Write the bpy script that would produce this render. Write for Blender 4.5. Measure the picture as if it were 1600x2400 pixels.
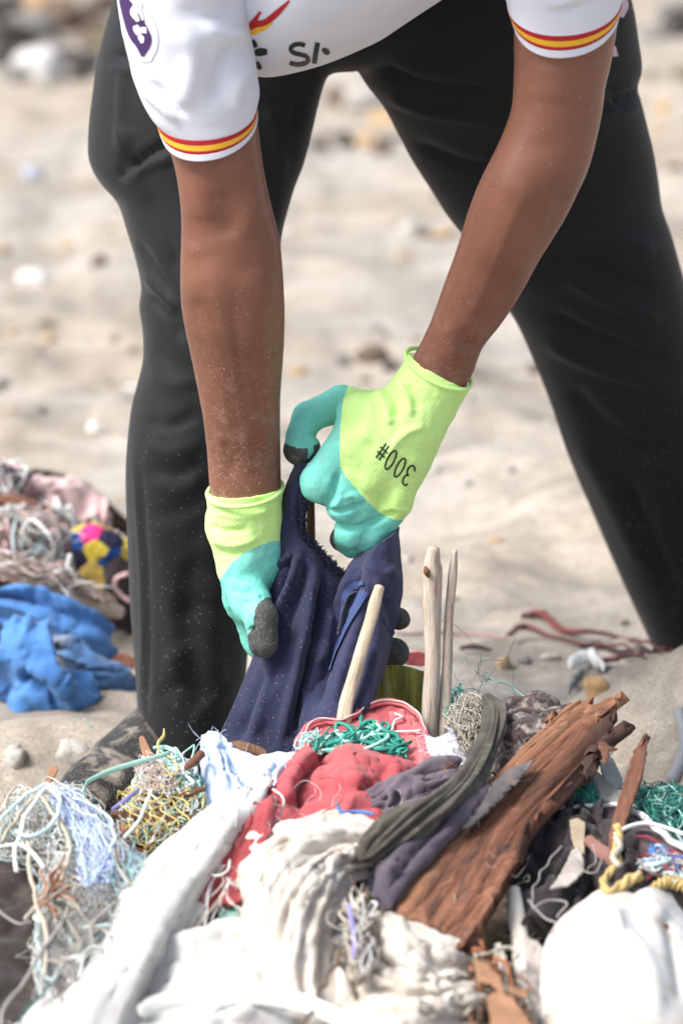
import bpy, math, random
import numpy as np
from mathutils import Vector
from mathutils.bvhtree import BVHTree

random.seed(7)
RNG = np.random.default_rng(7)
scene = bpy.context.scene
for o in list(bpy.data.objects):
    bpy.data.objects.remove(o)

# ------------------------------------------------------------------ camera, sky, sun, exposure
PITCH = math.radians(14.0)
CAM = np.array([0.0, -4.0, 1.35])
FWD = np.array([0.0, math.cos(PITCH), -math.sin(PITCH)])
UPV = np.array([0.0, math.sin(PITCH), math.cos(PITCH)])
FOCAL, SENSOR = 140.0, 36.0
KPX = SENSOR / FOCAL / 2400.0                       # metres per photograph pixel at 1 m
cam_data = bpy.data.cameras.new("camera")
cam = bpy.data.objects.new("camera", cam_data)
scene.collection.objects.link(cam)
cam.location = CAM
cam.rotation_euler = (math.pi / 2 - PITCH, 0, 0)
cam_data.sensor_fit = 'VERTICAL'
cam_data.sensor_height = SENSOR
cam_data.sensor_width = 24.0
cam_data.lens = FOCAL
cam_data.clip_start = 0.1
cam_data.clip_end = 400.0
cam_data.dof.use_dof = True
cam_data.dof.focus_distance = 4.09
cam_data.dof.aperture_fstop = 3.7
cam_data.dof.aperture_blades = 9
scene.camera = cam

SUN_EL, SUN_AZ = math.radians(50), math.radians(-112)   # azimuth from +Y towards +X: over the camera's left shoulder
world = bpy.data.worlds.new("World")
scene.world = world
world.use_nodes = True
wn, wl = world.node_tree.nodes, world.node_tree.links
wn.clear()
sky = wn.new('ShaderNodeTexSky')
sky.sky_type = 'NISHITA'
sky.sun_disc = False
sky.sun_elevation = SUN_EL
sky.sun_rotation = SUN_AZ
sky.air_density = 1.0
sky.dust_density = 3.0
sky.ozone_density = 1.0
hs = wn.new('ShaderNodeHueSaturation')
hs.inputs['Saturation'].default_value = 0.6          # thin white overcast
bg = wn.new('ShaderNodeBackground')
bg.inputs['Strength'].default_value = 0.12
wo = wn.new('ShaderNodeOutputWorld')
wl.new(sky.outputs[0], hs.inputs['Color'])
wl.new(hs.outputs[0], bg.inputs['Color'])
wl.new(bg.outputs[0], wo.inputs['Surface'])
sun_data = bpy.data.lights.new("sun", 'SUN')
sun_data.energy = 2.8
sun_data.angle = math.radians(24)
sun_data.color = (1.0, 0.965, 0.92)
sun = bpy.data.objects.new("sun", sun_data)
scene.collection.objects.link(sun)
sdir = Vector((math.sin(SUN_AZ) * math.cos(SUN_EL), math.cos(SUN_AZ) * math.cos(SUN_EL), math.sin(SUN_EL)))
sun.rotation_euler = sdir.to_track_quat('Z', 'Y').to_euler()
sun.location = (-3, -4, 6)
scene.view_settings.view_transform = 'Standard'
scene.view_settings.look = 'None'
scene.view_settings.exposure = 0.96
scene.view_settings.gamma = 1.0
scene.view_settings.use_curve_mapping = False
scene.cycles.use_denoising = True
scene.cycles.max_bounces = 6

# ------------------------------------------------------------------ geometry helpers
def P(px, py, Y):
    """point on the vertical plane y = Y seen at photograph pixel (px, py)"""
    d = FWD + (px - 800) * KPX * np.array([1.0, 0, 0]) - (py - 1200) * KPX * UPV
    return CAM + d * ((Y - CAM[1]) / d[1])

def PA(a):
    """array (...,3) of (px,py,Y) -> world"""
    a = np.asarray(a, float)
    d = FWD + (a[..., 0:1] - 800) * KPX * np.array([1.0, 0, 0]) - (a[..., 1:2] - 1200) * KPX * UPV
    return CAM + d * ((a[..., 2:3] - CAM[1]) / d[..., 1:2])

def proj(v):
    v = np.asarray(v, float) - CAM
    z = v @ FWD
    return np.stack([800 + v[..., 0] / z / KPX, 1200 - (v @ UPV) / z / KPX], -1)

def mpp(Y, py=1200):
    return KPX * float((P(800, py, Y) - CAM) @ FWD)

def ypile(py):
    return -0.12 - (py - 1700) / 700.0 * 0.5

def _hash(i, j, k, seed):
    n = (i.astype(np.int64) * 374761393 + j.astype(np.int64) * 668265263 + k.astype(np.int64) * 2147483647 + seed * 974634) & 0xFFFFFFFF
    n = ((n ^ (n >> 13)) * 1274126177) & 0xFFFFFFFF
    n = ((n ^ (n >> 16)) * 2246822519) & 0xFFFFFFFF
    return ((n ^ (n >> 15)) & 0xFFFF) / 32767.5 - 1.0

def noise(p, seed=0):
    p = np.asarray(p, float)
    i = np.floor(p)
    f = p - i
    u = f * f * f * (f * (f * 6 - 15) + 10)
    i = i.astype(np.int64)
    r = 0
    for dx in (0, 1):
        wx = u[..., 0] if dx else 1 - u[..., 0]
        for dy in (0, 1):
            wy = u[..., 1] if dy else 1 - u[..., 1]
            for dz in (0, 1):
                wz = u[..., 2] if dz else 1 - u[..., 2]
                r = r + wx * wy * wz * _hash(i[..., 0] + dx, i[..., 1] + dy, i[..., 2] + dz, seed)
    return r

def fbm(p, oct=4, seed=0, gain=0.5):
    p = np.asarray(p, float)
    a, r = 1.0, 0
    for o in range(oct):
        r = r + a * noise(p * 2 ** o, seed + o * 17)
        a *= gain
    return r

def catmull(c, n, closed=False):
    """resample control array (k, ...) along axis 0 to n samples"""
    c = np.asarray(c, float)
    k = len(c)
    if k == 2 and not closed:
        t = np.linspace(0, 1, n).reshape((-1,) + (1,) * (c.ndim - 1))
        return c[0] * (1 - t) + c[1] * t
    if closed:
        t = np.arange(n) / n * k
        i = np.floor(t).astype(int)
        f = (t - i).reshape((-1,) + (1,) * (c.ndim - 1))
        p0, p1, p2, p3 = c[(i - 1) % k], c[i % k], c[(i + 1) % k], c[(i + 2) % k]
    else:
        t = np.linspace(0, k - 1, n)
        i = np.minimum(np.floor(t).astype(int), k - 2)
        f = (t - i).reshape((-1,) + (1,) * (c.ndim - 1))
        e = np.concatenate([2 * c[:1] - c[1:2], c, 2 * c[-1:] - c[-2:-1]])
        p0, p1, p2, p3 = e[i], e[i + 1], e[i + 2], e[i + 3]
    return 0.5 * (2 * p1 + (p2 - p0) * f + (2 * p0 - 5 * p1 + 4 * p2 - p3) * f ** 2 + (3 * p1 - p0 - 3 * p2 + p3) * f ** 3)

def surf(ctrl, n, m):
    a = catmull(np.asarray(ctrl, float), n)
    return catmull(a.swapaxes(0, 1), m).swapaxes(0, 1)

def grid_normals(G):
    du = np.gradient(G, axis=1)
    dv = np.gradient(G, axis=0)
    n = np.cross(du, dv)
    return n / np.maximum(np.linalg.norm(n, axis=-1, keepdims=True), 1e-12)

def vert_normals(V, F):
    V = np.asarray(V); F = np.asarray(F)
    if F.shape[1] == 4:
        fn = np.cross(V[F[:, 2]] - V[F[:, 0]], V[F[:, 3]] - V[F[:, 1]])
    else:
        fn = np.cross(V[F[:, 1]] - V[F[:, 0]], V[F[:, 2]] - V[F[:, 0]])
    n = np.zeros_like(V)
    for c in range(F.shape[1]):
        for ax in range(3):
            n[:, ax] += np.bincount(F[:, c], weights=fn[:, ax], minlength=len(V))
    return n / np.maximum(np.linalg.norm(n, axis=1, keepdims=True), 1e-12)

# ------------------------------------------------------------------ objects
def props(o, label=None, cat=None, group=None, kind=None):
    if label: o['label'] = label
    if cat: o['category'] = cat
    if group: o['group'] = group
    if kind: o['kind'] = kind
    return o

def origin_of(o):
    r = o
    while r.parent is not None:
        r = r.parent
    return np.array(r.location)

def empty(name, loc, label, cat, group=None):
    o = bpy.data.objects.new(name, None)
    o.empty_display_size = 0.05
    scene.collection.objects.link(o)
    o.location = loc
    return props(o, label, cat, group)

def mesh_obj(name, V, F, mat, parent=None, uv=None, mat_idx=None, smooth=True, normals=None):
    """V world coordinates; F list/array of faces; uv per vertex"""
    V = np.asarray(V, float)
    if parent is not None:
        org = origin_of(parent)
    else:
        lo, hi = V.min(0), V.max(0)
        org = np.array([(lo[0] + hi[0]) / 2, (lo[1] + hi[1]) / 2, lo[2]])
    me = bpy.data.meshes.new(name)
    if isinstance(F, np.ndarray):
        nf, k = F.shape
        me.vertices.add(len(V))
        me.vertices.foreach_set('co', (V - org).ravel())
        me.loops.add(nf * k)
        me.loops.foreach_set('vertex_index', F.ravel().astype(np.int32))
        me.polygons.add(nf)
        me.polygons.foreach_set('loop_start', np.arange(0, nf * k, k, dtype=np.int32))
        me.update(calc_edges=True)
        me.validate()
    else:
        me.from_pydata((V - org).tolist(), [], [list(map(int, f)) for f in F])
    mats = mat if isinstance(mat, (list, tuple)) else [mat]
    for m in mats:
        me.materials.append(m)
    if mat_idx is not None:
        me.polygons.foreach_set('material_index', np.asarray(mat_idx, np.int32))
    if smooth:
        me.polygons.foreach_set('use_smooth', np.ones(len(me.polygons), bool))
    if uv is not None:
        uvl = me.uv_layers.new(name='uv')
        li = np.empty(len(me.loops), np.int32)
        me.loops.foreach_get('vertex_index', li)
        uvl.data.foreach_set('uv', np.asarray(uv, np.float32)[li].ravel())
    if normals is not None:
        me.normals_split_custom_set_from_vertices(np.asarray(normals).tolist())
    me.update()
    o = bpy.data.objects.new(name, me)
    scene.collection.objects.link(o)
    if parent is not None:
        o.parent = parent
        q = parent
        off = np.zeros(3)
        # all children share the root's origin
        o.location = (0, 0, 0)
    else:
        o.location = org
    return o

def join_meshes(parts):
    """[(V,F,uv or None, matidx)] all quads -> one"""
    Vs, Fs, Us, Ms = [], [], [], []
    n = 0
    for p in parts:
        V, F = p[0], np.asarray(p[1])
        Vs.append(V); Fs.append(F + n)
        Us.append(p[2] if len(p) > 2 and p[2] is not None else np.zeros((len(V), 2)))
        Ms.append(np.full(len(F), p[3] if len(p) > 3 else 0))
        n += len(V)
    return np.concatenate(Vs), np.concatenate(Fs), np.concatenate(Us), np.concatenate(Ms)

def grid_faces(n, m, closed=False):
    i = np.arange(n - 1)[:, None]
    mm = m if closed else m - 1
    j = np.arange(mm)[None, :]
    j2 = (j + 1) % m
    return np.stack([i * m + j, i * m + j2, (i + 1) * m + j2, (i + 1) * m + j], -1).reshape(-1, 4)

def grid_uv(G):
    n, m = G.shape[:2]
    u = np.concatenate([np.zeros((n, 1)), np.cumsum(np.linalg.norm(np.diff(G, axis=1), axis=-1), axis=1)], 1)
    v = np.concatenate([np.zeros((1, m)), np.cumsum(np.linalg.norm(np.diff(G, axis=0), axis=-1), axis=0)], 0)
    u = u - u.mean(1, keepdims=True)
    return np.stack([u, v], -1).reshape(-1, 2)

def shell(G, t):
    """closed thick sheet from a grid"""
    n, m = G.shape[:2]
    N = grid_normals(G)
    A = (G + N * t / 2).reshape(-1, 3)
    B = (G - N * t / 2).reshape(-1, 3)
    f = grid_faces(n, m)
    fb = f[:, ::-1] + n * m
    b = np.concatenate([np.arange(m), np.arange(1, n) * m + m - 1, (n - 1) * m + np.arange(m - 2, -1, -1), np.arange(n - 2, 0, -1) * m])
    b2 = np.roll(b, -1)
    rim = np.stack([b, b + n * m, b2 + n * m, b2], -1)
    uv = grid_uv(G)
    return np.concatenate([A, B]), np.concatenate([f, fb, rim]), np.concatenate([uv, uv])

def pbd(P0, su=1.1, sv=1.1, iters=90, attach=0.02, bend=0.15, closed=False, seed=1, jitter=0.002, W=None):
    """let a sheet that is longer than its target surface buckle into wrinkles"""
    G = P0.copy()
    n, m = G.shape[:2]
    N = grid_normals(P0)
    sc = np.linalg.norm(np.diff(P0, axis=0), axis=-1).mean()
    G += N * (jitter * fbm(P0 * 35 + seed * 3.1, 3, seed))[..., None]
    if W is None:
        W = np.ones((n, m))
    A = (attach * W)[..., None]
    su = np.broadcast_to(su, (n, m)); sv = np.broadcast_to(sv, (n, m))
    def con(a, b, k, rest, push=False):
        d = G[b] - G[a]
        L = np.linalg.norm(d, axis=-1)
        e = (L - rest)
        if push:
            e = np.minimum(e, 0)
        c = d * (k * 0.5 * e / np.maximum(L, 1e-9))[..., None]
        G[a] += c
        G[b] -= c
    S = slice
    sets = []
    for o in (0, 1):
        k = (m - o) // 2
        a, b = (S(None), S(o, o + 2 * k, 2)), (S(None), S(o + 1, o + 2 * k, 2))
        if k > 0:
            sets.append((a, b, 1.0, np.linalg.norm(P0[b] - P0[a], axis=-1) * su[a], False))
        k = (n - o) // 2
        a, b = (S(o, o + 2 * k, 2), S(None)), (S(o + 1, o + 2 * k, 2), S(None))
        if k > 0:
            sets.append((a, b, 1.0, np.linalg.norm(P0[b] - P0[a], axis=-1) * sv[a], False))
    for o in (0, 1):
        k = (n - o) // 2
        for (c1, c2) in ((S(None, -1), S(1, None)), (S(1, None), S(None, -1))):
            a, b = (S(o, o + 2 * k, 2), c1), (S(o + 1, o + 2 * k, 2), c2)
            r = np.linalg.norm(P0[b] - P0[a], axis=-1) * 0.5 * (su[a] + sv[a])
            sets.append((a, b, 0.25, r, False))
    for o in range(4):
        st = o if o < 2 else o
        a, b = (S(None), S(o, m - 2, 4)), (S(None), S(o + 2, m, 4))
        q = min(G[a].shape[1], G[b].shape[1])
        a, b = (S(None), S(o, o + 4 * q - 3, 4)), (S(None), S(o + 2, o + 2 + 4 * q - 3, 4))
        sets.append((a, b, bend, np.linalg.norm(P0[b] - P0[a], axis=-1) * su[a], True))
        q = min(len(range(o, n - 2, 4)), len(range(o + 2, n, 4)))
        a, b = (S(o, o + 4 * q - 3, 4), S(None)), (S(o + 2, o + 2 + 4 * q - 3, 4), S(None))
        sets.append((a, b, bend, np.linalg.norm(P0[b] - P0[a], axis=-1) * sv[a], True))
    sets = [s for s in sets if s[3].size]
    for it in range(iters):
        for s in sets:
            con(*s)
        if closed:
            w = 0.5 * (G[:, 0] + G[:, -1]); G[:, 0] = w; G[:, -1] = w
        G += A * (P0 - G)
    # light smoothing
    for it in range(2):
        H = G.copy()
        H[1:-1, 1:-1] = 0.5 * G[1:-1, 1:-1] + 0.125 * (G[:-2, 1:-1] + G[2:, 1:-1] + G[1:-1, :-2] + G[1:-1, 2:])
        G = H
    return G

def emboss(V, N, strokes, facing=True):
    """raise / press soft ridges: strokes [(pixel polyline, width px, height m)]"""
    q = proj(V)
    h = np.zeros(len(V))
    view = V - CAM
    view /= np.linalg.norm(view, axis=1, keepdims=True)
    fm = np.clip(-(N * view).sum(1) * 2.5, 0, 1) if facing else np.ones(len(V))
    for (pl, w, a) in strokes:
        pl = np.asarray(pl, float)
        pl = catmull(pl, max(2, 6 * len(pl))) if len(pl) > 1 else pl
        best = np.full(len(V), 1e9)
        tt = np.zeros(len(V))
        if len(pl) == 1:
            best = np.linalg.norm(q - pl[0], axis=1)
        for s in range(len(pl) - 1):
            a0, b0 = pl[s], pl[s + 1]
            ab = b0 - a0
            t = np.clip(((q - a0) @ ab) / max(ab @ ab, 1e-9), 0, 1)
            d = np.linalg.norm(q - a0 - t[:, None] * ab, axis=1)
            m_ = d < best
            best[m_] = d[m_]
            tt[m_] = (s + t[m_]) / (len(pl) - 1)
        taper = np.clip(np.sin(np.pi * np.clip(tt, 0.02, 0.98)) * 2.0, 0, 1) if len(pl) > 1 else 1
        h += a * np.exp(-(best / w) ** 2) * taper
    return V + N * (h * fm)[:, None]

def frames(path):
    T = np.gradient(path, axis=0)
    T /= np.maximum(np.linalg.norm(T, axis=1, keepdims=True), 1e-12)
    u = np.cross(T[0], [0.12, -0.9, 0.3])
    if np.linalg.norm(u) < 1e-3:
        u = np.cross(T[0], [1, 0, 0])
    u /= np.linalg.norm(u)
    U = np.zeros_like(path)
    for i in range(len(path)):
        u = u - T[i] * (u @ T[i])
        u /= max(np.linalg.norm(u), 1e-12)
        U[i] = u
    return T, U, np.cross(T, U)

def tubes(paths, r, sides=4):
    """many strands at once: paths (K,S,3), r (K,) -> V, F, strand index per face"""
    K, S_ = paths.shape[:2]
    T = np.gradient(paths, axis=1)
    T /= np.maximum(np.linalg.norm(T, axis=2, keepdims=True), 1e-12)
    u = np.cross(T[:, 0], np.array([0.12, -0.9, 0.3]))
    u /= np.maximum(np.linalg.norm(u, axis=1, keepdims=True), 1e-9)
    U = np.zeros_like(paths)
    for i in range(S_):
        u = u - T[:, i] * (u * T[:, i]).sum(1, keepdims=True)
        u /= np.maximum(np.linalg.norm(u, axis=1, keepdims=True), 1e-9)
        U[:, i] = u
    B = np.cross(T, U)
    a = np.arange(sides) / sides * 2 * np.pi
    taper = np.ones(S_); taper[0] = taper[-1] = 0.35
    rr = (r[:, None] * taper)[:, :, None, None]
    V = paths[:, :, None] + rr * (np.cos(a)[None, None, :, None] * U[:, :, None] + np.sin(a)[None, None, :, None] * B[:, :, None])
    f = grid_faces(S_, sides, True)[:, ::-1]
    F = (f[None] + (np.arange(K) * S_ * sides)[:, None, None]).reshape(-1, 4)
    return V.reshape(-1, 3), F, np.repeat(np.arange(K), len(f))

def tube(path, r, sides=6, flat=1.0, cap=True, bump=None, twist=0.0):
    """round or flattened tube along a world path, closed ends"""
    path = np.asarray(path, float)
    n = len(path)
    r = np.broadcast_to(np.asarray(r, float), (n,)).copy()
    T, U, B = frames(path)
    a = np.arange(sides) / sides * 2 * np.pi
    tw = np.linspace(0, twist, n)[:, None]
    ca, sa = np.cos(a[None] + tw * 0), np.sin(a[None] + tw * 0)
    rr = r[:, None] * np.ones((1, sides))
    if bump is not None:
        rr = rr * bump(np.linspace(0, 1, n)[:, None], a[None] + tw)
    ring = path[:, None] + (rr * ca)[..., None] * U[:, None] + (rr * sa * flat)[..., None] * B[:, None]
    if cap:
        e0 = path[0] - T[0] * r[0] * 0.35
        e1 = path[-1] + T[-1] * r[-1] * 0.35
        c0 = np.broadcast_to(e0, (1, sides, 3)) * 1.0 + (ring[:1] - path[0]) * 0.35
        c1 = np.broadcast_to(e1, (1, sides, 3)) * 1.0 + (ring[-1:] - path[-1]) * 0.35
        t0 = np.broadcast_to(e0, (1, sides, 3)); t1 = np.broadcast_to(e1, (1, sides, 3))
        ring = np.concatenate([t0 + (c0 - t0) * 0.02, c0, ring, c1, t1 + (c1 - t1) * 0.02])
    L = np.concatenate([[0], np.cumsum(np.linalg.norm(np.diff(path, axis=0), axis=1))])
    if cap:
        L = np.concatenate([[L[0], L[0]], L, [L[-1], L[-1]]])
    uv = np.stack(np.broadcast_arrays((a / (2 * np.pi))[None] * 2 * np.pi * r.mean(), L[:, None]), -1).reshape(-1, 2)
    return ring.reshape(-1, 3), grid_faces(len(ring), sides, True)[:, ::-1], uv

# ------------------------------------------------------------------ signed distance modelling (gloves)
def smin(a, b, k):
    h = np.clip(0.5 + 0.5 * (b - a) / k, 0, 1)
    return b * (1 - h) + a * h - k * h * (1 - h)

def cone_d(p, a, b, ra, rb):
    ab = b - a
    t = np.clip(((p - a) @ ab) / (ab @ ab), 0, 1)
    return np.linalg.norm(p - a - t[..., None] * ab, axis=-1) - (ra + (rb - ra) * t)

def surface_nets(f, lo, hi, h):
    n = np.ceil((hi - lo) / h).astype(int) + 1
    ax = [lo[i] + np.arange(n[i]) * h for i in range(3)]
    F = np.empty(n)
    Y, Z = np.meshgrid(ax[1], ax[2], indexing='ij')
    for i in range(n[0]):
        p = np.stack([np.full_like(Y, ax[0][i]), Y, Z], -1)
        F[i] = f(p)
    s = F < 0
    c = np.zeros(np.array(n) - 1, int)
    for dx in (0, 1):
        for dy in (0, 1):
            for dz in (0, 1):
                c += s[dx:n[0] - 1 + dx, dy:n[1] - 1 + dy, dz:n[2] - 1 + dz]
    act = (c > 0) & (c < 8)
    idx = -np.ones(act.shape, int)
    cells = np.argwhere(act)
    idx[act] = np.arange(len(cells))
    acc = np.zeros((len(cells), 3)); cnt = np.zeros(len(cells))
    for axis in range(3):
        oth = [q for q in range(3) if q != axis]
        for d1 in (0, 1):
            for d2 in (0, 1):
                o = np.zeros(3, int); o[oth[0]] = d1; o[oth[1]] = d2
                e = o.copy(); e[axis] = 1
                q0, q1 = cells + o, cells + e
                f0, f1 = F[tuple(q0.T)], F[tuple(q1.T)]
                m_ = (f0 < 0) != (f1 < 0)
                t = np.where(m_, f0 / np.where(m_, f0 - f1, 1), 0)
                pos = q0.astype(float); pos[:, axis] += t
                acc[m_] += pos[m_]; cnt[m_] += 1
    V = lo + acc / cnt[:, None] * h
    faces = []
    for axis in range(3):
        a, b = [(1, 2), (2, 0), (0, 1)][axis]
        sl0 = [slice(None)] * 3; sl1 = [slice(None)] * 3
        sl0[axis] = slice(0, -1); sl1[axis] = slice(1, None)
        ch = s[tuple(sl0)] != s[tuple(sl1)]
        e = np.argwhere(ch)
        ok = (e[:, a] > 0) & (e[:, b] > 0) & (e[:, a] < n[a] - 1) & (e[:, b] < n[b] - 1)
        e = e[ok]
        da = np.zeros(3, int); da[a] = 1
        db = np.zeros(3, int); db[b] = 1
        q = np.stack([idx[tuple((e - da - db).T)], idx[tuple((e - db).T)], idx[tuple(e.T)], idx[tuple((e - da).T)]], -1)
        inside0 = s[tuple(e.T)]
        q[~inside0] = q[~inside0][:, ::-1]
        faces.append(q)
    return V, np.concatenate(faces)

def sdf_grad(f, V, e=4e-4):
    g = np.stack([(f(V + np.eye(3)[i] * e) - f(V - np.eye(3)[i] * e)) / (2 * e) for i in range(3)], -1)
    return g

def relax(f, V, it=3):
    for _ in range(it):
        d = f(V); g = sdf_grad(f, V)
        V = V - (d / np.maximum((g * g).sum(1), 0.3))[:, None] * g
    g = sdf_grad(f, V)
    return V, g / np.maximum(np.linalg.norm(g, axis=1, keepdims=True), 1e-9)

# ------------------------------------------------------------------ materials
MATS = {}
class NT:
    def __init__(self, name):
        self.m = bpy.data.materials.new(name)
        self.m.use_nodes = True
        self.n, self.l = self.m.node_tree.nodes, self.m.node_tree.links
        self.b = self.n['Principled BSDF']
        self.tc = self.n.new('ShaderNodeTexCoord')
        self.obj = self.tc.outputs['Object']
        self.uvo = self.tc.outputs['UV']
    def lk(self, a, b): self.l.new(a, b)
    def map(self, src, sc):
        mp = self.n.new('ShaderNodeMapping')
        mp.inputs['Scale'].default_value = sc
        self.lk(src, mp.inputs['Vector'])
        return mp.outputs[0]
    def noise(self, src, scale, detail=4, rough=0.55, dist=0.0):
        t = self.n.new('ShaderNodeTexNoise')
        t.inputs['Scale'].default_value = scale; t.inputs['Detail'].default_value = detail
        t.inputs['Roughness'].default_value = rough; t.inputs['Distortion'].default_value = dist
        self.lk(src, t.inputs['Vector'])
        return t.outputs['Fac']
    def wave(self, src, scale, direction='X', dist=0.0, profile='SIN'):
        t = self.n.new('ShaderNodeTexWave')
        t.bands_direction = direction; t.wave_profile = profile
        t.inputs['Scale'].default_value = scale; t.inputs['Distortion'].default_value = dist
        self.lk(src, t.inputs['Vector'])
        return t.outputs['Fac']
    def ramp(self, fac, stops):
        r = self.n.new('ShaderNodeValToRGB')
        el = r.color_ramp.elements
        while len(el) < len(stops): el.new(0.5)
        for e, (p, c) in zip(el, stops):
            e.position = p
            e.color = (*c, 1) if len(c) == 3 else c
        self.lk(fac, r.inputs[0])
        return r.outputs[0]
    def mix(self, fac, a, b):
        x = self.n.new('ShaderNodeMix'); x.data_type = 'RGBA'
        for v, s in ((fac, x.inputs[0]), (a, x.inputs[6]), (b, x.inputs[7])):
            if isinstance(v, (int, float)): s.default_value = v
            elif isinstance(v, tuple): s.default_value = (*v, 1)
            else: self.lk(v, s)
        return x.outputs[2]
    def math(self, op, a, b=0.0):
        x = self.n.new('ShaderNodeMath'); x.operation = op
        for v, s in ((a, x.inputs[0]), (b, x.inputs[1])):
            if isinstance(v, (int, float)): s.default_value = v
            else: self.lk(v, s)
        return x.outputs[0]
    def bump(self, h, strength=0.3, dist=0.002, prev=None):
        x = self.n.new('ShaderNodeBump')
        x.inputs['Strength'].default_value = strength; x.inputs['Distance'].default_value = dist
        self.lk(h, x.inputs['Height'])
        if prev is not None: self.lk(prev, x.inputs['Normal'])
        return x.outputs[0]
    def speck(self, scale, size, density, cluster=6.0):
        """mask of loose sand grains"""
        v = self.n.new('ShaderNodeTexVoronoi'); v.feature = 'F1'
        v.inputs['Scale'].default_value = scale
        self.lk(self.obj, v.inputs['Vector'])
        near = self.math('LESS_THAN', v.outputs['Distance'], size)
        sp = self.n.new('ShaderNodeSeparateColor'); self.lk(v.outputs['Color'], sp.inputs[0])
        cl = self.noise(self.obj, cluster, 2)
        th = self.math('MULTIPLY', self.math('POWER', cl, 2.0), density * 4)
        pick = self.math('LESS_THAN', sp.outputs[0], th)
        return self.math('MULTIPLY', near, pick)
    def out(self, color, rough=0.8, normal=None, spec=0.3, sheen=0.0):
        b = self.b
        if isinstance(color, tuple): b.inputs['Base Color'].default_value = (*color, 1)
        else: self.lk(color, b.inputs['Base Color'])
        if isinstance(rough, (int, float)): b.inputs['Roughness'].default_value = rough
        else: self.lk(rough, b.inputs['Roughness'])
        b.inputs['Specular IOR Level'].default_value = spec
        b.inputs['Sheen Weight'].default_value = sheen
        if normal is not None: self.lk(normal, b.inputs['Normal'])
        return self.m

def cloth_mat(name, c1, c2, nscale=9, rough=0.85, weave=0, wstr=0.25, speck=0.0, sheen=0.15, spec=0.25, dirt=None, dirt_amt=0.35, trans=0.0, fine=0.25, specsize=0.24):
    if name in MATS: return MATS[name]
    t = NT(name)
    col = t.mix(t.ramp(t.noise(t.obj, nscale, 5, 0.6), [(0.33, (0, 0, 0)), (0.67, (1, 1, 1))]), c1, c2)
    if dirt:
        col = t.mix(t.ramp(t.noise(t.obj, nscale * 1.7, 6, 0.65, 0.6), [(0.5, (0, 0, 0)), (0.72, (dirt_amt,) * 3)]), col, dirt)
    nrm = t.bump(t.noise(t.obj, 160, 4, 0.6), fine, 0.002)
    if weave:
        w = t.math('MULTIPLY', t.wave(t.uvo, weave, 'X'), t.wave(t.uvo, weave, 'Y'))
        nrm = t.bump(w, wstr, 0.0015, nrm)
        col = t.mix(t.math('MULTIPLY', w, wstr * 0.5), col, tuple(min(1, x * 1.35) for x in c2))
    if speck:
        col = t.mix(t.math('MULTIPLY', t.speck(520, specsize * 0.95, speck * 1.2), 0.75), col, (0.52, 0.46, 0.39))
    MATS[name] = t.out(col, rough, nrm, spec, sheen)
    if trans:
        t.b.inputs['Transmission Weight'].default_value = 0.0
    return MATS[name]

def plain_mat(name, c, rough=0.6, var=0.25, scale=40, spec=0.4):
    if name in MATS: return MATS[name]
    t = NT(name)
    col = t.mix(t.noise(t.obj, scale, 4), tuple(x * (1 - var) for x in c), tuple(min(1, x * (1 + var)) for x in c))
    MATS[name] = t.out(col, rough, t.bump(t.noise(t.obj, scale * 6, 3), 0.2, 0.001), spec)
    return MATS[name]

def wood_mat(name, pale, mid, dark, along='Y', scale=1.0, cracks=0.5):
    if name in MATS: return MATS[name]
    t = NT(name)
    v = t.map(t.uvo, (60 * scale, 5 * scale, 1))
    g = t.noise(v, 3.0, 8, 0.68, 0.9)
    big = t.noise(t.map(t.uvo, (22 * scale, 6 * scale, 1)), 1.6, 5, 0.6, 0.5)
    col = t.ramp(t.math('ADD', t.math('MULTIPLY', g, 0.6), t.math('MULTIPLY', big, 0.45)), [(0.34, dark), (0.5, mid), (0.7, pale)])
    fine = t.noise(t.map(t.uvo, (420 * scale, 12 * scale, 1)), 2.0, 5, 0.7)
    col = t.mix(t.ramp(fine, [(0.35, (cracks,) * 3), (0.5, (0, 0, 0))]), col, tuple(x * 0.45 for x in dark))
    n1 = t.bump(fine, 0.5, 0.002)
    n1 = t.bump(g, 0.6, 0.006, n1)
    MATS[name] = t.out(col, 0.78, n1, 0.25)
    return MATS[name]
# ------------------------------------------------------------------ ground
def mound(x, y, cx, cy, sx, sy, h):
    return h * np.exp(-(((x - cx) / sx) ** 2 + ((y - cy) / sy) ** 2))

def ground_z(x, y):
    x = np.asarray(x, float); y = np.asarray(y, float)
    p = np.stack([x, y, np.zeros_like(x)], -1)
    z = 0.026 * noise(p * [1.6, 1.6, 1], 3) + 0.03 * noise(p * [2.6, 2.0, 1], 77) * (y > 1.0) + 0.013 * fbm(p * 5.0, 3, 5) + 0.004 * fbm(p * 22.0, 2, 9)
    # scuffed hollows of old footprints
    d = noise(p * [3.2, 2.6, 1], 21)
    z = z - 0.055 * np.clip(d - 0.2, 0, 1) * (y > 0.9) - 0.012 * np.clip(d - 0.3, 0, 1)
    z = z + mound(x, y, 0.45, 0.36, 0.16, 0.14, 0.135) * (1 + 0.35 * fbm(p * 9, 3, 61)) + mound(x, y, 0.72, 0.45, 0.16, 0.16, 0.05)
    z = z + mound(x, y, -0.36, 0.33, 0.14, 0.08, 0.03)
    z = z * (1 - 0.8 * np.exp(-(((x + 0.17) / 0.1) ** 2 + ((y - 0.26) / 0.16) ** 2)))
    z = z + 0.05 * np.clip(y - 5.5, 0, 3) * (0.6 + 0.4 * noise(p * 0.7, 31))
    z = z + 0.02 * np.clip(y - 9, 0, 60)
    return z

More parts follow.
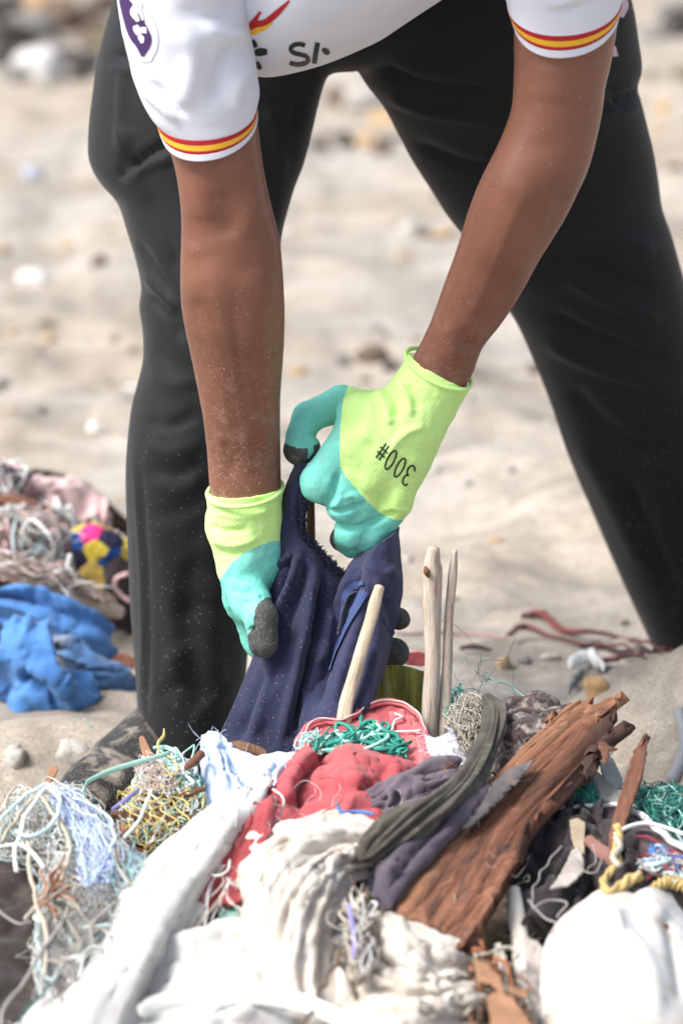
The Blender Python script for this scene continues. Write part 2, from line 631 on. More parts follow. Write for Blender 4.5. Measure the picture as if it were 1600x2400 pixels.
def axis(dense_lo, dense_hi, step, lo, hi, g=1.13):
    a = list(np.arange(dense_lo, dense_hi + 1e-6, step))
    s = step
    while a[-1] < hi:
        s *= g; a.append(a[-1] + s)
    s = step
    while a[0] > lo:
        s *= g; a.insert(0, a[0] - s)
    return np.array(a)

gx = axis(-0.9, 0.9, 0.011, -45, 45, 1.09)
gy = axis(-0.9, 1.6, 0.011, -25, 80, 1.055)
GX, GY = np.meshgrid(gx, gy)
GZ = ground_z(GX, GY)
def sand_mat():
    t = NT('sand')
    big = t.noise(t.obj, 1.3, 5, 0.6)
    midn = t.noise(t.obj, 9.0, 6, 0.65)
    fine = t.noise(t.obj, 420, 3, 0.7)
    c = t.mix(t.ramp(midn, [(0.35, (0, 0, 0)), (0.65, (1, 1, 1))]), (0.30, 0.245, 0.19), (0.46, 0.395, 0.325))
    c = t.mix(t.ramp(big, [(0.42, (0, 0, 0)), (0.62, (1, 1, 1))]), c, (0.41, 0.385, 0.35))
    v = t.n.new('ShaderNodeTexVoronoi'); v.inputs['Scale'].default_value = 900; t.lk(t.obj, v.inputs['Vector'])
    sp = t.n.new('ShaderNodeSeparateColor'); t.lk(v.outputs['Color'], sp.inputs[0])
    c = t.mix(t.math('LESS_THAN', sp.outputs[0], 0.10), c, (0.16, 0.12, 0.09))
    c = t.mix(t.math('GREATER_THAN', sp.outputs[1], 0.88), c, (0.58, 0.54, 0.47))
    blot = t.noise(t.obj, 16, 5, 0.7, 0.8)
    c = t.mix(t.ramp(blot, [(0.57, (0, 0, 0)), (0.70, (0.55,) * 3)]), c, (0.23, 0.19, 0.15))
    blot2 = t.noise(t.obj, 5.5, 5, 0.7, 0.6)
    c = t.mix(t.ramp(blot2, [(0.47, (0, 0, 0)), (0.64, (0.8,) * 3)]), c, (0.22, 0.195, 0.165))
    c = t.mix(t.ramp(t.noise(t.obj, 2.6, 6, 0.7, 0.7), [(0.52, (0, 0, 0)), (0.66, (0.6,) * 3)]), c, (0.25, 0.23, 0.205))
    n = t.bump(fine, 0.5, 0.003)
    n = t.bump(t.noise(t.obj, 60, 4, 0.65), 0.5, 0.008, n)
    return t.out(c, 0.95, n, 0.15)
ground = mesh_obj('sand_ground', np.stack([GX, GY, GZ], -1).reshape(-1, 3), grid_faces(len(gy), len(gx)), sand_mat())
props(ground, 'pale rough beach sand with scuffed footprints', kind='structure')
props(ground, cat='ground')
del ground['category']

# ------------------------------------------------------------------ person
person = empty('person', (0.0, 0.40, 0.0), 'person in white short sleeved shirt and black trousers bending over wearing bright gloves', 'person')

def ring(xl, yl, xr, yr, Y, b, sag=0.0):
    L, R = P(xl, yl, Y), P(xr, yr, Y)
    return np.stack([(L + R) / 2, (R - L) / 2, np.array([0, -b, -sag * mpp(Y)])])

def loft(rings, nseg=40, nr=60, power=1.0):
    """closed-section loft through rings (centre, half axis, depth axis); returns grid (nr,nseg,3)"""
    R = catmull(np.array(rings), nr)
    a = np.arange(nseg) / nseg * 2 * np.pi
    ca, sa = np.cos(a), np.sin(a)
    ca = np.sign(ca) * np.abs(ca) ** power; sa = np.sign(sa) * np.abs(sa) ** power
    return R[:, None, 0] + ca[None, :, None] * R[:, None, 1] + sa[None, :, None] * R[:, None, 2]

def closed_loft(G, uv=True):
    n, m = G.shape[:2]
    c0, c1 = G[0].mean(0), G[-1].mean(0)
    V = np.concatenate([G.reshape(-1, 3), c0[None], c1[None]])
    F = [list(f) for f in grid_faces(n, m, True)]
    for j in range(m):
        F.append([n * m, (j + 1) % m, j])
        F.append([n * m + 1, (n - 1) * m + j, (n - 1) * m + (j + 1) % m])
    return V, F

def remeshed(parts, voxel, smooth_it=4, factor=0.5):
    """weld overlapping closed volumes into one continuous surface"""
    V, F = [], []
    for (v, f) in parts:
        o = sum(len(x) for x in V)
        V.append(v); F += [[int(i) + o for i in ff] for ff in f]
    me = bpy.data.meshes.new('tmp')
    me.from_pydata(np.concatenate(V).tolist(), [], F)
    ob = bpy.data.objects.new('tmp', me)
    scene.collection.objects.link(ob)
    md = ob.modifiers.new('r', 'REMESH'); md.mode = 'VOXEL'; md.voxel_size = voxel
    ms = ob.modifiers.new('s', 'SMOOTH'); ms.factor = factor; ms.iterations = smooth_it
    dg = bpy.context.evaluated_depsgraph_get()
    m2 = bpy.data.meshes.new_from_object(ob.evaluated_get(dg))
    v = np.empty(len(m2.vertices) * 3); m2.vertices.foreach_get('co', v)
    f = np.array([p.vertices[:] for p in m2.polygons if len(p.vertices) == 4])
    bpy.data.objects.remove(ob); bpy.data.meshes.remove(me); bpy.data.meshes.remove(m2)
    return v.reshape(-1, 3), f

def ellipsoid(c, r, rot=None, n=24, m=32):
    th = np.linspace(0.02, np.pi - 0.02, n)[:, None]; ph = np.arange(m)[None] / m * 2 * np.pi
    G = np.stack(np.broadcast_arrays(np.sin(th) * np.cos(ph) * r[0], np.sin(th) * np.sin(ph) * r[1], -np.cos(th) * r[2]), -1)
    if rot is not None: G = G @ np.array(rot.to_matrix()).T
    return closed_loft(G + np.asarray(c))

CM = 0.01
# arm hanging at photograph left (bare from the sleeve to the glove)
armA = [ring(345, -260, 545, -260, -0.05, 4.6*CM), ring(366, 0, 556, 0, -0.05, 4.3*CM), ring(378, 200, 584, 200, -0.05, 4.3*CM), ring(380, 260, 598, 260, -0.05, 4.4*CM), ring(384, 316, 608, 316, -0.05, 4.5*CM), ring(407, 383, 616, 383, -0.05, 4.3*CM),
        ring(420, 459, 631, 459, -0.045, 4.2*CM), ring(424, 510, 644, 510, -0.04, 4.2*CM), ring(424, 561, 656, 561, -0.04, 4.3*CM), ring(423, 612, 662, 612, -0.04, 4.3*CM),
        ring(422, 663, 665, 663, -0.04, 4.3*CM), ring(424, 714, 668, 714, -0.035, 4.2*CM), ring(432, 765, 668, 765, -0.03, 4.1*CM), ring(450, 850, 664, 850, -0.02, 3.7*CM),
        ring(463, 915, 659, 915, -0.015, 3.4*CM), ring(475, 979, 657, 979, -0.01, 3.1*CM), ring(485, 1068, 658, 1068, 0.0, 2.8*CM), ring(490, 1139, 659, 1139, 0.0, 2.8*CM), ring(505, 1230, 650, 1230, 0.0, 2.5*CM), ring(530, 1300, 640, 1300, 0.005, 2.0*CM)]
# bent arm at photograph right
armB = [ring(1240, -260, 1470, -260, -0.06, 5.2*CM), ring(1215, -60, 1455, -60, -0.06, 5.0*CM), ring(1204, 60, 1446, 60, -0.055, 4.8*CM), ring(1203, 150, 1431, 150, -0.05, 4.6*CM), ring(1202, 204, 1418, 204, -0.05, 4.5*CM), ring(1197, 255, 1412, 255, -0.05, 4.4*CM),
        ring(1180, 306, 1402, 306, -0.05, 4.3*CM), ring(1157, 357, 1390, 357, -0.05, 4.3*CM), ring(1131, 408, 1374, 408, -0.05, 4.2*CM), ring(1109, 459, 1350, 459, -0.045, 4.1*CM),
        ring(1091, 510, 1325, 510, -0.04, 4.0*CM), ring(1076, 561, 1294, 561, -0.035, 3.9*CM), ring(1059, 612, 1262, 612, -0.03, 3.7*CM), ring(1040, 663, 1235, 663, -0.025, 3.4*CM),
        ring(1022, 714, 1205, 714, -0.02, 3.1*CM), ring(1003, 765, 1170, 765, -0.015, 2.8*CM), ring(978, 816, 1130, 816, -0.01, 2.6*CM), ring(958, 850, 1108, 876, -0.005, 2.5*CM), ring(930, 920, 1060, 960, 0.0, 2.2*CM), ring(900, 1000, 1010, 1040, 0.0, 1.7*CM)]
torso = [ring(600, 40, 1150, 40, 0.40, 7*CM), ring(580, -120, 1130, -120, 0.30, 7*CM), ring(560, -260, 1150, -260, 0.18, 8*CM), ring(480, -370, 1290, -370, 0.07, 8*CM), ring(560, -450, 1200, -450, 0.02, 6*CM)]
neck0, head_c = P(860, -470, -0.05), P(850, -660, -0.19)
parts = [closed_loft(loft(armA, 32, 70)), closed_loft(loft(armB, 32, 70)), closed_loft(loft(torso, 40, 30)),
         ellipsoid(P(460, -330, -0.03), (0.065, 0.06, 0.075)), ellipsoid(P(1330, -300, -0.05), (0.075, 0.07, 0.085))]
nt = tube(np.linspace(neck0, head_c, 8), 0.058, 20)
parts.append((nt[0], [list(f[::-1]) for f in nt[1]]))
parts += [ellipsoid(head_c + [0, -0.03, -0.01], (0.078, 0.10, 0.115)), ellipsoid(head_c + [0, -0.06, -0.09], (0.05, 0.055, 0.055)),
          ellipsoid(head_c + [0, -0.125, -0.045], (0.017, 0.025, 0.03)), ellipsoid(head_c + [-0.078, -0.01, -0.02], (0.012, 0.02, 0.032)), ellipsoid(head_c + [0.078, -0.01, -0.02], (0.012, 0.02, 0.032)),
          ellipsoid(head_c + [0, -0.115, -0.085], (0.026, 0.012, 0.010)), ellipsoid(head_c + [-0.03, -0.108, -0.012], (0.015, 0.012, 0.010)), ellipsoid(head_c + [0.03, -0.108, -0.012], (0.015, 0.012, 0.010))]
bV, bF = remeshed(parts, 0.0045, 5)
bN = vert_normals(bV, bF)
bV = emboss(bV, bN, [
    ([(522, 440), (528, 500), (540, 560)], 34, -0.0042),           # hollow of the elbow
    ([(604, 450), (588, 500), (566, 555)], 24, 0.0042),            # tendon of the upper arm
    ([(470, 400), (475, 470), (470, 520)], 40, 0.0025),
    ([(480, 600), (500, 700), (520, 820), (545, 950)], 45, 0.003),
    ([(600, 620), (610, 720), (600, 830)], 38, 0.0025),
    ([(548, 700), (555, 800), (570, 900), (590, 1010)], 10, -0.0014),
    ([(520, 900), (540, 1000), (555, 1100)], 9, 0.0014),
    ([(1225, 340), (1270, 345), (1320, 330)], 22, -0.0012),
    ([(1230, 420), (1180, 520), (1130, 640)], 45, 0.003),
    ([(1330, 420), (1290, 520), (1230, 640)], 30, -0.002),
    ([(1040, 760), (1060, 800), (1075, 840)], 12, 0.0022),
    ([(1085, 770), (1090, 830)], 14, -0.002),
    ([(1300, 150), (1290, 240)], 50, 0.003),
    ([(640, 600), (655, 700), (640, 820)], 22, -0.0025), ([(455, 560), (450, 640), (458, 720)], 24, 0.003),
    ([(500, 690), (530, 780), (548, 860), (560, 960)], 7, 0.0012), ([(600, 820), (605, 900), (612, 1000)], 9, -0.0015),
    ([(575, 990), (580, 1060), (582, 1120)], 9, 0.0016), ([(540, 1010), (545, 1070), (546, 1120)], 8, -0.0014), ([(515, 1010), (520, 1120)], 9, 0.0012),
    ([(1240, 430), (1190, 540), (1140, 660), (1090, 760)], 8, 0.0012), ([(1300, 420), (1255, 540), (1190, 690)], 20, 0.0025),
    ([(1020, 790), (1040, 830)], 8, -0.0014)])
def skin_mat():
    t = NT('skin')
    c = t.mix(t.ramp(t.noise(t.obj, 14, 4), [(0.35, (0, 0, 0)), (0.65, (1, 1, 1))]), (0.175, 0.069, 0.040), (0.230, 0.094, 0.057))
    pores = t.noise(t.obj, 700, 2)
    c = t.mix(t.ramp(t.noise(t.obj, 5, 3), [(0.42, (0, 0, 0)), (0.6, (0.6,) * 3)]), c, (0.240, 0.098, 0.065))
    c = t.mix(t.math('MULTIPLY', pores, 0.4), c, (0.09, 0.042, 0.03))
    # dry sand dusting, thicker towards the hands
    sx = t.n.new('ShaderNodeSeparateXYZ'); t.lk(t.obj, sx.inputs[0])
    low = t.n.new('ShaderNodeMapRange'); t.lk(sx.outputs[2], low.inputs[0])
    low.inputs[1].default_value = 0.62; low.inputs[2].default_value = 0.30
    low.inputs[3].default_value = 0.05; low.inputs[4].default_value = 1.0
    def grains(scale, size, dens):
        v = t.n.new('ShaderNodeTexVoronoi'); v.inputs['Scale'].default_value = scale; t.lk(t.obj, v.inputs['Vector'])
        sp = t.n.new('ShaderNodeSeparateColor'); t.lk(v.outputs['Color'], sp.inputs[0])
        cl = t.math('POWER', t.noise(t.obj, 22, 3), 2.2)
        pick = t.math('LESS_THAN', sp.outputs[0], t.math('MULTIPLY', t.math('MULTIPLY', cl, low.outputs[0]), dens))
        return t.math('MULTIPLY', t.math('LESS_THAN', v.outputs['Distance'], size), pick)
    dust = t.math('MULTIPLY', t.math('MULTIPLY', t.ramp(t.noise(t.obj, 60, 6, 0.75), [(0.5, (0, 0, 0)), (0.75, (1, 1, 1))]), low.outputs[0]), 0.6)
    c = t.mix(dust, c, (0.45, 0.36, 0.29))
    c = t.mix(t.math('MULTIPLY', grains(620, 0.27, 1.2), 0.75), c, (0.56, 0.46, 0.38))
    c = t.mix(grains(380, 0.20, 0.12), c, (0.66, 0.58, 0.5))
    n = t.bump(pores, 0.18, 0.0008)
    m = t.out(c, 0.40, t.bump(t.noise(t.obj, 120, 4), 0.12, 0.002, n), 0.45)
    t.b.inputs['Subsurface Weight'].default_value = 0.08
    t.b.inputs['Subsurface Radius'].default_value = (0.01, 0.004, 0.002)
    return m
mesh_obj('body', bV, bF, skin_mat(), person)

# trousers ------------------------------------------------
YA = 0.30
legA = [ring(300, -120, 840, -120, 0.42, 12*CM), ring(268, 0, 815, 0, 0.40, 12*CM), ring(238, 110, 790, 110, 0.38, 12*CM), ring(220, 210, 757, 215, 0.37, 12*CM), ring(210, 300, 738, 290, 0.36, 11.5*CM), ring(211, 375, 715, 380, 0.35, 11*CM),
        ring(240, 425, 692, 440, 0.34, 10.5*CM), ring(276, 465, 678, 490, 0.33, 10.2*CM), ring(300, 540, 664, 540, 0.32, 10*CM), ring(318, 600, 655, 600, 0.31, 9.5*CM), ring(334, 675, 648, 680, 0.30, 9.2*CM), ring(327, 715, 645, 720, 0.295, 9*CM),
        ring(336, 765, 642, 770, 0.29, 9*CM), ring(338, 840, 635, 845, 0.285, 9*CM), ring(322, 905, 630, 910, 0.28, 9*CM), ring(308, 960, 625, 965, 0.275, 9*CM), ring(299, 1040, 618, 1040, 0.27, 9*CM), ring(295, 1120, 612, 1120, 0.27, 9*CM), ring(298, 1250, 602, 1250, 0.27, 9*CM),
        ring(305, 1400, 590, 1400, 0.27, 9.3*CM), ring(312, 1500, 583, 1500, 0.27, 9.5*CM), ring(318, 1600, 574, 1600, 0.27, 9.8*CM), ring(325, 1690, 566, 1690, 0.27, 10*CM), ring(338, 1742, 560, 1742, 0.27, 10*CM)]
legB = [ring(760, -120, 1440, -120, 0.42, 12*CM), ring(780, 0, 1478, 0, 0.40, 12*CM), ring(810, 110, 1494, 100, 0.40, 12*CM), ring(850, 188, 1502, 160, 0.41, 12*CM), ring(880, 225, 1488, 205, 0.42, 12*CM), ring(905, 262, 1497, 230, 0.42, 12*CM), ring(932, 310, 1512, 290, 0.43, 11.5*CM), ring(968, 375, 1532, 370, 0.44, 11*CM), ring(1010, 440, 1543, 440, 0.45, 11*CM),
        ring(1048, 500, 1550, 490, 0.46, 10.5*CM), ring(1088, 550, 1572, 550, 0.47, 10*CM), ring(1128, 620, 1592, 620, 0.48, 10*CM), ring(1170, 690, 1612, 690, 0.50, 10*CM), ring(1210, 755, 1628, 755, 0.51, 9.7*CM), ring(1245, 835, 1645, 835, 0.53, 9.5*CM), ring(1285, 940, 1668, 940, 0.55, 9.5*CM),
        ring(1326, 1060, 1696, 1060, 0.57, 9.5*CM), ring(1380, 1190, 1730, 1190, 0.60, 9.5*CM), ring(1432, 1310, 1765, 1310, 0.62, 9.5*CM), ring(1482, 1420, 1800, 1420, 0.64, 9.8*CM), ring(1545, 1550, 1835, 1550, 0.66, 10*CM), ring(1575, 1615, 1850, 1615, 0.67, 10*CM)]
hips = [ring(330, -330, 1400, -330, 0.42, 10*CM), ring(290, -150, 1450, -150, 0.42, 12*CM), ring(285, 0, 1470, 0, 0.41, 12.5*CM), ring(330, 70, 1440, 70, 0.41, 12*CM), ring(480, 130, 1300, 110, 0.41, 10*CM), ring(660, 165, 1000, 140, 0.41, 7*CM)]
tV, tF = remeshed([closed_loft(loft(legA, 40, 110, 0.92)), closed_loft(loft(legB, 40, 110, 0.92)), closed_loft(loft(hips, 48, 40, 0.92))], 0.006, 6)
tN = vert_normals(tV, tF)
tV = tV + tN * (0.0018 * fbm(tV * [7, 7, 4], 3, 41))[:, None]
tV = emboss(tV, tN, [
    ([(330, 395), (300, 375), (285, 390)], 15.0, -0.0056), ([(420, 330), (370, 350), (300, 395), (270, 420)], 9.5, -0.0075), ([(410, 370), (350, 385), (300, 425)], 10.9, 0.0046),
    ([(262, 130), (300, 128), (330, 120)], 8.2, -0.0066), ([(255, 160), (300, 165), (330, 155)], 9.5, 0.0046),
    ([(300, 300), (285, 360)], 17.0, 0.0056), ([(290, 150), (285, 260), (280, 340)], 12.2, 0.0046),
    ([(330, 430), (400, 560), (420, 640)], 15.0, -0.0046), ([(345, 690), (400, 740), (430, 800)], 12.2, -0.0056), ([(340, 640), (380, 690), (420, 730)], 12.2, 0.0056), ([(320, 560), (370, 640), (400, 690)], 9.5, -0.0046),
    ([(345, 870), (400, 900), (470, 890)], 15.9, 0.0028), ([(340, 985), (400, 1000), (470, 965)], 14.2, -0.0042), ([(335, 1040), (400, 1060), (480, 1030)], 15.9, 0.0037), ([(350, 1095), (420, 1110), (480, 1075)], 13.3, -0.0037), ([(345, 1130), (410, 1150), (480, 1120)], 14.2, 0.0028), ([(360, 1210), (420, 1200), (490, 1160)], 15.9, -0.0028),
    ([(312, 1060), (330, 1300), (335, 1500), (328, 1700)], 6.1, 0.0024), ([(326, 1060), (344, 1300), (349, 1500), (342, 1700)], 5.4, -0.0029),
    ([(420, 1330), (480, 1280), (540, 1300)], 24.5, 0.0031), ([(400, 1450), (470, 1420), (560, 1440)], 22.8, -0.0036), ([(390, 1560), (450, 1520), (530, 1600)], 20.4, 0.0041), ([(370, 1640), (440, 1600), (500, 1650)], 18.0, -0.0036), ([(450, 1700), (500, 1640), (560, 1600)], 14.6, 0.0031),
    ([(360, 1180), (400, 1400), (420, 1650)], 30, 0.004), ([(470, 1200), (440, 1450), (470, 1700)], 24, -0.004), ([(520, 1330), (500, 1500), (520, 1690)], 26, 0.004), ([(350, 800), (420, 860), (480, 940)], 16, -0.004), ([(360, 980), (420, 1050), (480, 1140)], 14, 0.003),
    ([(620, 250), (650, 330), (660, 420)], 13.6, 0.0046), ([(700, 230), (690, 300)], 9.5, -0.0046),
    ([(1430, 236), (1465, 230), (1500, 215)], 18, -0.008), ([(1430, 210), (1460, 205), (1495, 190)], 6.8, 0.0056), ([(1420, 255), (1460, 255), (1500, 245)], 9.5, 0.0056),
    ([(900, 220), (1000, 260), (1160, 280)], 15.0, 0.0056), ([(880, 150), (1000, 200), (1180, 215)], 13.6, -0.0066), ([(960, 330), (1080, 380), (1140, 390)], 13.6, -0.0056),
    ([(1350, 520), (1450, 560), (1540, 590)], 17.7, 0.0066), ([(1330, 590), (1430, 640), (1540, 680)], 13.6, -0.0075), ([(1310, 640), (1420, 700), (1560, 760)], 16.3, 0.0075), ([(1280, 730), (1400, 790), (1580, 860)], 15.0, -0.0075),
    ([(1270, 800), (1400, 860), (1600, 920)], 16.3, 0.0066), ([(1330, 900), (1420, 1000), (1560, 1080)], 20.4, -0.0066), ([(1350, 1010), (1440, 1180), (1520, 1350)], 27.2, 0.0075), ([(1460, 1100), (1520, 1260), (1590, 1400)], 19.0, -0.0075)])
def trouser_mat():
    t = NT('black_polyester')
    c = t.mix(t.noise(t.obj, 6, 4), (0.0085, 0.0096, 0.0115), (0.0130, 0.0145, 0.0165))
    sx = t.n.new('ShaderNodeSeparateXYZ'); t.lk(t.obj, sx.inputs[0])
    low = t.n.new('ShaderNodeMapRange'); t.lk(sx.outputs[2], low.inputs[0])
    low.inputs[1].default_value = 0.42; low.inputs[2].default_value = 0.12; low.inputs[3].default_value = 0.0; low.inputs[4].default_value = 1.0
    v = t.n.new('ShaderNodeTexVoronoi'); v.inputs['Scale'].default_value = 560; t.lk(t.obj, v.inputs['Vector'])
    sp = t.n.new('ShaderNodeSeparateColor'); t.lk(v.outputs['Color'], sp.inputs[0])
    pick = t.math('LESS_THAN', sp.outputs[0], t.math('MULTIPLY', low.outputs[0], 0.07))
    c = t.mix(t.math('MULTIPLY', t.math('LESS_THAN', v.outputs['Distance'], 0.22), pick), c, (0.42, 0.38, 0.33))
    n = t.bump(t.noise(t.obj, 500, 2), 0.15, 0.001)
    n = t.bump(t.noise(t.map(t.obj, (1, 1, 0.5)), 16, 2), 0.12, 0.006, n)
    return t.out(c, 0.68, n, 0.16, 0.10)
trousers = mesh_obj('trousers', tV, tF, trouser_mat(), person)

# shirt -----------------------------------------------------
contour = catmull(np.array([(430, -120), (470, 60), (540, 150), (610, 177), (700, 164), (800, 130), (900, 82), (1000, 22), (1090, -50), (1240, -190), (1330, -330), (1180, -520), (880, -600), (560, -560), (420, -380)], float), 140, closed=True)
cc = np.array([840.0, -230.0])
tt = np.linspace(0.03, np.pi - 0.03, 70)
rows = []
for t_ in tt:
    s = np.sin(t_) ** 0.62
    px = cc + (contour - cc) * s
    y = 0.06 - 0.17 * np.cos(t_) + (0.05 if t_ > np.pi / 2 else 0)
    rows.append(np.concatenate([px, np.full((140, 1), y)], 1))
sG = PA(np.array(rows))
sV, sF = closed_loft(sG)
sF4 = grid_faces(70, 140, True)
sN = vert_normals(sV, np.concatenate([sF4]))
sV = sV + sN * (0.0035 * fbm(sV * [7, 7, 11], 3, 51))[:, None]
sV = emboss(sV, sN, [([(560, 20), (590, 80), (610, 150)], 16, -0.006), ([(700, -10), (800, 20), (950, -10)], 26, 0.004), ([(690, 90), (800, 70), (930, 10)], 16, -0.003), ([(640, 30), (720, 10), (760, -40)], 14, 0.004)])
white_shirt = cloth_mat('white_jersey', (0.62, 0.65, 0.74), (0.68, 0.71, 0.79), 9, 0.8, 0, 0.1, fine=0.12, sheen=0.1)
shirt = mesh_obj('shirt', sV, sF, white_shirt, person)

def bvh_of(V, F): return BVHTree.FromPolygons([tuple(v) for v in V], [tuple(int(i) for i in f) for f in F])
def cast(bvh, px, py):
    d = P(px, py, 0.0) - CAM
    h = bvh.ray_cast(Vector(CAM), Vector(d).normalized())
    return h
def ribbon_on(bvh, pts, widths, lift=0.0007, n=24, m=4, smooth=0):
    """thin printed / stitched band following a pixel path, laid on a surface"""
    pts = np.asarray(pts, float)
    c = catmull(pts, n); w = np.broadcast_to(np.asarray(widths, float), (len(pts),)) if not np.isscalar(widths) else np.full(len(pts), widths)
    w = np.maximum(catmull(w[:, None], n)[:, 0], 0.3)
    T = np.gradient(c, axis=0); T /= np.maximum(np.linalg.norm(T, axis=1, keepdims=True), 1e-9)
    Nn = np.stack([-T[:, 1], T[:, 0]], -1)
    V, ok = [], []
    for i in range(n):
        for j in range(m):
            q = c[i] + Nn[i] * w[i] * (j / (m - 1) - 0.5)
            h = cast(bvh, *q)
            if h[0] is None: V.append((0, 0, 0)); ok.append(False)
            else:
                nn = h[1] if h[1].dot(Vector(h[0]) - Vector(CAM)) < 0 else -h[1]
                V.append(tuple(h[0] + nn * lift)); ok.append(True)
    F = [f for f in grid_faces(n, m).tolist() if all(ok[i] for i in f)]
    if smooth and all(ok):
        G = np.array(V).reshape(n, m, 3)
        top = G.copy()
        for _ in range(smooth):
            G[1:-1] = 0.5 * G[1:-1] + 0.25 * (G[:-2] + G[2:])
        G[..., 1] = np.minimum(G[..., 1], G[..., 1] * 0 + np.minimum(G[..., 1], top[..., 1] + 0.0015))
        V = [tuple(x) for x in G.reshape(-1, 3)]
    return V, F
def ribbons(name, bvh, strokes, mat, parent, lift=0.0007, n=20, m=4, smooth=0):
    V, F = [], []
    for (pts, w) in strokes:
        v, f = ribbon_on(bvh, pts, w, lift, n, m, smooth)
        F += [[i + len(V) for i in ff] for ff in f]; V += v
    used = sorted({i for f in F for i in f})
    re = {k: i for i, k in enumerate(used)}
    V = [V[k] for k in used]; F = [[re[i] for i in f] for f in F]
    if not F: return None
    return mesh_obj(name, np.array(V), F, mat, parent)

sb = bvh_of(sV, sF)
navy_print = plain_mat('dark_print', (0.010, 0.016, 0.020), 0.6, 0.1)
red_trim = plain_mat('red_trim', (0.40, 0.010, 0.018), 0.7, 0.12, 200)
yellow_trim = plain_mat('yellow_trim', (0.78, 0.42, 0.03), 0.7, 0.1, 200)
z1 = lambda x, y: (200 + x * 0.5102, y * 0.5102)
ribbons('shirt_print', sb, [
    ([z1(1008, 207), z1(985, 200), z1(958, 205), z1(942, 222), z1(955, 240), z1(985, 248), z1(1016, 258), z1(1022, 278), z1(1000, 292), z1(965, 294), z1(938, 286)], 10.5),
    ([z1(1066, 194), z1(1058, 240), z1(1050, 290)], 11.5),
    ([z1(1088, 222), z1(1104, 234), z1(1118, 246)], [7, 15, 8]),
    ([z1(765, 185), z1(776, 200), z1(786, 215)], [11, 13, 8]),
    ([z1(775, 245), z1(800, 238), z1(836, 236)], [8, 19, 13]),
    ([z1(785, 285), z1(796, 300), z1(806, 316)], [11, 12, 8])], navy_print, shirt)
ribbons('shirt_emblem', sb, [([z1(938, 2), z1(880, 60), z1(830, 100), z1(790, 112), z1(756, 124)], [5, 14, 15, 18, 14]), ([z1(806, 52), z1(786, 82), z1(765, 112)], [5, 10, 14])], red_trim, shirt)
ribbons('shirt_emblem', sb, [([z1(862, 102), z1(820, 128), z1(790, 138), z1(760, 150)], [3, 10, 14, 10])], yellow_trim, shirt, 0.0010)

# sleeves
def sleeve(rings, label_px, strokes, stripe_rows, seed):
    G = loft(rings, 64, 90, 0.95)[:]
    G = G[::1]
    G = catmull(G, 72)
    N = np.cross(np.roll(G, -1, 1) - np.roll(G, 1, 1), np.gradient(G, axis=0))
    N /= np.linalg.norm(N, axis=-1, keepdims=True)
    c = G.mean(1, keepdims=True)
    N *= np.sign(((G - c) * N).sum(-1, keepdims=True))
    fade = np.clip(np.linspace(72, 0, 72) / 10.0, 0.15, 1)[:, None, None]
    G = G + N * fade * (0.0022 * fbm(G * [11, 11, 16], 3, seed))[..., None]
    V = emboss(G.reshape(-1, 3), N.reshape(-1, 3), strokes)
    return V.reshape(G.shape), N
slA = [ring(440, -520, 520, -520, -0.03, 2*CM), ring(330, -490, 640, -490, -0.03, 7.5*CM), ring(285, -400, 650, -400, -0.04, 9*CM), ring(270, -260, 625, -260, -0.05, 8.6*CM), ring(272, -60, 580, -40, -0.05, 7.5*CM, 10), ring(284, 51, 590, 77, -0.05, 7*CM, 15), ring(299, 128, 600, 128, -0.05, 6.6*CM, 20), ring(311, 179, 609, 190, -0.05, 6.3*CM, 25), ring(330, 226, 610, 226, -0.05, 6*CM, 32), ring(352, 257, 605, 248, -0.05, 5.7*CM, 40), ring(366, 272, 600, 258, -0.05, 5.5*CM, 44)]
slB = [ring(1290, -520, 1370, -520, -0.03, 2*CM), ring(1170, -490, 1480, -490, -0.03, 7.5*CM), ring(1160, -400, 1505, -400, -0.04, 9*CM), ring(1170, -260, 1505, -260, -0.05, 8.6*CM), ring(1175, -120, 1490, -130, -0.05, 7*CM, 20), ring(1182, -40, 1470, -60, -0.05, 6.4*CM, 40), ring(1188, 12, 1455, -8, -0.05, 6*CM, 62)]
cuffA = [ring(366, 272, 600, 258, -0.05, 5.5*CM, 44), ring(373, 288, 601, 266, -0.05, 5.45*CM, 58), ring(380, 303, 602, 274, -0.05, 5.4*CM, 66)]
cuffB = [ring(1188, 12, 1455, -8, -0.05, 6*CM, 62), ring(1196, 28, 1452, 2, -0.05, 5.7*CM, 76), ring(1203, 46, 1449, 14, -0.05, 5.5*CM, 84)]
badge_white = plain_mat('badge_white', (0.72, 0.72, 0.80), 0.6, 0.05)
badge_purple = plain_mat('badge_purple', (0.050, 0.020, 0.105), 0.6, 0.1)
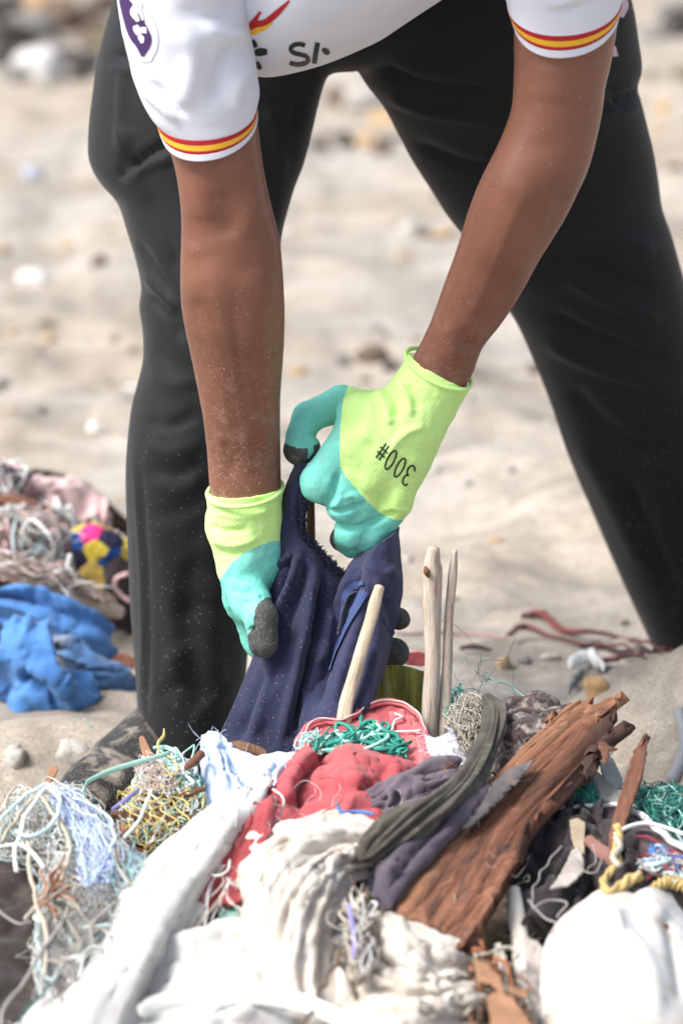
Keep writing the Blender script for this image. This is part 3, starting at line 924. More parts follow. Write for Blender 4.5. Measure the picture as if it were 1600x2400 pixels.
for (rings_, cuff, strokes, seed) in (
        (slA, cuffA, [([(400, 60), (450, 120), (440, 200), (420, 260)], 22, 0.0068), ([(560, 90), (520, 160), (500, 240)], 16, -0.0068), ([(470, 60), (530, 90), (580, 70)], 14, 0.0068), ([(330, 200), (370, 235), (420, 285)], 10, 0.0085), ([(350, 190), (395, 235), (425, 280)], 9, -0.0068), ([(590, 140), (560, 200), (550, 270)], 14, 0.0051), ([(420, 20), (500, 30), (560, 10)], 14, -0.0068)], 61),
        (slB, cuffB, [([(1290, 10), (1340, 0), (1400, -30)], 14, 0.0068), ([(1295, 30), (1330, 20), (1370, 0)], 8, -0.0051)], 67)):
    G, N = sleeve(rings_, None, strokes, None, seed)
    sl = mesh_obj('sleeve', G.reshape(-1, 3), grid_faces(72, 64, True), white_shirt, person)
    C_ = loft(cuff, 64, 25, 0.95)
    ctr = C_.mean(1, keepdims=True)
    out_ = C_ - ctr; out_ /= np.linalg.norm(out_, axis=-1, keepdims=True)
    for (nm, a, b, mt, lift) in (('cuff_stripe', 0, 5, red_trim, 0.0006), ('cuff_stripe', 5, 11, yellow_trim, 0.0010), ('cuff_stripe', 11, 15, red_trim, 0.0006), ('cuff', 15, 24, white_shirt, 0.0012)):
        q = C_[a:b + 1] + out_[a:b + 1] * lift
        inner = q[::-1] - out_[a:b + 1][::-1] * 0.003
        g = np.concatenate([q, inner, q[:1]])
        st = mesh_obj(nm, g.reshape(-1, 3), grid_faces(len(g), 64, True), mt, sl)
        if nm == 'cuff_stripe': st['label'] = 'yellow knitted stripe' if mt is yellow_trim else 'red knitted stripe'
    if rings_ is slA:
        ab = bvh_of(G.reshape(-1, 3), grid_faces(72, 64, True))
        ribbons('badge', ab, [([z1(205, -30), z1(225, 60), z1(250, 140), z1(272, 215), z1(282, 284)], [52, 66, 80, 66, 22])], badge_white, sl, 0.0008, 26, 10)
        ribbons('badge', ab, [([z1(192, -10), z1(212, 60), z1(240, 130), z1(268, 190), z1(268, 258)], [34, 38, 46, 42, 6])], badge_purple, sl, 0.0014, 26, 8)
        ribbons('badge_marking', ab, [([z1(222, -10), z1(236, 20), z1(228, 55), z1(250, 95)], [14, 10, 16, 8]), ([z1(262, 5), z1(250, 35), z1(262, 62), z1(270, 90)], [8, 14, 8, 5]), ([z1(236, 115), z1(246, 138), z1(254, 158)], [12, 16, 10]), ([z1(274, 122), z1(272, 150)], [12, 16]), ([z1(248, 172), z1(262, 172), z1(268, 196)], [4, 14, 6])], badge_white, sl, 0.0019, 12, 5)
# small pale print on the trouser hip
tb = bvh_of(tV, tF)
pale_pink = plain_mat('pale_pink_print', (0.55, 0.40, 0.47), 0.7, 0.15)
for st_ in (([(1457, -8), (1462, 14), (1452, 40)], [10, 16, 12]), ([(1436, 108), (1440, 132)], [8, 12])):
    ribbons('trouser_print', tb, [st_], pale_pink, trousers, 0.001, 10, 4)

# shoes
shoe_mat = cloth_mat('black_shoe', (0.012, 0.012, 0.013), (0.03, 0.03, 0.03), 20, 0.8, speck=0.5, dirt=(0.36, 0.31, 0.25), dirt_amt=0.95)
def shoe(heel, toe, zbase):
    path = np.linspace(heel, toe, 14)
    d = (toe - heel) / np.linalg.norm(toe - heel)
    side = np.cross(d, [0, 0, 1]); side /= np.linalg.norm(side)
    w = np.interp(np.linspace(0, 1, 14), [0, .08, .3, .6, .8, .95, 1], [.012, .034, .038, .046, .048, .034, .012])
    h = np.interp(np.linspace(0, 1, 14), [0, .08, .3, .5, .7, .9, 1], [.035, .062, .062, .052, .040, .030, .012])
    a = np.arange(24) / 24 * 2 * np.pi
    G = np.stack([p + np.cos(a)[:, None] * side * w[i] + (np.clip(np.sin(a), -0.15, 1)[:, None] * h[i] + 0.02) * np.array([0, 0, 1]) for i, p in enumerate(path)])
    V, F = closed_loft(G)
    o = mesh_obj('shoe', V, F, shoe_mat, person)
    q = [(0.4, 0.58), (0.5, 0.64)]
    S = np.stack([p + np.cos(a)[:, None] * side * (w[i] + 0.004) + (np.sin(a)[:, None] * 0.010 + 0.008) * np.array([0, 0, 1]) for i, p in enumerate(path)])
    V, F = closed_loft(S)
    mesh_obj('sole', V, F, shoe_mat, o)
shoe(np.array([-0.165, 0.335, 0.0]), np.array([-0.285, 0.075, -0.012]), 0)
shoe(P(1745, 1600, 0.76) * [1, 1, 0] + [0, 0, 0.012], P(1740, 1600, 0.50) * [1, 1, 0] + [0, 0, 0.015], 0)

# ------------------------------------------------------------------ gloves
def knit_mat():
    t = NT('yellow_knit')
    c = t.mix(t.noise(t.obj, 25, 4), (0.53, 0.85, 0.24), (0.62, 0.89, 0.34))
    w = t.math('MULTIPLY', t.wave(t.map(t.obj, (1, 0.3, 1)), 150, 'DIAGONAL'), t.wave(t.map(t.obj, (1, 0.3, -1)), 150, 'DIAGONAL'))
    c = t.mix(t.math('MULTIPLY', w, 0.14), c, (0.36, 0.68, 0.14))
    return t.out(c, 0.8, t.bump(w, 0.28, 0.001, t.bump(t.noise(t.obj, 70, 3), 0.3, 0.003)), 0.25, 0.2)
def rubber_mat(name, c1, c2, dirt, amt, rough):
    t = NT(name)
    c = t.mix(t.noise(t.obj, 30, 4), c1, c2)
    c = t.mix(t.ramp(t.noise(t.obj, 45, 7, 0.75, 0.4), [(0.48, (0, 0, 0)), (0.72, (amt,) * 3)]), c, dirt)
    v = t.math('MULTIPLY', t.speck(700, 0.27, 0.12, 14), 0.7)
    c = t.mix(v, c, (0.6, 0.55, 0.47))
    n = t.bump(t.noise(t.obj, 650, 3, 0.7), 0.35, 0.0008)
    return t.out(c, rough, t.bump(t.noise(t.obj, 85, 4, 0.6, 0.5), 0.35, 0.003, n), 0.35)
knit = knit_mat()
teal = rubber_mat('teal_rubber', (0.14, 0.58, 0.48), (0.19, 0.66, 0.56), (0.26, 0.36, 0.29), 0.45, 0.62)
dark_tip = rubber_mat('dark_rubber', (0.042, 0.047, 0.048), (0.075, 0.08, 0.08), (0.22, 0.20, 0.17), 0.6, 0.85)

def inpoly(q, poly):
    poly = np.asarray(poly, float)
    r = np.zeros(len(q), bool)
    j = len(poly) - 1
    for i in range(len(poly)):
        (xi, yi), (xj, yj) = poly[i], poly[j]
        c = ((yi > q[:, 1]) != (yj > q[:, 1])) & (q[:, 0] < (xj - xi) * (q[:, 1] - yi) / (yj - yi + 1e-12) + xi)
        r ^= c
        j = i
    return r

def build_glove(chains, k, cut_p, cut_n, yellow_poly, dark_fn, strokes, Yb, ysc=0.8, h=0.0013, back_teal=True):
    segs = []
    for (pts, kk) in chains:
        for a, b in zip(pts[:-1], pts[1:]):
            A, B = P(a[0], a[1], Yb + a[2]), P(b[0], b[1], Yb + b[2])
            sc = np.array([1, 1 / ysc, 1])
            segs.append((A * sc, B * sc, a[3] * mpp(Yb), b[3] * mpp(Yb), kk * mpp(Yb)))
    def f(p):
        q = p * np.array([1, 1 / ysc, 1])
        d = None
        for (A, B, ra, rb, kk) in segs:
            e = cone_d(q, A, B, ra, rb)
            d = e if d is None else smin(d, e, kk)
        return np.maximum(d * 0.9, (p - cut_p) @ cut_n)
    allp = np.array([s[i] / np.array([1, 1 / ysc, 1]) for s in segs for i in (0, 1)])
    rm = max(max(s[2], s[3]) for s in segs)
    V, F = surface_nets(f, allp.min(0) - rm - 0.006, allp.max(0) + rm + 0.006, h)
    V, N = relax(f, V, 3)
    V = emboss(V, N, strokes)
    V = V + N * (0.0007 * fbm(V * 70, 3, 71))[:, None]
    N = vert_normals(V, F)
    q = proj(V)
    cls = np.ones(len(V), int)
    yel = inpoly(q, yellow_poly)
    cls[yel] = 0
    if back_teal: pass
    cls[dark_fn(V, q, N)] = 2
    fc = np.sort(cls[F], axis=1)[:, 1]
    # snap colour boundaries a little smoother
    return V, F, N, fc

def split_glove(V, F, N, fc):
    root = None
    objs = {}
    for c, (nm, mt) in enumerate((('glove', knit), ('rubber_coating', teal), ('fingertip_coating', dark_tip))):
        sub = F[fc == c]
        used, inv = np.unique(sub, return_inverse=True)
        fi = inv.reshape(sub.shape)
        # one object for each separate patch
        lab = np.arange(len(used))
        while True:
            mn = lab[fi].min(1)
            new = lab.copy()
            np.minimum.at(new, fi.ravel(), np.repeat(mn, 4))
            new = new[new]
            if (new == lab).all(): break
            lab = new
        ids, cnt = np.unique(lab[fi[:, 0]], return_counts=True)
        for q_ in ids[np.argsort(-cnt)]:
            fs = fi[lab[fi[:, 0]] == q_]
            if len(fs) < 25 and c != 0: 
                pass
            if c == 0 and q_ != ids[np.argmax(cnt)]: continue
            us2, inv2 = np.unique(fs, return_inverse=True)
            o = mesh_obj(nm, V[used][us2], inv2.reshape(fs.shape), mt, person if c == 0 else objs[0], normals=N[used][us2])
            objs.setdefault(c, o)
    return objs

# glove on the bent arm: back of the hand towards the camera, fingers closed on the navy cloth
YR = 0.0
chR = [
    ([(1035, 860, 0.0, 84), (975, 960, 0.0, 80)], 20), ([(975, 960, 0.0, 80), (925, 1040, 0.0, 92)], 25),
    ([(950, 985, -0.005, 60), (838, 966, -0.004, 50)], 40), ([(940, 1000, -0.01, 60), (835, 1045, -0.016, 44)], 35),
    ([(950, 1010, -0.01, 62), (862, 1118, -0.016, 44)], 35), ([(965, 1020, -0.004, 58), (925, 1172, -0.008, 42)], 35),
    ([(905, 965, 0.03, 46), (800, 946, 0.035, 42), (722, 978, 0.028, 36), (704, 1020, 0.020, 31), (703, 1054, 0.014, 38)], 12), ([(703, 1054, 0.014, 34), (728, 1044, 0.012, 22)], 8),
    ([(838, 985, -0.004, 44), (796, 1058, -0.010, 40), (752, 1130, -0.012, 48), (775, 1150, 0.03, 40)], 10),
    ([(838, 1060, -0.012, 44), (806, 1184, -0.014, 40), (825, 1200, 0.035, 36)], 8),
    ([(866, 1125, -0.012, 44), (822, 1246, -0.004, 39), (800, 1265, 0.022, 28)], 8),
    ([(925, 1176, -0.006, 42), (866, 1254, 0.000, 40), (826, 1272, 0.018, 36)], 10)]
cutp = P(1027, 868, 0.0)
cn = P(1060, 812, 0.0) - P(1027, 868, 0.0); cn /= np.linalg.norm(cn)
yelR = [(822, 880), (816, 906), (804, 938), (798, 1000), (796, 1060), (797, 1092), (812, 1120), (835, 1146), (862, 1176), (890, 1202), (912, 1212), (928, 1219), (948, 1217), (1100, 1240), (1200, 800), (900, 780)]
def darkR(V, q, N):
    thumb = (q[:, 1] > 1036 + 14 * np.sin((q[:, 0] - 664) / 28)) & (q[:, 0] < 757) & (q[:, 1] < 1108) & (V[:, 1] > 0.0) & ~((q[:, 0] > 722) & (V[:, 1] < 0.004))
    ringt = (q[:, 0] < 782 + (q[:, 1] - 1262) ** 2 * 0.01) & (q[:, 1] > 1240) & (q[:, 1] < 1292)
    return thumb | ringt
stR = [([(905, 902), (925, 940), (930, 985)], 9, -0.0047), ([(880, 905), (905, 960), (915, 1000)], 10, 0.0041), ([(930, 888), (955, 930), (962, 980)], 10, 0.0041), ([(955, 900), (985, 960)], 8, -0.0030),
       ([(1000, 1000), (960, 1010), (925, 1040), (905, 1080)], 10, 0.0030), ([(870, 935), (865, 990), (850, 1040)], 16, 0.0027),
       ([(792, 1105), (780, 1150), (752, 1185)], 7, -0.0054), ([(760, 1192), (800, 1198), (835, 1185), (860, 1175)], 7, -0.0047), ([(800, 1170), (830, 1160), (850, 1190)], 8, 0.0027), ([(780, 1238), (840, 1236), (900, 1210), (935, 1205)], 8, -0.0054),
       ([(800, 1140), (795, 1175), (770, 1200)], 8, 0.0034), ([(830, 1150), (880, 1200)], 12, 0.0014), ([(985, 1060), (950, 1130), (935, 1190)], 22, 0.0020)]
gR = build_glove(chR, 20, cutp, cn, yelR, darkR, stR, YR)
oR = split_glove(*gR)
# rolled hem of the cuff
def rim(c_l, c_r, Y, b, r_px, parent, tilt=0.0):
    L, R = P(*c_l, Y), P(*c_r, Y)
    c, A = (L + R) / 2, (R - L) / 2
    nrm = np.cross(A / np.linalg.norm(A), [0, -1, 0])
    a = np.arange(61) / 60 * 2 * np.pi
    path = c + np.cos(a)[:, None] * A + np.sin(a)[:, None] * (np.array([0, -b, -tilt]))
    v, f, uv = tube(path, r_px * mpp(Y), 8, cap=False)
    return mesh_obj('cuff_hem', v, f, knit, parent)
rim((950, 832), (1103, 897), 0.0, 0.031, 5.5, oR[0], 0.010)
gb = bvh_of(gR[0], gR[1])
zz = lambda x, y: (450 + x * 0.4464, 800 + y * 0.4464)
def glyph(strokes, c, wpx=17, hpx=48):
    b = np.array([-0.74, -0.62]); u = np.array([-0.47, 0.88])
    return [([tuple(np.array(c) + b * (x - .5) * wpx + u * (y - .5) * hpx) for (x, y) in s], 4.3) for s in strokes]
zero = [[(.5 + .5 * math.cos(a), .5 + .5 * math.sin(a)) for a in np.linspace(0, 2 * math.pi, 17)]]
three = [[(.02, .85), (.25, 1.0), (.7, .97), (.95, .78), (.8, .57), (.45, .52)], [(.45, .52), (.85, .46), (1.0, .25), (.75, .03), (.3, 0), (.0, .16)]]
hsh = [[(.18, 0), (.42, 1)], [(.6, 0), (.84, 1)], [(-.05, .36), (1.0, .36)], [(0.02, .66), (1.07, .66)]]
st = glyph(three, zz(1135, 702)) + glyph(zero, zz(1090, 662)) + glyph(zero, zz(1042, 622)) + glyph(hsh, zz(1000, 580), 22, 42)
ribbons('size_print', gb, st, plain_mat('print_ink', (0.02, 0.05, 0.02), 0.7, 0.1), oR[0], 0.0007, 22, 3)

# glove on the straight arm: thumb in front of the cloth, fingers round behind it
chL = [
    ([(573, 1140, 0.0, 90), (572, 1230, 0.0, 84)], 20), ([(572, 1230, 0.0, 84), (585, 1310, 0.0, 76)], 25),
    ([(585, 1300, 0.0, 76), (588, 1400, 0.012, 66)], 25),
    ([(572, 1360, -0.012, 52), (588, 1412, -0.03, 44), (612, 1446, -0.05, 36), (618, 1506, -0.056, 36)], 18),
    ([(585, 1400, 0.02, 56), (604, 1512, 0.03, 30)], 20),
    ([(600, 1400, 0.03, 46), (760, 1425, 0.055, 34), (934, 1450, 0.020, 27)], 14),
    ([(600, 1430, 0.03, 46), (760, 1500, 0.062, 36), (924, 1530, 0.016, 36)], 12),
    ([(600, 1470, 0.03, 40), (750, 1590, 0.06, 34), (904, 1634, 0.014, 32)], 12),
    ([(600, 1500, 0.03, 34), (740, 1660, 0.055, 30), (840, 1705, 0.03, 26)], 12)]
cutp = P(573, 1150, 0.0)
cn = P(566, 1080, 0.0) - P(573, 1150, 0.0); cn /= np.linalg.norm(cn)
yelL = [(400, 1366), (500, 1366), (520, 1352), (540, 1322), (570, 1296), (606, 1278), (640, 1266), (720, 1262), (720, 1080), (400, 1080)]
def darkL(V, q, N):
    tips = (q[:, 0] > 868) & (q[:, 1] > 1390)
    th = inpoly(q, [(596, 1432), (604, 1414), (622, 1400), (700, 1400), (700, 1600), (590, 1600), (584, 1530), (570, 1510), (574, 1494), (592, 1474)]) & (V[:, 1] < -0.012)
    return tips | th
stL = [([(490, 1230), (530, 1245), (590, 1240)], 9, -0.003), ([(495, 1262), (540, 1278), (610, 1262)], 9, 0.003), ([(500, 1200), (560, 1212), (640, 1196)], 8, 0.002), ([(505, 1290), (545, 1300), (590, 1285)], 7, -0.0022),
       ([(520, 1340), (560, 1330), (610, 1300)], 18, 0.002), ([(540, 1380), (570, 1390), (600, 1380)], 9, -0.003), ([(560, 1400), (590, 1402), (612, 1396)], 7, 0.003), ([(586, 1470), (594, 1480)], 8, -0.004), ([(532, 1420), (556, 1470), (590, 1530)], 9, -0.002)]
gL = build_glove(chL, 20, cutp, cn, yelL, darkL, stL, 0.0)
oL = split_glove(*gL)
rim((486, 1158), (662, 1141), 0.0, 0.037, 5.5, oL[0], 0.008)
# ------------------------------------------------------------------ rubbish heap
def HP(pts, d=0.0):
    a = np.asarray(pts, float)
    y = ypile(a[..., 1]) + d
    return PA(np.concatenate([a[..., :2], y[..., None] * np.ones(a.shape[:-1] + (1,))], -1)) if a.shape[-1] == 2 else PA(np.stack([a[..., 0], a[..., 1], ypile(a[..., 1]) + d + a[..., 2]], -1))

def sheet(name, rows, mat, label=None, cat=None, group=None, parent=None, d=0.0, n=48, m=48, t=0.002, su=1.08, sv=1.08, iters=70, attach=0.03, bend=0.12, bulge=0.0, seed=1, rag=0.0, strokes=(), jitter=0.003, absolute=False, post=None, rough=0.0, rscale=30, kind=None, cell=None, folds=(), crease=0.0, fray=0):
    """a piece of cloth or board: control rows in photograph pixels (x, y[, depth]) set down at its own depth in the heap, then crumpled"""
    c = np.array([[tuple(q) + (0.0,) * (3 - len(q)) for q in r] for r in rows], float)
    S = surf(c, n, m)
    u = np.linspace(0, 1, m)[None]; v = np.linspace(0, 1, n)[:, None]
    Y = S[..., 2] + d + (0 if absolute else ypile(S[..., 1]))
    Y = Y - bulge * np.sin(np.pi * u) ** 0.7 * np.clip(np.sin(np.pi * v) ** 0.5, 0.0, 1)
    G = PA(np.stack([S[..., 0], S[..., 1], Y], -1))
    if rag:
        e = noise(np.stack([np.arange(m) * 0.7, np.full(m, seed), np.zeros(m)], -1), seed)
        for k, i in ((0, 1), (-1, -2)):
            G[k] += (G[k] - G[i]) * (rag * e)[:, None]
    if iters:
        cn = cell or (26, 26)
        cn = (min(cn[0], n), min(cn[1], m))
        Gc = surf(G, *cn) if cn != (n, m) else G
        iv = np.round(np.linspace(0, n - 1, cn[0])).astype(int); iu = np.round(np.linspace(0, m - 1, cn[1])).astype(int)
        Gc = G[np.ix_(iv, iu)]
        Gc = pbd(Gc, su, sv, iters, attach, bend, seed=seed, jitter=jitter)
        G = surf(Gc, n, m)
        G = G + grid_normals(G) * (0.0012 * fbm(G * 55 + seed, 3, seed))[..., None]
    for (fa, fl, amp, ax_, sd) in folds:          # long folds: frequency across, frequency along, height, direction they run in
        uu, vv = np.meshgrid(np.linspace(0, 1, m), np.linspace(0, 1, n))
        A_, B_ = (uu, vv) if ax_ == 'v' else (vv, uu)
        w_ = 0.10 * noise(np.stack([A_ * 2.5, B_ * 2.2, A_ * 0 + sd], -1), sd)
        q_ = np.stack([(A_ + w_) * fa, B_ * fl, A_ * 0 + sd * 1.7], -1)
        f_ = noise(q_, sd + 1) + 0.45 * noise(q_ * [2.1, 1.3, 1], sd + 2)
        f_ = 1 - 2.2 * np.abs(f_) ** 0.85
        G = G + grid_normals(G) * np.sign(-(grid_normals(G) * (G - CAM)).sum()) * (amp * f_)[..., None]
    if crease:
        Nq = grid_normals(G)
        w_ = 0.012 * np.stack([noise(G * 20 + 5 * i + seed, seed + i) for i in range(3)], -1)
        r1 = 1 - 2.4 * np.abs(noise((G + w_) * 34 + seed, seed + 5)) ** 0.8
        r2 = 1 - 2.4 * np.abs(noise((G + w_) * 75 + seed, seed + 6)) ** 0.8
        G = G + Nq * (crease * (r1 + 0.4 * r2))[..., None]
    if rough:
        G = G + grid_normals(G) * (rough * fbm(G * rscale + seed, 4, seed))[..., None]
    if len(strokes):
        N = grid_normals(G)
        if (N * (G - CAM)).sum() > 0: N = -N
        G = emboss(G.reshape(-1, 3), N.reshape(-1, 3), strokes).reshape(G.shape)
    if post is not None:
        G = post(G)
    V, F, uv = shell(G, t)
    o = mesh_obj(name, V, F, mat, parent, uv)
    if fray:
        gq = np.random.default_rng(seed + 900)
        bd = np.concatenate([G[0], G[:, -1], G[-1], G[:, 0]]); inn = np.concatenate([G[2], G[:, -3], G[-3], G[:, 2]])
        k_ = gq.integers(len(bd), size=fray)
        dr = bd[k_] - inn[k_]; dr /= np.maximum(np.linalg.norm(dr, axis=1, keepdims=True), 1e-9)
        L_ = gq.uniform(0.002, 0.009, fray)[:, None]
        dr = dr + gq.normal(size=(fray, 3)) * 0.55
        cu = gq.normal(size=(fray, 3)) * 0.5
        ts_ = np.linspace(0, 1, 7)
        pth = bd[k_][:, None] + (dr * L_)[:, None] * ts_[None, :, None] + (cu * L_)[:, None] * (ts_ ** 2)[None, :, None] - np.array([0, 0, 1]) * (L_ * 0.4)[:, None] * (ts_ ** 2)[None, :, None]
        vv_, ff_, _i = tubes(pth, np.full(fray, 0.00032), 3)
        props(mesh_obj('frayed_thread', vv_, ff_, mat, o if parent is None else parent), kind='stuff')
    if parent is None:
        props(o, label, cat, group, kind)
    elif label: o['label'] = label
    return o

def wire(name, pts, r_px, mat, label=None, cat=None, group=None, parent=None, d=0.0, n=40, sides=7, flat=1.0, wob=0.0, seed=1, bump=None, twist=0.0, absolute=False):
    c = np.array([tuple(q) + (0.0,) * (3 - len(q)) for q in pts], float)
    S = catmull(c, n)
    Y = S[:, 2] + d + (0 if absolute else ypile(S[:, 1]))
    W = PA(np.stack([S[:, 0], S[:, 1], Y], -1))
    if wob: W = W + wob * np.stack([noise(W * 60 + 9 * i, seed + i) for i in range(3)], -1)
    r = np.asarray(r_px, float)
    if r.ndim: r = np.interp(np.linspace(0, 1, n), np.linspace(0, 1, len(r)), r)
    V, F, uv = tube(W, r * mpp(float(Y.mean())), sides, flat, True, bump, twist)
    o = mesh_obj(name, V, F, mat, parent, uv)
    if parent is None: props(o, label, cat, group)
    elif label: o['label'] = label
    return o

def tangle(name, poly, count, r_mm, mats, label, cat, d=0.0, spread=0.02, length=(0.06, 0.2), curl=26, seed=1, group=None, absolute=None, direction=None, steps=18, sides=4, weights=None, parent=None, soft=14.0, confine=True):
    """a knot of loose fibres: every strand a real thin tube wandering over the heap inside its outline"""
    g = np.random.default_rng(seed)
    poly = np.asarray(poly, float)
    lo, hi = poly.min(0), poly.max(0)
    px_m = 1.0 / mpp(-0.2 if absolute is None else absolute)
    K = count
    q = np.zeros((K, 2)); todo = np.ones(K, bool)
    while todo.any():
        c = lo + g.random((K, 2)) * (hi - lo)
        ok = inpoly(c, poly) & todo
        q[ok] = c[ok]; todo &= ~ok
    L = g.uniform(length[0], length[1], K) * px_m
    knots = 7
    th = g.uniform(0, 2 * np.pi, K) if direction is None else np.radians(direction[0] + g.normal(size=K) * direction[1])
    turn = g.normal(size=K) * curl * 0.018
    dz = g.normal(size=K) * spread
    kp = []
    cen = poly.mean(0)
    for s in range(knots):
        Y = (ypile(q[:, 1]) if absolute is None else absolute) + d + dz
        kp.append(np.concatenate([q, Y[:, None]], 1))
        turn = 0.7 * turn + g.normal(size=K) * curl * 0.014
        th = th + turn
        nx = q + np.stack([np.cos(th), np.sin(th)], 1) * (L / (knots - 1))[:, None]
        jit = g.normal(size=(K, 2)) * soft
        out = ~inpoly(nx + jit, poly) & confine
        for tr in range(5):                      # turn back before leaving the outline
            if not out.any(): break
            want = np.arctan2(cen[1] - q[:, 1], cen[0] - q[:, 0])
            th[out] += 0.75 * np.sin(want - th)[out] + 0.25 * g.normal(size=out.sum())
            nx2 = q + np.stack([np.cos(th), np.sin(th)], 1) * (L / (knots - 1) * (0.8 if tr > 1 else 1))[:, None]
            nx[out] = nx2[out]
            out = ~inpoly(nx + jit, poly) & confine
        esc = g.random(K) < 0.3                 # a few ends do stick out
        nx[out & ~esc] = (0.6 * q + 0.4 * nx)[out & ~esc]
        q = nx
        dz = 0.8 * dz + 0.6 * g.normal(size=K) * spread
    kp = np.array(kp)                            # knots, K, 3
    pts = PA(catmull(kp, steps)).transpose(1, 0, 2)
    r = g.choice(r_mm, K) * 0.001 * g.uniform(0.7, 1.25, K)
    V, F, idx = tubes(pts, r, sides)
    mi = g.choice(len(mats), K, p=weights)
    o = mesh_obj(name, V, F, mats, parent, None, mi[idx])
    if parent is None: props(o, label, cat, group)
    return o

def netting(name, rows, nu, nv, r_mm, mat, label, d=0.0, seed=1, slack=0.012, absolute=None):
    """a piece of real net: two sets of crossing twines with knots, hanging slack over the heap"""
    S = surf(np.array([[tuple(q) + (0.0,) * (3 - len(q)) for q in r] for r in rows], float), 50, 50)
    Y = S[..., 2] + d + (ypile(S[..., 1]) if absolute is None else absolute)
    G = PA(np.stack([S[..., 0], S[..., 1], Y], -1))
    G = G + slack * np.stack([noise(G * 18 + 9 * i, seed + i) + 0.6 * noise(G * 45 + 3 * i, seed + 9 + i) for i in range(3)], -1)
    def at(u, v):
        x = np.clip(u, 0, 1) * 49; y = np.clip(v, 0, 1) * 49
        i0 = np.minimum(x.astype(int), 48); j0 = np.minimum(y.astype(int), 48)
        fx = (x - i0)[:, None]; fy = (y - j0)[:, None]
        return (G[j0, i0] * (1 - fx) + G[j0, i0 + 1] * fx) * (1 - fy) + (G[j0 + 1, i0] * (1 - fx) + G[j0 + 1, i0 + 1] * fx) * fy
    paths, knots = [], []
    for sgn in (1, -1):
        for k in range(nu + nv):
            t = np.linspace(0, 1, nv * 4 + 1)
            u = (k - nv * 0.5) / nu + sgn * (t - 0.5) * nv / nu
            u = u + 0.012 * np.sin(t * nv * 2 * np.pi * 1.0 + seed + k)
            m_ = (u >= 0) & (u <= 1)
            if m_.sum() < 6: continue
            idx = np.where(m_)[0]
            tt = np.linspace(t[idx[0]], t[idx[-1]], 30)
            paths.append(at(np.interp(tt, t, u), tt))
    V, F, _ = tubes(np.array(paths), np.full(len(paths), r_mm * 0.001), 5)
    return props(mesh_obj(name, V, F, mat), label, 'net')

# colours of the heap
m_white = cloth_mat('white_sacking', (0.45, 0.44, 0.42), (0.58, 0.58, 0.57), 7, 0.75, 520, 0.25, dirt=(0.46, 0.38, 0.29), dirt_amt=0.4, spec=0.35)  # tan patches stand for dirt and for the shading in the folds
m_cream = cloth_mat('cream_cotton', (0.48, 0.42, 0.35), (0.62, 0.59, 0.54), 10, 0.85, 420, 0.2, dirt=(0.34, 0.24, 0.15), dirt_amt=0.55)  # brown patches mix dirt with painted brownish shading of the folds
m_red = cloth_mat('faded_red_cotton', (0.37, 0.055, 0.070), (0.50, 0.115, 0.125), 9, 0.9, 480, 0.2, dirt=(0.24, 0.05, 0.06), dirt_amt=0.4)
m_red_dark = cloth_mat('dark_red_cotton', (0.26, 0.035, 0.045), (0.36, 0.06, 0.07), 9, 0.9)
m_pink = cloth_mat('pink_red_cotton', (0.58, 0.10, 0.12), (0.68, 0.20, 0.20), 9, 0.9, 480, 0.2)
m_blue_pale = cloth_mat('pale_blue_cloth', (0.42, 0.55, 0.78), (0.60, 0.69, 0.84), 13, 0.85, 420, 0.3, dirt=(0.72, 0.70, 0.66), dirt_amt=0.5)
m_purple = cloth_mat('purple_grey_cloth', (0.085, 0.065, 0.085), (0.17, 0.135, 0.165), 16, 0.92, 420, 0.25, dirt=(0.25, 0.2, 0.17), dirt_amt=0.3)
m_plum = cloth_mat('dark_plum_cloth', (0.045, 0.036, 0.050), (0.11, 0.09, 0.115), 14, 0.9, 420, 0.2)
m_olive = cloth_mat('olive_grey_cloth', (0.040, 0.036, 0.028), (0.085, 0.076, 0.060), 24, 0.95, 420, 0.3, dirt=(0.24, 0.2, 0.16), dirt_amt=0.5)
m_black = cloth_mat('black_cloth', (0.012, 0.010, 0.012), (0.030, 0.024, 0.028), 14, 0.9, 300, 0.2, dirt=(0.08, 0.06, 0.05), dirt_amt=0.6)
m_dark_bag = cloth_mat('dark_brown_cloth', (0.016, 0.011, 0.011), (0.04, 0.03, 0.028), 16, 0.9, 0, dirt=(0.12, 0.09, 0.07), dirt_amt=0.6)
m_navy = cloth_mat('navy_jersey', (0.009, 0.013, 0.044), (0.016, 0.020, 0.060), 9, 0.75, 620, 0.35, speck=0.13, sheen=0.15, spec=0.3, specsize=0.22, dirt=(0.12, 0.11, 0.14), dirt_amt=0.12)
m_navy2 = cloth_mat('navy_jersey_faded', (0.018, 0.022, 0.068), (0.030, 0.034, 0.092), 9, 0.75, 620, 0.4, speck=0.08, sheen=0.2, spec=0.3, specsize=0.22)
m_blue_lining = cloth_mat('blue_lining', (0.035, 0.055, 0.16), (0.055, 0.085, 0.22), 20, 0.7, 700, 0.3)
m_navy_thread = plain_mat('navy_thread', (0.015, 0.018, 0.045), 0.9, 0.3)
m_zip = plain_mat('zip_teeth', (0.02, 0.025, 0.05), 0.45, 0.3)
s_white = plain_mat('white_fibre', (0.66, 0.67, 0.66), 0.7, 0.2, 30)
s_blue = plain_mat('pale_blue_fibre', (0.42, 0.50, 0.74), 0.7, 0.2, 30)
s_ice = plain_mat('ice_blue_fibre', (0.50, 0.64, 0.66), 0.7, 0.2, 30)
s_teal = plain_mat('teal_fibre', (0.035, 0.27, 0.21), 0.75, 0.35, 60)
s_teal_d = plain_mat('deep_teal_fibre', (0.03, 0.13, 0.12), 0.75, 0.35, 60)
s_mint = plain_mat('mint_fibre', (0.36, 0.62, 0.54), 0.6, 0.2, 30)
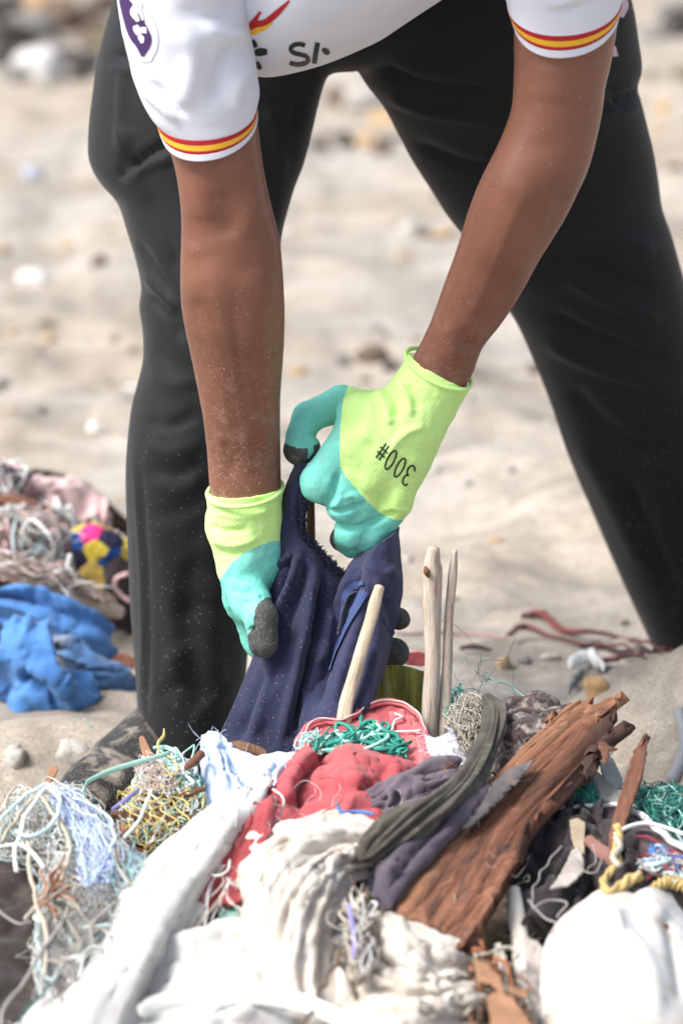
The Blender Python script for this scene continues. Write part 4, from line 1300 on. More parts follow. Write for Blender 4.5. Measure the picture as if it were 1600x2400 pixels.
s_beige = plain_mat('beige_fibre', (0.42, 0.38, 0.31), 0.85, 0.3, 40)
s_grey = plain_mat('grey_fibre', (0.30, 0.29, 0.27), 0.85, 0.3, 40)
s_brown = plain_mat('brown_fibre', (0.13, 0.085, 0.06), 0.9, 0.4, 40)
s_yellow = plain_mat('yellow_fibre', (0.62, 0.50, 0.19), 0.6, 0.2, 40)
s_gold = plain_mat('gold_rope', (0.46, 0.34, 0.14), 0.85, 0.5, 60)
s_lilac = plain_mat('lilac_strip', (0.26, 0.24, 0.52), 0.6, 0.2, 40)
s_pink = plain_mat('pink_fibre', (0.62, 0.42, 0.42), 0.85, 0.2, 40)
s_cream_f = plain_mat('cream_fibre', (0.56, 0.50, 0.42), 0.8, 0.3, 30)
s_blue_v = plain_mat('twine', (0.07, 0.17, 0.42), 0.8, 0.3, 60)
s_rust = plain_mat('rust_fibre', (0.34, 0.13, 0.06), 0.9, 0.3, 60)
w_pale = wood_mat('bleached_wood', (0.74, 0.65, 0.50), (0.66, 0.55, 0.40), (0.42, 0.31, 0.20), scale=1.6, cracks=0.35)
w_grey = wood_mat('grey_bleached_wood', (0.68, 0.62, 0.55), (0.58, 0.49, 0.40), (0.28, 0.15, 0.11), scale=1.6, cracks=0.5)
w_brown = wood_mat('brown_twig_wood', (0.30, 0.17, 0.10), (0.18, 0.095, 0.055), (0.07, 0.04, 0.03), scale=1.6)
w_red = wood_mat('reddish_splinter_wood', (0.32, 0.15, 0.09), (0.20, 0.09, 0.06), (0.08, 0.04, 0.04), scale=1.2)

# the mass of buried rubbish under everything that can be told apart
hx = np.linspace(-0.52, 0.52, 150); hy = np.linspace(-0.95, 0.10, 150)
HXg, HYg = np.meshgrid(hx, hy)
pyq = 1700 - (HYg + 0.12) / 0.5 * 700
hz = PA(np.stack([np.full_like(HYg, 800), np.clip(pyq, 1640, 3000), HYg], -1))[..., 2]
crest = np.interp(HXg, [-0.52, -0.36, -0.24, -0.17, -0.12, 0.0, 0.1, 0.2, 0.3, 0.52], [-0.24, -0.25, -0.24, -0.18, -0.13, -0.10, -0.10, -0.11, -0.19, -0.22])
hz = hz - 0.05 - np.clip((HYg - crest) / 0.14, 0, 3) * 0.16
pn = np.stack([HXg, HYg, HYg * 0], -1)
hz = hz + 0.012 * fbm(pn * 14, 4, 81) + 0.006 * noise(pn * 60, 82)
hz = hz - np.clip((np.abs(HXg) - 0.33 - 0.05 * noise(pn * 9, 83)) / 0.10, 0, 2) ** 2 * 0.16 - np.clip((-0.66 - HYg + 0.05 * noise(pn * 9, 84)) / 0.12, 0, 2) ** 2 * 0.12
hz = np.maximum(hz, -0.12)
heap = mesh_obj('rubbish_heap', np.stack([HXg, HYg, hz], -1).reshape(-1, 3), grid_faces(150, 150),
                cloth_mat('heap_debris', (0.035, 0.025, 0.02), (0.10, 0.075, 0.055), 26, 0.95, dirt=(0.25, 0.2, 0.15), dirt_amt=0.7))  # dark brown paints the dark gaps between the things on top
props(heap, 'filler mass coloured dark for the gaps in the washed up rubbish', kind='stuff')

# ---- navy garment lifted between the gloves
jacket = empty('navy_jacket', P(690, 1780, -0.03), 'torn navy blue jacket gripped between the two gloved hands', 'jacket')
Lrows = [
    [(697, 1082), (706, 1084), (716, 1088), (726, 1094), (740, 1102)],
    [(672, 1140), (690, 1142), (704, 1150), (715, 1156), (722, 1166)],
    [(644, 1240), (668, 1240), (690, 1243), (704, 1250), (714, 1262)],
    [(622, 1316), (660, 1306), (698, 1296), (736, 1298), (768, 1318)],
    [(614, 1390), (660, 1380), (705, 1374), (750, 1370), (806, 1368)],
    [(612, 1450), (655, 1450), (700, 1450), (750, 1450), (806, 1450)],
    [(592, 1540), (640, 1545), (700, 1545), (745, 1545), (800, 1545)],
    [(553, 1640), (610, 1650), (680, 1650), (740, 1650), (800, 1650)],
    [(508, 1745), (580, 1760), (660, 1770), (720, 1760), (800, 1750)],
    [(480, 1830), (570, 1840), (650, 1830), (730, 1830), (800, 1820)]]
Rrows = [
    [(846, 1296), (872, 1288), (892, 1272), (915, 1258), (934, 1238)],
    [(815, 1335), (850, 1330), (880, 1320), (915, 1310), (937, 1300)],
    [(795, 1400), (835, 1400), (870, 1395), (910, 1390), (941, 1380)],
    [(765, 1500), (810, 1500), (850, 1495), (890, 1485), (926, 1470)],
    [(735, 1590), (780, 1595), (825, 1600), (865, 1590), (900, 1570)],
    [(710, 1670), (760, 1680), (805, 1690), (845, 1685), (868, 1670)],
    [(690, 1770), (750, 1780), (800, 1790), (840, 1780), (858, 1770)]]
def ydepth(rows, base, amp, edge):
    out = []
    for i, r in enumerate(rows):
        f = i / (len(rows) - 1)
        out.append([(x, y, base(f) - amp * math.sin(math.pi * (j / 4)) + (edge if j in (0, 4) else 0)) for j, (x, y) in enumerate(r)])
    return out
fold_L = [([(736, 1310), (728, 1400), (708, 1520), (682, 1640), (655, 1750)], 12, 0.0090), ([(758, 1340), (745, 1440), (722, 1550), (700, 1650), (690, 1720)], 11, -0.0120),
          ([(702, 1290), (690, 1340), (668, 1400), (640, 1470)], 10, 0.0090), ([(684, 1310), (668, 1360), (645, 1420)], 8, -0.0060), ([(716, 1310), (706, 1380), (680, 1460), (650, 1560), (600, 1700)], 12, -0.0060),
          ([(620, 1336), (655, 1322), (690, 1292)], 5, 0.0053), ([(618, 1346), (655, 1333), (692, 1304)], 4, -0.0037),
          ([(632, 1560), (600, 1640), (560, 1740)], 14, -0.0090), ([(655, 1500), (620, 1620), (585, 1740)], 18, 0.0090), ([(690, 1120), (672, 1200), (650, 1290)], 12, 0.0045),
          ([(712, 1110), (700, 1170), (702, 1240)], 5, -0.0045), ([(775, 1420), (760, 1500), (745, 1560)], 10, 0.0075)]
sheet('left_panel', ydepth(Lrows, lambda f: 0.012 - 0.11 * f * f, 0.018, 0.006), m_navy, parent=jacket, n=110, m=70, t=0.0022, su=1.03, sv=1.01, iters=50, attach=0.05, bend=0.3, seed=11, absolute=True, strokes=fold_L, jitter=0.0015).name = 'front_panel'
fold_R = [([(838, 1310), (806, 1400), (770, 1510), (735, 1600), (712, 1690)], 9, 0.0090), ([(852, 1330), (818, 1420), (782, 1520), (757, 1600), (744, 1660)], 7, -0.0090), ([(866, 1345), (846, 1440), (806, 1560), (775, 1660)], 10, 0.0045),
          ([(905, 1330), (930, 1360)], 12, 0.0045), ([(850, 1318), (880, 1345), (890, 1380)], 10, 0.0045), ([(888, 1370), (915, 1450), (920, 1490)], 10, -0.0045), ([(880, 1500), (860, 1600), (845, 1680)], 12, 0.0075), ([(866, 1480), (840, 1580), (822, 1680)], 8, -0.0075), ([(890, 1450), (912, 1478), (922, 1500)], 4, -0.0030)]
rp = sheet('front_panel', ydepth(Rrows, lambda f: -0.012 - 0.10 * f * f, 0.016, 0.010), m_navy2, parent=jacket, n=90, m=60, t=0.0022, su=1.03, sv=1.01, iters=50, attach=0.05, bend=0.3, seed=14, absolute=True, strokes=fold_R, jitter=0.0015)
rp['label'] = 'more faded front panel with the zip pocket'
# strip of cloth pulled up under the folded fingers
sheet('hood_edge', [[(884, 1300, .010), (905, 1262, .006), (936, 1236, .004)], [(840, 1306, .006), (858, 1302, -.004), (890, 1290, -.006)], [(812, 1345, .0), (834, 1340, -.014), (860, 1332, -.014)]], m_navy, parent=jacket, n=24, m=18, t=0.003, iters=0, absolute=True, rough=0.002)
def on_panel(o):
    me = o.data; org = np.array(jacket.location)
    v = np.empty(len(me.vertices) * 3); me.vertices.foreach_get('co', v); v = v.reshape(-1, 3) + org
    return bvh_of(v, [p.vertices[:] for p in me.polygons])
pb = on_panel(rp)
z3 = lambda x, y: (450 + x * 0.4464, 1250 + y * 0.4464)
ribbons('pocket_facing', pb, [([z3(905, 262), z3(850, 270), z3(812, 310), z3(795, 370), z3(780, 450)], [10, 17, 15, 12, 6]), ([z3(906, 306), z3(872, 380), z3(836, 450), z3(790, 530), z3(752, 620), z3(728, 720)], [14, 15, 16, 17, 14, 6])], m_blue_lining, jacket, 0.0032, 70, 8, 12)
ribbons('pocket_opening', pb, [([z3(896, 300), z3(850, 350), z3(815, 440), z3(785, 510)], [7, 16, 15, 4])], m_navy_thread, jacket, 0.0024, 60, 8, 12)
ribbons('zip', pb, [([z3(885, 295), z3(830, 320), z3(798, 380), z3(780, 450), z3(768, 525)], 5.0)], m_zip, jacket, 0.0040, 60, 4, 12)
zt = catmull(np.array([z3(885, 295), z3(830, 320), z3(798, 380), z3(780, 450), z3(768, 525)]), 46)
teeth = []
for i, q in enumerate(zt):
    h = cast(pb, *q)
    if h[0] is None: continue
    c = np.array(h[0] + h[1] * (0.0048 if h[1].dot(h[0] - Vector(CAM)) < 0 else -0.0048))
    teeth.append((*tube(np.array([c + [-0.0011, 0, 0], c + [0.0011, 0, 0]]), 0.00055, 4, cap=True), 0))
tv, tf, tu, tm = join_meshes(teeth)
props(mesh_obj('zip_teeth', tv, tf, plain_mat('zip_metal', (0.08, 0.09, 0.13), 0.35, 0.2), jacket), kind='stuff')
# frayed torn edge of the panel
g_ = np.random.default_rng(5)
edge = catmull(np.array([(712, 1180), (708, 1225), (716, 1262), (742, 1286), (768, 1316), (790, 1338), (806, 1352)], float), 150)
fr = []
for q in edge:
    for k in range(4):
        p = P(q[0] + g_.normal() * 2, q[1] + g_.normal() * 2, 0.0 - 0.012)
        dv = np.array([g_.normal() * 0.5 + 0.45, g_.normal() * .4, g_.normal() * 0.6 + 0.25])
        s = p + np.linspace(0, 1, 6)[:, None] * dv * g_.uniform(0.0015, 0.0045) + g_.normal(size=(6, 3)) * 0.0009
        fr.append((*tube(s, 0.0006, 4, cap=False), 0))
fv, ff, fu, fm = join_meshes(fr)
props(mesh_obj('frayed_thread', fv, ff, m_navy_thread, jacket), kind='stuff')

# ---- sticks standing in the heap
def stick(name, pts, r, mat, label, flat=1.0, seed=1, parent=None, lump=0.15):
    bm = lambda t, a: 1 + lump * noise(np.stack(np.broadcast_arrays(np.cos(a) * 1.3 + seed, np.sin(a) * 1.3, t * 7 + seed), -1), seed) + 0.05 * noise(np.stack(np.broadcast_arrays(np.cos(a) * 4 + seed, np.sin(a) * 4, t * 9), -1), seed + 3)
    return wire(name, pts, r, mat, label, 'stick', None, parent, 0, 60, 22, flat, 0.0, seed, bm, 0, True)
stick('driftwood_stick', [(889, 1374, -0.060), (872, 1440, -0.066), (840, 1550, -0.08), (812, 1650, -0.095), (796, 1740, -0.11)], [11, 15, 16, 17, 18], w_pale, 'pale bare driftwood stick leaning in front of the navy jacket', 0.9, 3)
stick('driftwood_stick', [(1016, 1284, -0.05), (1010, 1330, -0.05), (1012, 1400, -0.055), (1013, 1500, -0.06), (1009, 1620, -0.07), (1004, 1760, -0.08)], [14, 24, 21, 20, 20, 19], w_grey, 'thick bleached driftwood stick with a knot near its top, upright beside the blue mesh', 0.9, 5, lump=0.14)
stick('driftwood_stick', [(1065, 1290, -0.045), (1060, 1350, -0.045), (1052, 1440, -0.05), (1047, 1560, -0.06), (1042, 1660, -0.068), (1036, 1770, -0.078)], [7, 11, 11, 12, 16, 18], w_grey, 'thin split driftwood stick standing close against the thicker knotted one', 0.9, 8)
stick('driftwood_stick', [(728, 1150, 0.035), (729, 1240, 0.03), (727, 1400, 0.03), (720, 1640, -0.02), (715, 1800, -0.09)], [9, 10, 11, 12, 12], w_brown, 'dark brown stick seen through the hole in the navy jacket', 1, 9)
wire('stick_knot', [(996, 1328, -0.060), (999, 1340, -0.063), (1003, 1352, -0.061)], [3, 8, 3], w_brown, parent=bpy.data.objects['driftwood_stick.001'], absolute=True, n=14, sides=10)
# woven bag piece and fibres behind the sticks
t_ = NT('olive_woven'); t_.lk(t_.tc.outputs['UV'], t_.map(t_.uvo, (1, 1, 1)).node.inputs[0])
cw = t_.ramp(t_.noise(t_.map(t_.uvo, (95, 9, 1)), 1.0, 4, 0.6), [(0.32, (0.10, 0.12, 0.035)), (0.5, (0.27, 0.26, 0.06)), (0.68, (0.52, 0.46, 0.11))])
cw = t_.mix(t_.ramp(t_.noise(t_.map(t_.uvo, (50, 14, 1)), 1.3, 3), [(0.6, (0, 0, 0)), (0.66, (0.7,) * 3)]), cw, (0.36, 0.40, 0.34))
m_woven = t_.out(cw, 0.8, t_.bump(t_.noise(t_.map(t_.uvo, (500, 60, 1)), 1.0, 3), 0.5, 0.002), 0.3)
sheet('woven_sack', [[(880, 1566), (915, 1560), (950, 1562), (992, 1574)], [(878, 1630), (915, 1625), (950, 1625), (993, 1632)], [(878, 1720), (915, 1720), (950, 1720), (994, 1720)]], m_woven, 'olive and yellow striped woven sack behind the bleached sticks', 'sack', n=40, m=40, d=-0.005, absolute=True, su=1.1, sv=1.02, seed=21)
sheet('red_scrap', [[(955, 1530), (985, 1528), (1010, 1540)], [(950, 1556), (985, 1560), (1010, 1556)]], m_pink, 'small red rag lying on the sand behind the sticks', 'rag', n=16, m=16, d=0.12, absolute=True, seed=23)
tangle('fibre_tuft', [(1062, 1665), (1100, 1630), (1150, 1650), (1155, 1800), (1066, 1790)], 360, [0.4, 0.5, 0.7], [s_beige, s_grey, s_grey, s_beige], 'beige bristly tuft of rope fibres beside the split sticks', 'rope tuft', d=-0.02, spread=0.015, length=(0.03, 0.09), curl=16, seed=31, direction=(205, 24), soft=22)
tangle('net_scrap', [(1045, 1640), (1065, 1600), (1085, 1640), (1080, 1690), (1050, 1690)], 60, [0.6, 0.9], [s_teal, s_mint], 'small teal net scrap just behind the split stick', 'net', d=0.03, spread=0.01, length=(0.03, 0.08), curl=60, seed=32)
tangle('net_thread', [(1085, 1595), (1120, 1585), (1150, 1620), (1120, 1640)], 14, [0.35], [s_mint, s_teal_d], 'wispy loose green threads above the beige tuft', 'net', d=0.02, spread=0.02, length=(0.04, 0.09), curl=60, seed=33, confine=False)

# ---- red cloth with the rope mass in its fold
red2 = empty('red_garment', HP([(850, 1760)], 0.02)[0], 'faded red garment with white hem wrapped round the green rope', 'garment')
sheet('red_fabric', [[(695, 1742), (745, 1694), (818, 1686), (859, 1662), (910, 1650), (956, 1664), (992, 1702)], [(700, 1760), (750, 1722), (820, 1712), (865, 1695), (910, 1690), (955, 1705), (998, 1738)], [(712, 1780), (760, 1765), (830, 1755), (880, 1750), (925, 1750), (960, 1770), (1004, 1772)]], m_red, parent=red2, d=0.015, n=40, m=80, su=1.2, sv=1.1, seed=41, t=0.003)
wire('hem', [(690, 1752), (704, 1722), (742, 1690), (790, 1694), (818, 1682), (840, 1668), (868, 1654), (912, 1644), (956, 1658), (985, 1690), (998, 1730)], [5, 7, 6, 8, 7, 9, 9, 9, 7, 5, 4], m_pink, 'pale worn hem', parent=red2, d=0.005, wob=0.002, n=70, flat=0.5)
wire('hem', [(700, 1748), (712, 1716), (744, 1686), (800, 1688), (825, 1676), (870, 1650), (914, 1640), (960, 1656), (990, 1692), (1000, 1735)], 2.6, s_pink, 'thin pink white piping', parent=red2, d=0.0, wob=0.002, n=70)
sheet('red_fabric', [[(915, 1672), (945, 1668), (975, 1690), (998, 1712)], [(925, 1715), (952, 1712), (985, 1735), (1012, 1745)], [(945, 1760), (975, 1752), (1015, 1765), (1060, 1785)], [(940, 1815), (985, 1800), (1030, 1805), (1080, 1812)]], m_pink, parent=red2, d=-0.01, n=46, m=34, su=1.3, sv=1.08, seed=43, t=0.003, jitter=0.006)
wire('loose_thread', [(885, 1702), (905, 1712), (930, 1715), (985, 1713)], 3, s_white, parent=red2, d=-0.02)
wire('loose_thread', [(918, 1712), (925, 1690), (942, 1680), (925, 1672)], 3, s_white, parent=red2, d=-0.02)
tangle('green_rope', [(705, 1775), (730, 1735), (800, 1715), (870, 1706), (930, 1722), (945, 1765), (860, 1775), (780, 1775)], 170, [1.9, 1.5, 1.2], [s_teal, s_mint, s_teal_d], 'frayed green rope bundled inside the red garment', 'rope', d=-0.022, spread=0.007, length=(0.025, 0.07), curl=12, seed=51, direction=(-14, 20), weights=[.7, .15, .15], sides=6)
tangle('net_wisp', [(690, 1760), (720, 1715), (760, 1700), (720, 1770)], 40, [0.5], [s_mint, s_ice, s_white], 'pale mint net wisps at the edge of the red garment', 'net', d=-0.02, spread=0.01, length=(0.03, 0.08), curl=45, seed=52, soft=22)
stick('wood_peg', [(880, 1692, -0.125), (888, 1712, -0.135), (896, 1738, -0.15)], [7, 8, 8], w_pale, 'short pale wooden peg poking out of the green rope', 1, 12)
sheet('mesh_fabric', [[(996, 1722), (1025, 1728), (1062, 1712)], [(1006, 1760), (1040, 1758), (1074, 1750)], [(1046, 1800), (1080, 1794), (1105, 1775)]], cloth_mat('blue_white_mesh', (0.46, 0.54, 0.74), (0.66, 0.70, 0.82), 20, 0.8, 260, 0.7), 'light blue mesh fabric wrapped round the base of the split sticks', 'fabric', crease=0.0006, fray=60, d=-0.035, n=34, m=30, su=1.12, sv=1.05, seed=55)

# ---- big red cloth over the middle
redc = sheet('red_cloth', [
    [(655, 1819), (727, 1758), (788, 1750), (859, 1768), (936, 1776), (990, 1800)],
    [(620, 1862), (690, 1822), (770, 1800), (850, 1812), (910, 1822), (965, 1832)],
    [(592, 1905), (660, 1880), (740, 1858), (830, 1866), (880, 1866), (935, 1870)],
    [(556, 1965), (630, 1940), (720, 1915), (810, 1910), (880, 1910), (930, 1915)],
    [(500, 2040), (580, 2010), (680, 1980), (800, 1965), (880, 1960), (930, 1950)],
    [(440, 2130), (540, 2100), (640, 2070), (760, 2040), (860, 2010), (930, 1990)]], m_red,
    'large faded red cloth spread across the middle of the heap', 'cloth', crease=0.0013, fray=160, d=-0.02, n=90, m=90, su=1.03, sv=1.02, bulge=0.03, attach=0.03, bend=0.3, iters=15, jitter=0.003, seed=61, t=0.003, cell=(16, 16), folds=[(3.0, 1.2, 0.006, 'v', 51), (8, 2.5, 0.0016, 'u', 53)],
    strokes=[([(700, 1900), (700, 1850), (730, 1800), (790, 1765)], 12, -0.012), ([(665, 1900), (672, 1850), (700, 1800), (740, 1765)], 18, 0.012), ([(720, 1830), (800, 1815), (860, 1850)], 20, 0.008), ([(705, 1880), (760, 1850), (850, 1845), (930, 1800)], 12, -0.008), ([(790, 1770), (860, 1790), (960, 1800)], 16, 0.007), ([(640, 1840), (610, 1900), (590, 1960)], 18, 0.008)])
sheet('red_cloth', [[(560, 1900, 0), (600, 1890, 0), (650, 1880, 0)], [(520, 1985, 0), (575, 1980, 0), (630, 1970, 0)], [(480, 2060, 0), (540, 2055, 0), (610, 2050, 0)], [(455, 2125, 0), (520, 2120, 0), (600, 2120, 0)]], m_red_dark, 'dark red cloth end running down between long sack and cream bundle', 'cloth', d=-0.075, n=50, m=36, su=1.03, sv=1.03, seed=62, folds=[(3, 1.3, 0.007, 'v', 55)], crease=0.001, fray=60)
sheet('red_cloth', [[(300, 2000), (350, 1985), (410, 1950), (490, 1900)], [(330, 2034), (380, 2015), (430, 1985), (510, 1950)], [(360, 2070), (410, 2050), (460, 2020), (540, 1990)]], m_pink, 'pink red cloth end showing past the edge of the long white sack', 'cloth', d=-0.005, n=30, m=30, seed=63, su=1.15)
wire('twine', [(640, 1850), (662, 1868), (664, 1890), (645, 1925), (610, 1955)], 4, s_pink, 'pale pink cord lying over the red cloth', 'cord', d=-0.065, n=40)

# ---- pale blue cloth
sheet('pale_blue_cloth', [[(474, 1722), (500, 1724), (527, 1732), (545, 1754), (620, 1768), (695, 1780)], [(470, 1770), (510, 1775), (540, 1785), (585, 1792), (640, 1798), (690, 1806)], [(476, 1830), (515, 1832), (550, 1835), (590, 1838), (630, 1836), (665, 1830)], [(492, 1895), (530, 1888), (570, 1878), (600, 1870), (630, 1862), (650, 1850)]], m_blue_pale,
      'pale blue and white cloth draped at the foot of the navy jacket', 'cloth', crease=0.0014, fray=120, d=-0.03, n=60, m=60, su=1.03, sv=1.04, seed=71, jitter=0.004, iters=30, folds=[(4, 1.5, 0.006, 'v', 71)], strokes=[([(505, 1735), (515, 1800), (530, 1860)], 12, 0.009), ([(535, 1770), (560, 1830)], 10, -0.006), ([(640, 1785), (610, 1840)], 10, 0.006)])
sheet('wood_chip', [[(528, 1746), (560, 1742), (600, 1752), (625, 1765)], [(530, 1764), (565, 1762), (605, 1772), (628, 1780)]], w_brown, 'flat grey brown wood chip between jacket and pale blue cloth', 'wood chip', d=-0.02, n=10, m=20, iters=0, t=0.006, rough=0.001)

# ---- purple grey cloth, olive twist, plum flap
sheet('purple_grey_cloth', [[(876, 1850), (915, 1822), (960, 1806), (1010, 1796), (1078, 1788)], [(872, 1880), (915, 1858), (960, 1840), (1010, 1828), (1068, 1820)], [(886, 1915), (930, 1895), (970, 1880), (1010, 1865), (1055, 1850)], [(905, 1950), (940, 1935), (980, 1915), (1020, 1895), (1050, 1880)]], m_purple,
      'purple grey rag bunched on top of the red cloth', 'rag', crease=0.0014, fray=120, d=-0.075, n=60, m=60, su=1.12, sv=1.08, attach=0.02, bend=0.3, iters=0, cell=(14, 16), seed=81, jitter=0.005, folds=[(3.2, 1.0, 0.009, 'u', 61), (8, 1.6, 0.003, 'u', 63)], bulge=0.025, t=0.003, strokes=[([(905, 1860), (900, 1885)], 8, -0.012), ([(935, 1855), (930, 1895)], 8, -0.012), ([(920, 1850), (915, 1890)], 7, 0.006), ([(985, 1825), (1040, 1815)], 8, -0.008)])
tw = lambda t, a: 1 - 0.30 * np.abs(np.sin(2.5 * a + 3 * t)) ** 0.5 + 0.16 * np.sin(5 * a + 5 * t) + 0.10 * np.sin(11 * a - 4 * t + 2) + 0.05 * np.sin(19 * a + 6 * t) + 0.14 * noise(np.stack(np.broadcast_arrays(np.cos(a) * 2, np.sin(a) * 2, t * 14), -1), 8)
wire('twisted_rag', [(1138, 1630, 0.05), (1160, 1672, 0.04), (1150, 1725, 0.02), (1122, 1782, 0.0), (1080, 1842, -0.01), (1020, 1892, -0.02), (945, 1938, -0.02), (880, 1985, -0.015), (850, 2010, -0.01)], [12, 32, 33, 36, 40, 50, 60, 54, 22], m_olive, 'olive grey twisted rag running down from its upright tip beside the plank', 'rag', d=-0.135, n=140, sides=84, flat=0.75, bump=tw, twist=2.0)
sheet('plum_cloth', [[(1092, 1830), (1128, 1830), (1150, 1850)], [(1030, 1890), (1068, 1895), (1092, 1925)], [(940, 1955), (988, 1968), (1020, 2000)], [(895, 2010), (930, 2030), (960, 2065)], [(876, 2100), (890, 2118), (910, 2134)]], m_plum,
      'dark plum cloth folded under the olive twisted rag', 'cloth', crease=0.0011, fray=60, d=-0.128, n=60, m=34, su=1.2, sv=1.02, bulge=0.02, seed=83, t=0.003, strokes=[([(1060, 1900), (980, 1990), (905, 2090)], 10, -0.006), ([(1040, 1890), (950, 1990), (890, 2080)], 12, 0.006), ([(905, 2050), (950, 2040)], 5, 0.004)])
sheet('pale_blue_strip', [[(870, 1990), (892, 2000), (905, 1990)], [(850, 2040), (880, 2050), (900, 2020)], [(862, 2090), (880, 2100), (892, 2060)]], m_blue_pale, 'pale blue cloth strip tucked between white bundle and plum cloth', 'cloth', d=-0.07, n=24, m=16, seed=85)
wire('twine', [(790, 1880), (806, 1898), (820, 1900), (840, 1903), (866, 1908), (872, 1914)], [4, 5, 4, 5, 5, 3], s_blue_v, 'short bright blue twine lying on the red cloth', 'twine', d=-0.09, wob=0.004, n=40)

# ---- weathered plank
def plank_post(G):
    n, m = G.shape[:2]
    u = np.linspace(0, 1, m); v = np.linspace(0, 1, n)
    N = grid_normals(G)
    if (N * (G - CAM)).sum() > 0: N = -N
    uu, vv = np.meshgrid(u, v)
    grain = fbm(np.stack([uu * 22 + 0.3 * vv, vv * 1.2, uu * 0], -1), 4, 93)
    big = fbm(np.stack([uu * 5, vv * 1.2, uu * 0 + 3], -1), 3, 95)
    step = np.clip((uu - 0.16 - 0.03 * np.sin(vv * 9)) / 0.05, 0, 1)
    h = 0.0005 * grain + 0.0016 * big + 0.0045 * (1 - step) + 0.004 * np.clip((uu - 0.75) / 0.2, 0, 1)
    h -= 0.012 * np.exp(-((uu - 0.72 + 0.2 * vv) / 0.10) ** 2) * np.exp(-((vv - 0.3) / 0.22) ** 2)
    for (a_, b_, w_) in ((0.62, 0.70, 0.03), (0.70, 0.82, 0.02), (0.45, 0.16, 0.025)):
        h -= 0.010 * np.exp(-((uu - a_) ** 2 + (vv - b_) ** 2) / w_ ** 2)
    ax_ = G[0].mean(0) - G[20].mean(0); ax_ /= np.linalg.norm(ax_)
    tooth = -0.012 + 0.020 * noise(np.stack([uu * 9, uu * 0, uu * 0 + 2.5], -1), 97) + 0.020 * noise(np.stack([uu * 26, uu * 0, uu * 0], -1), 98)
    end = np.clip(1 - vv / 0.16, 0, 1) ** 1.3
    low = np.clip((vv - 0.93) / 0.07, 0, 1)
    G = G + ax_ * (tooth * end + 0.008 * noise(np.stack([uu * 14, uu * 0, uu * 0], -1), 99) * low)[..., None]
    h = h + 0.008 * end * noise(np.stack([uu * 14, vv * 6, uu * 0], -1), 100)
    return G + N * h[..., None]
jag0 = [0, 26, 10, -14, 34, 12, -4, 28]; jag1 = [0, 8, -6, 6, -8, 12, 0, 4]
pl_top = [(1328, 1668), (1368, 1654), (1425, 1650), (1462, 1642), (1440, 1690), (1478, 1694), (1412, 1740), (1416, 1792)]
rowsP = [pl_top,
    [(1262, 1735), (1300, 1720), (1352, 1712), (1385, 1712), (1400, 1735), (1412, 1760), (1408, 1790), (1398, 1812)],
    [(1180, 1815), (1218, 1800), (1265, 1795), (1300, 1800), (1325, 1815), (1340, 1835), (1348, 1855), (1338, 1868)],
    [(1100, 1905), (1135, 1895), (1170, 1895), (1205, 1900), (1235, 1915), (1255, 1930), (1262, 1945), (1256, 1962)],
    [(1025, 1985), (1065, 1985), (1105, 1990), (1140, 2000), (1175, 2010), (1205, 2020), (1222, 2030), (1226, 2042)],
    [(960, 2065), (1000, 2070), (1040, 2080), (1075, 2095), (1110, 2105), (1145, 2115), (1168, 2124), (1180, 2138)],
    [(905, 2136), (935, 2158), (975, 2170), (1000, 2190), (1040, 2198), (1075, 2228), (1095, 2250), (1128, 2210)]]
rowsP = [[(x - 26 * (c / 7) ** 1.5 * (0 if r == 0 else 1), y - 6 * (c / 7) * (0 if r == 0 else 1)) for c, (x, y) in enumerate(row)] for r, row in enumerate(rowsP)]
t_ = NT('rotten_orange_wood')
gv = t_.noise(t_.map(t_.uvo, (70, 3.5, 1)), 2.2, 9, 0.7, 0.25)
bg_ = t_.noise(t_.map(t_.uvo, (22, 5, 1)), 1.6, 5, 0.6, 0.3)
cc_ = t_.ramp(t_.math('ADD', t_.math('MULTIPLY', gv, 0.55), t_.math('MULTIPLY', bg_, 0.5)), [(0.38, (0.035, 0.019, 0.016)), (0.46, (0.115, 0.050, 0.030)), (0.56, (0.215, 0.095, 0.058)), (0.68, (0.34, 0.168, 0.10))])
cc_ = t_.mix(t_.ramp(t_.noise(t_.map(t_.uvo, (14, 7, 1)), 1.6, 4, 0.6), [(0.50, (0, 0, 0)), (0.62, (0.85,) * 3)]), cc_, (0.055, 0.038, 0.036))
su_ = t_.n.new('ShaderNodeSeparateXYZ'); t_.lk(t_.uvo, su_.inputs[0])
rdg = t_.n.new('ShaderNodeMapRange'); t_.lk(t_.math('ADD', su_.outputs[0], t_.math('MULTIPLY', bg_, 0.02)), rdg.inputs[0])
rdg.inputs[1].default_value = -0.030; rdg.inputs[2].default_value = -0.012; rdg.inputs[3].default_value = 0.75; rdg.inputs[4].default_value = 0.0
cc_ = t_.mix(t_.math('MULTIPLY', rdg.outputs[0], 0.8), cc_, (0.38, 0.19, 0.105))
mv_ = t_.n.new('ShaderNodeMapRange'); t_.lk(t_.math('ADD', su_.outputs[1], t_.math('MULTIPLY', t_.noise(t_.map(t_.uvo, (30, 9, 1)), 1.5, 5, 0.65), 0.22)), mv_.inputs[0])
mv_.inputs[1].default_value = 0.13; mv_.inputs[2].default_value = 0.26; mv_.inputs[3].default_value = 0.85; mv_.inputs[4].default_value = 0.0
mu_ = t_.n.new('ShaderNodeMapRange'); t_.lk(t_.math('ADD', su_.outputs[0], t_.math('MULTIPLY', gv, 0.03)), mu_.inputs[0])
mu_.inputs[1].default_value = 0.0; mu_.inputs[2].default_value = 0.03
cc_ = t_.mix(t_.math('MULTIPLY', mv_.outputs[0], mu_.outputs[0]), cc_, (0.05, 0.034, 0.03))
fn = t_.noise(t_.map(t_.uvo, (420, 14, 1)), 2.0, 5, 0.72)
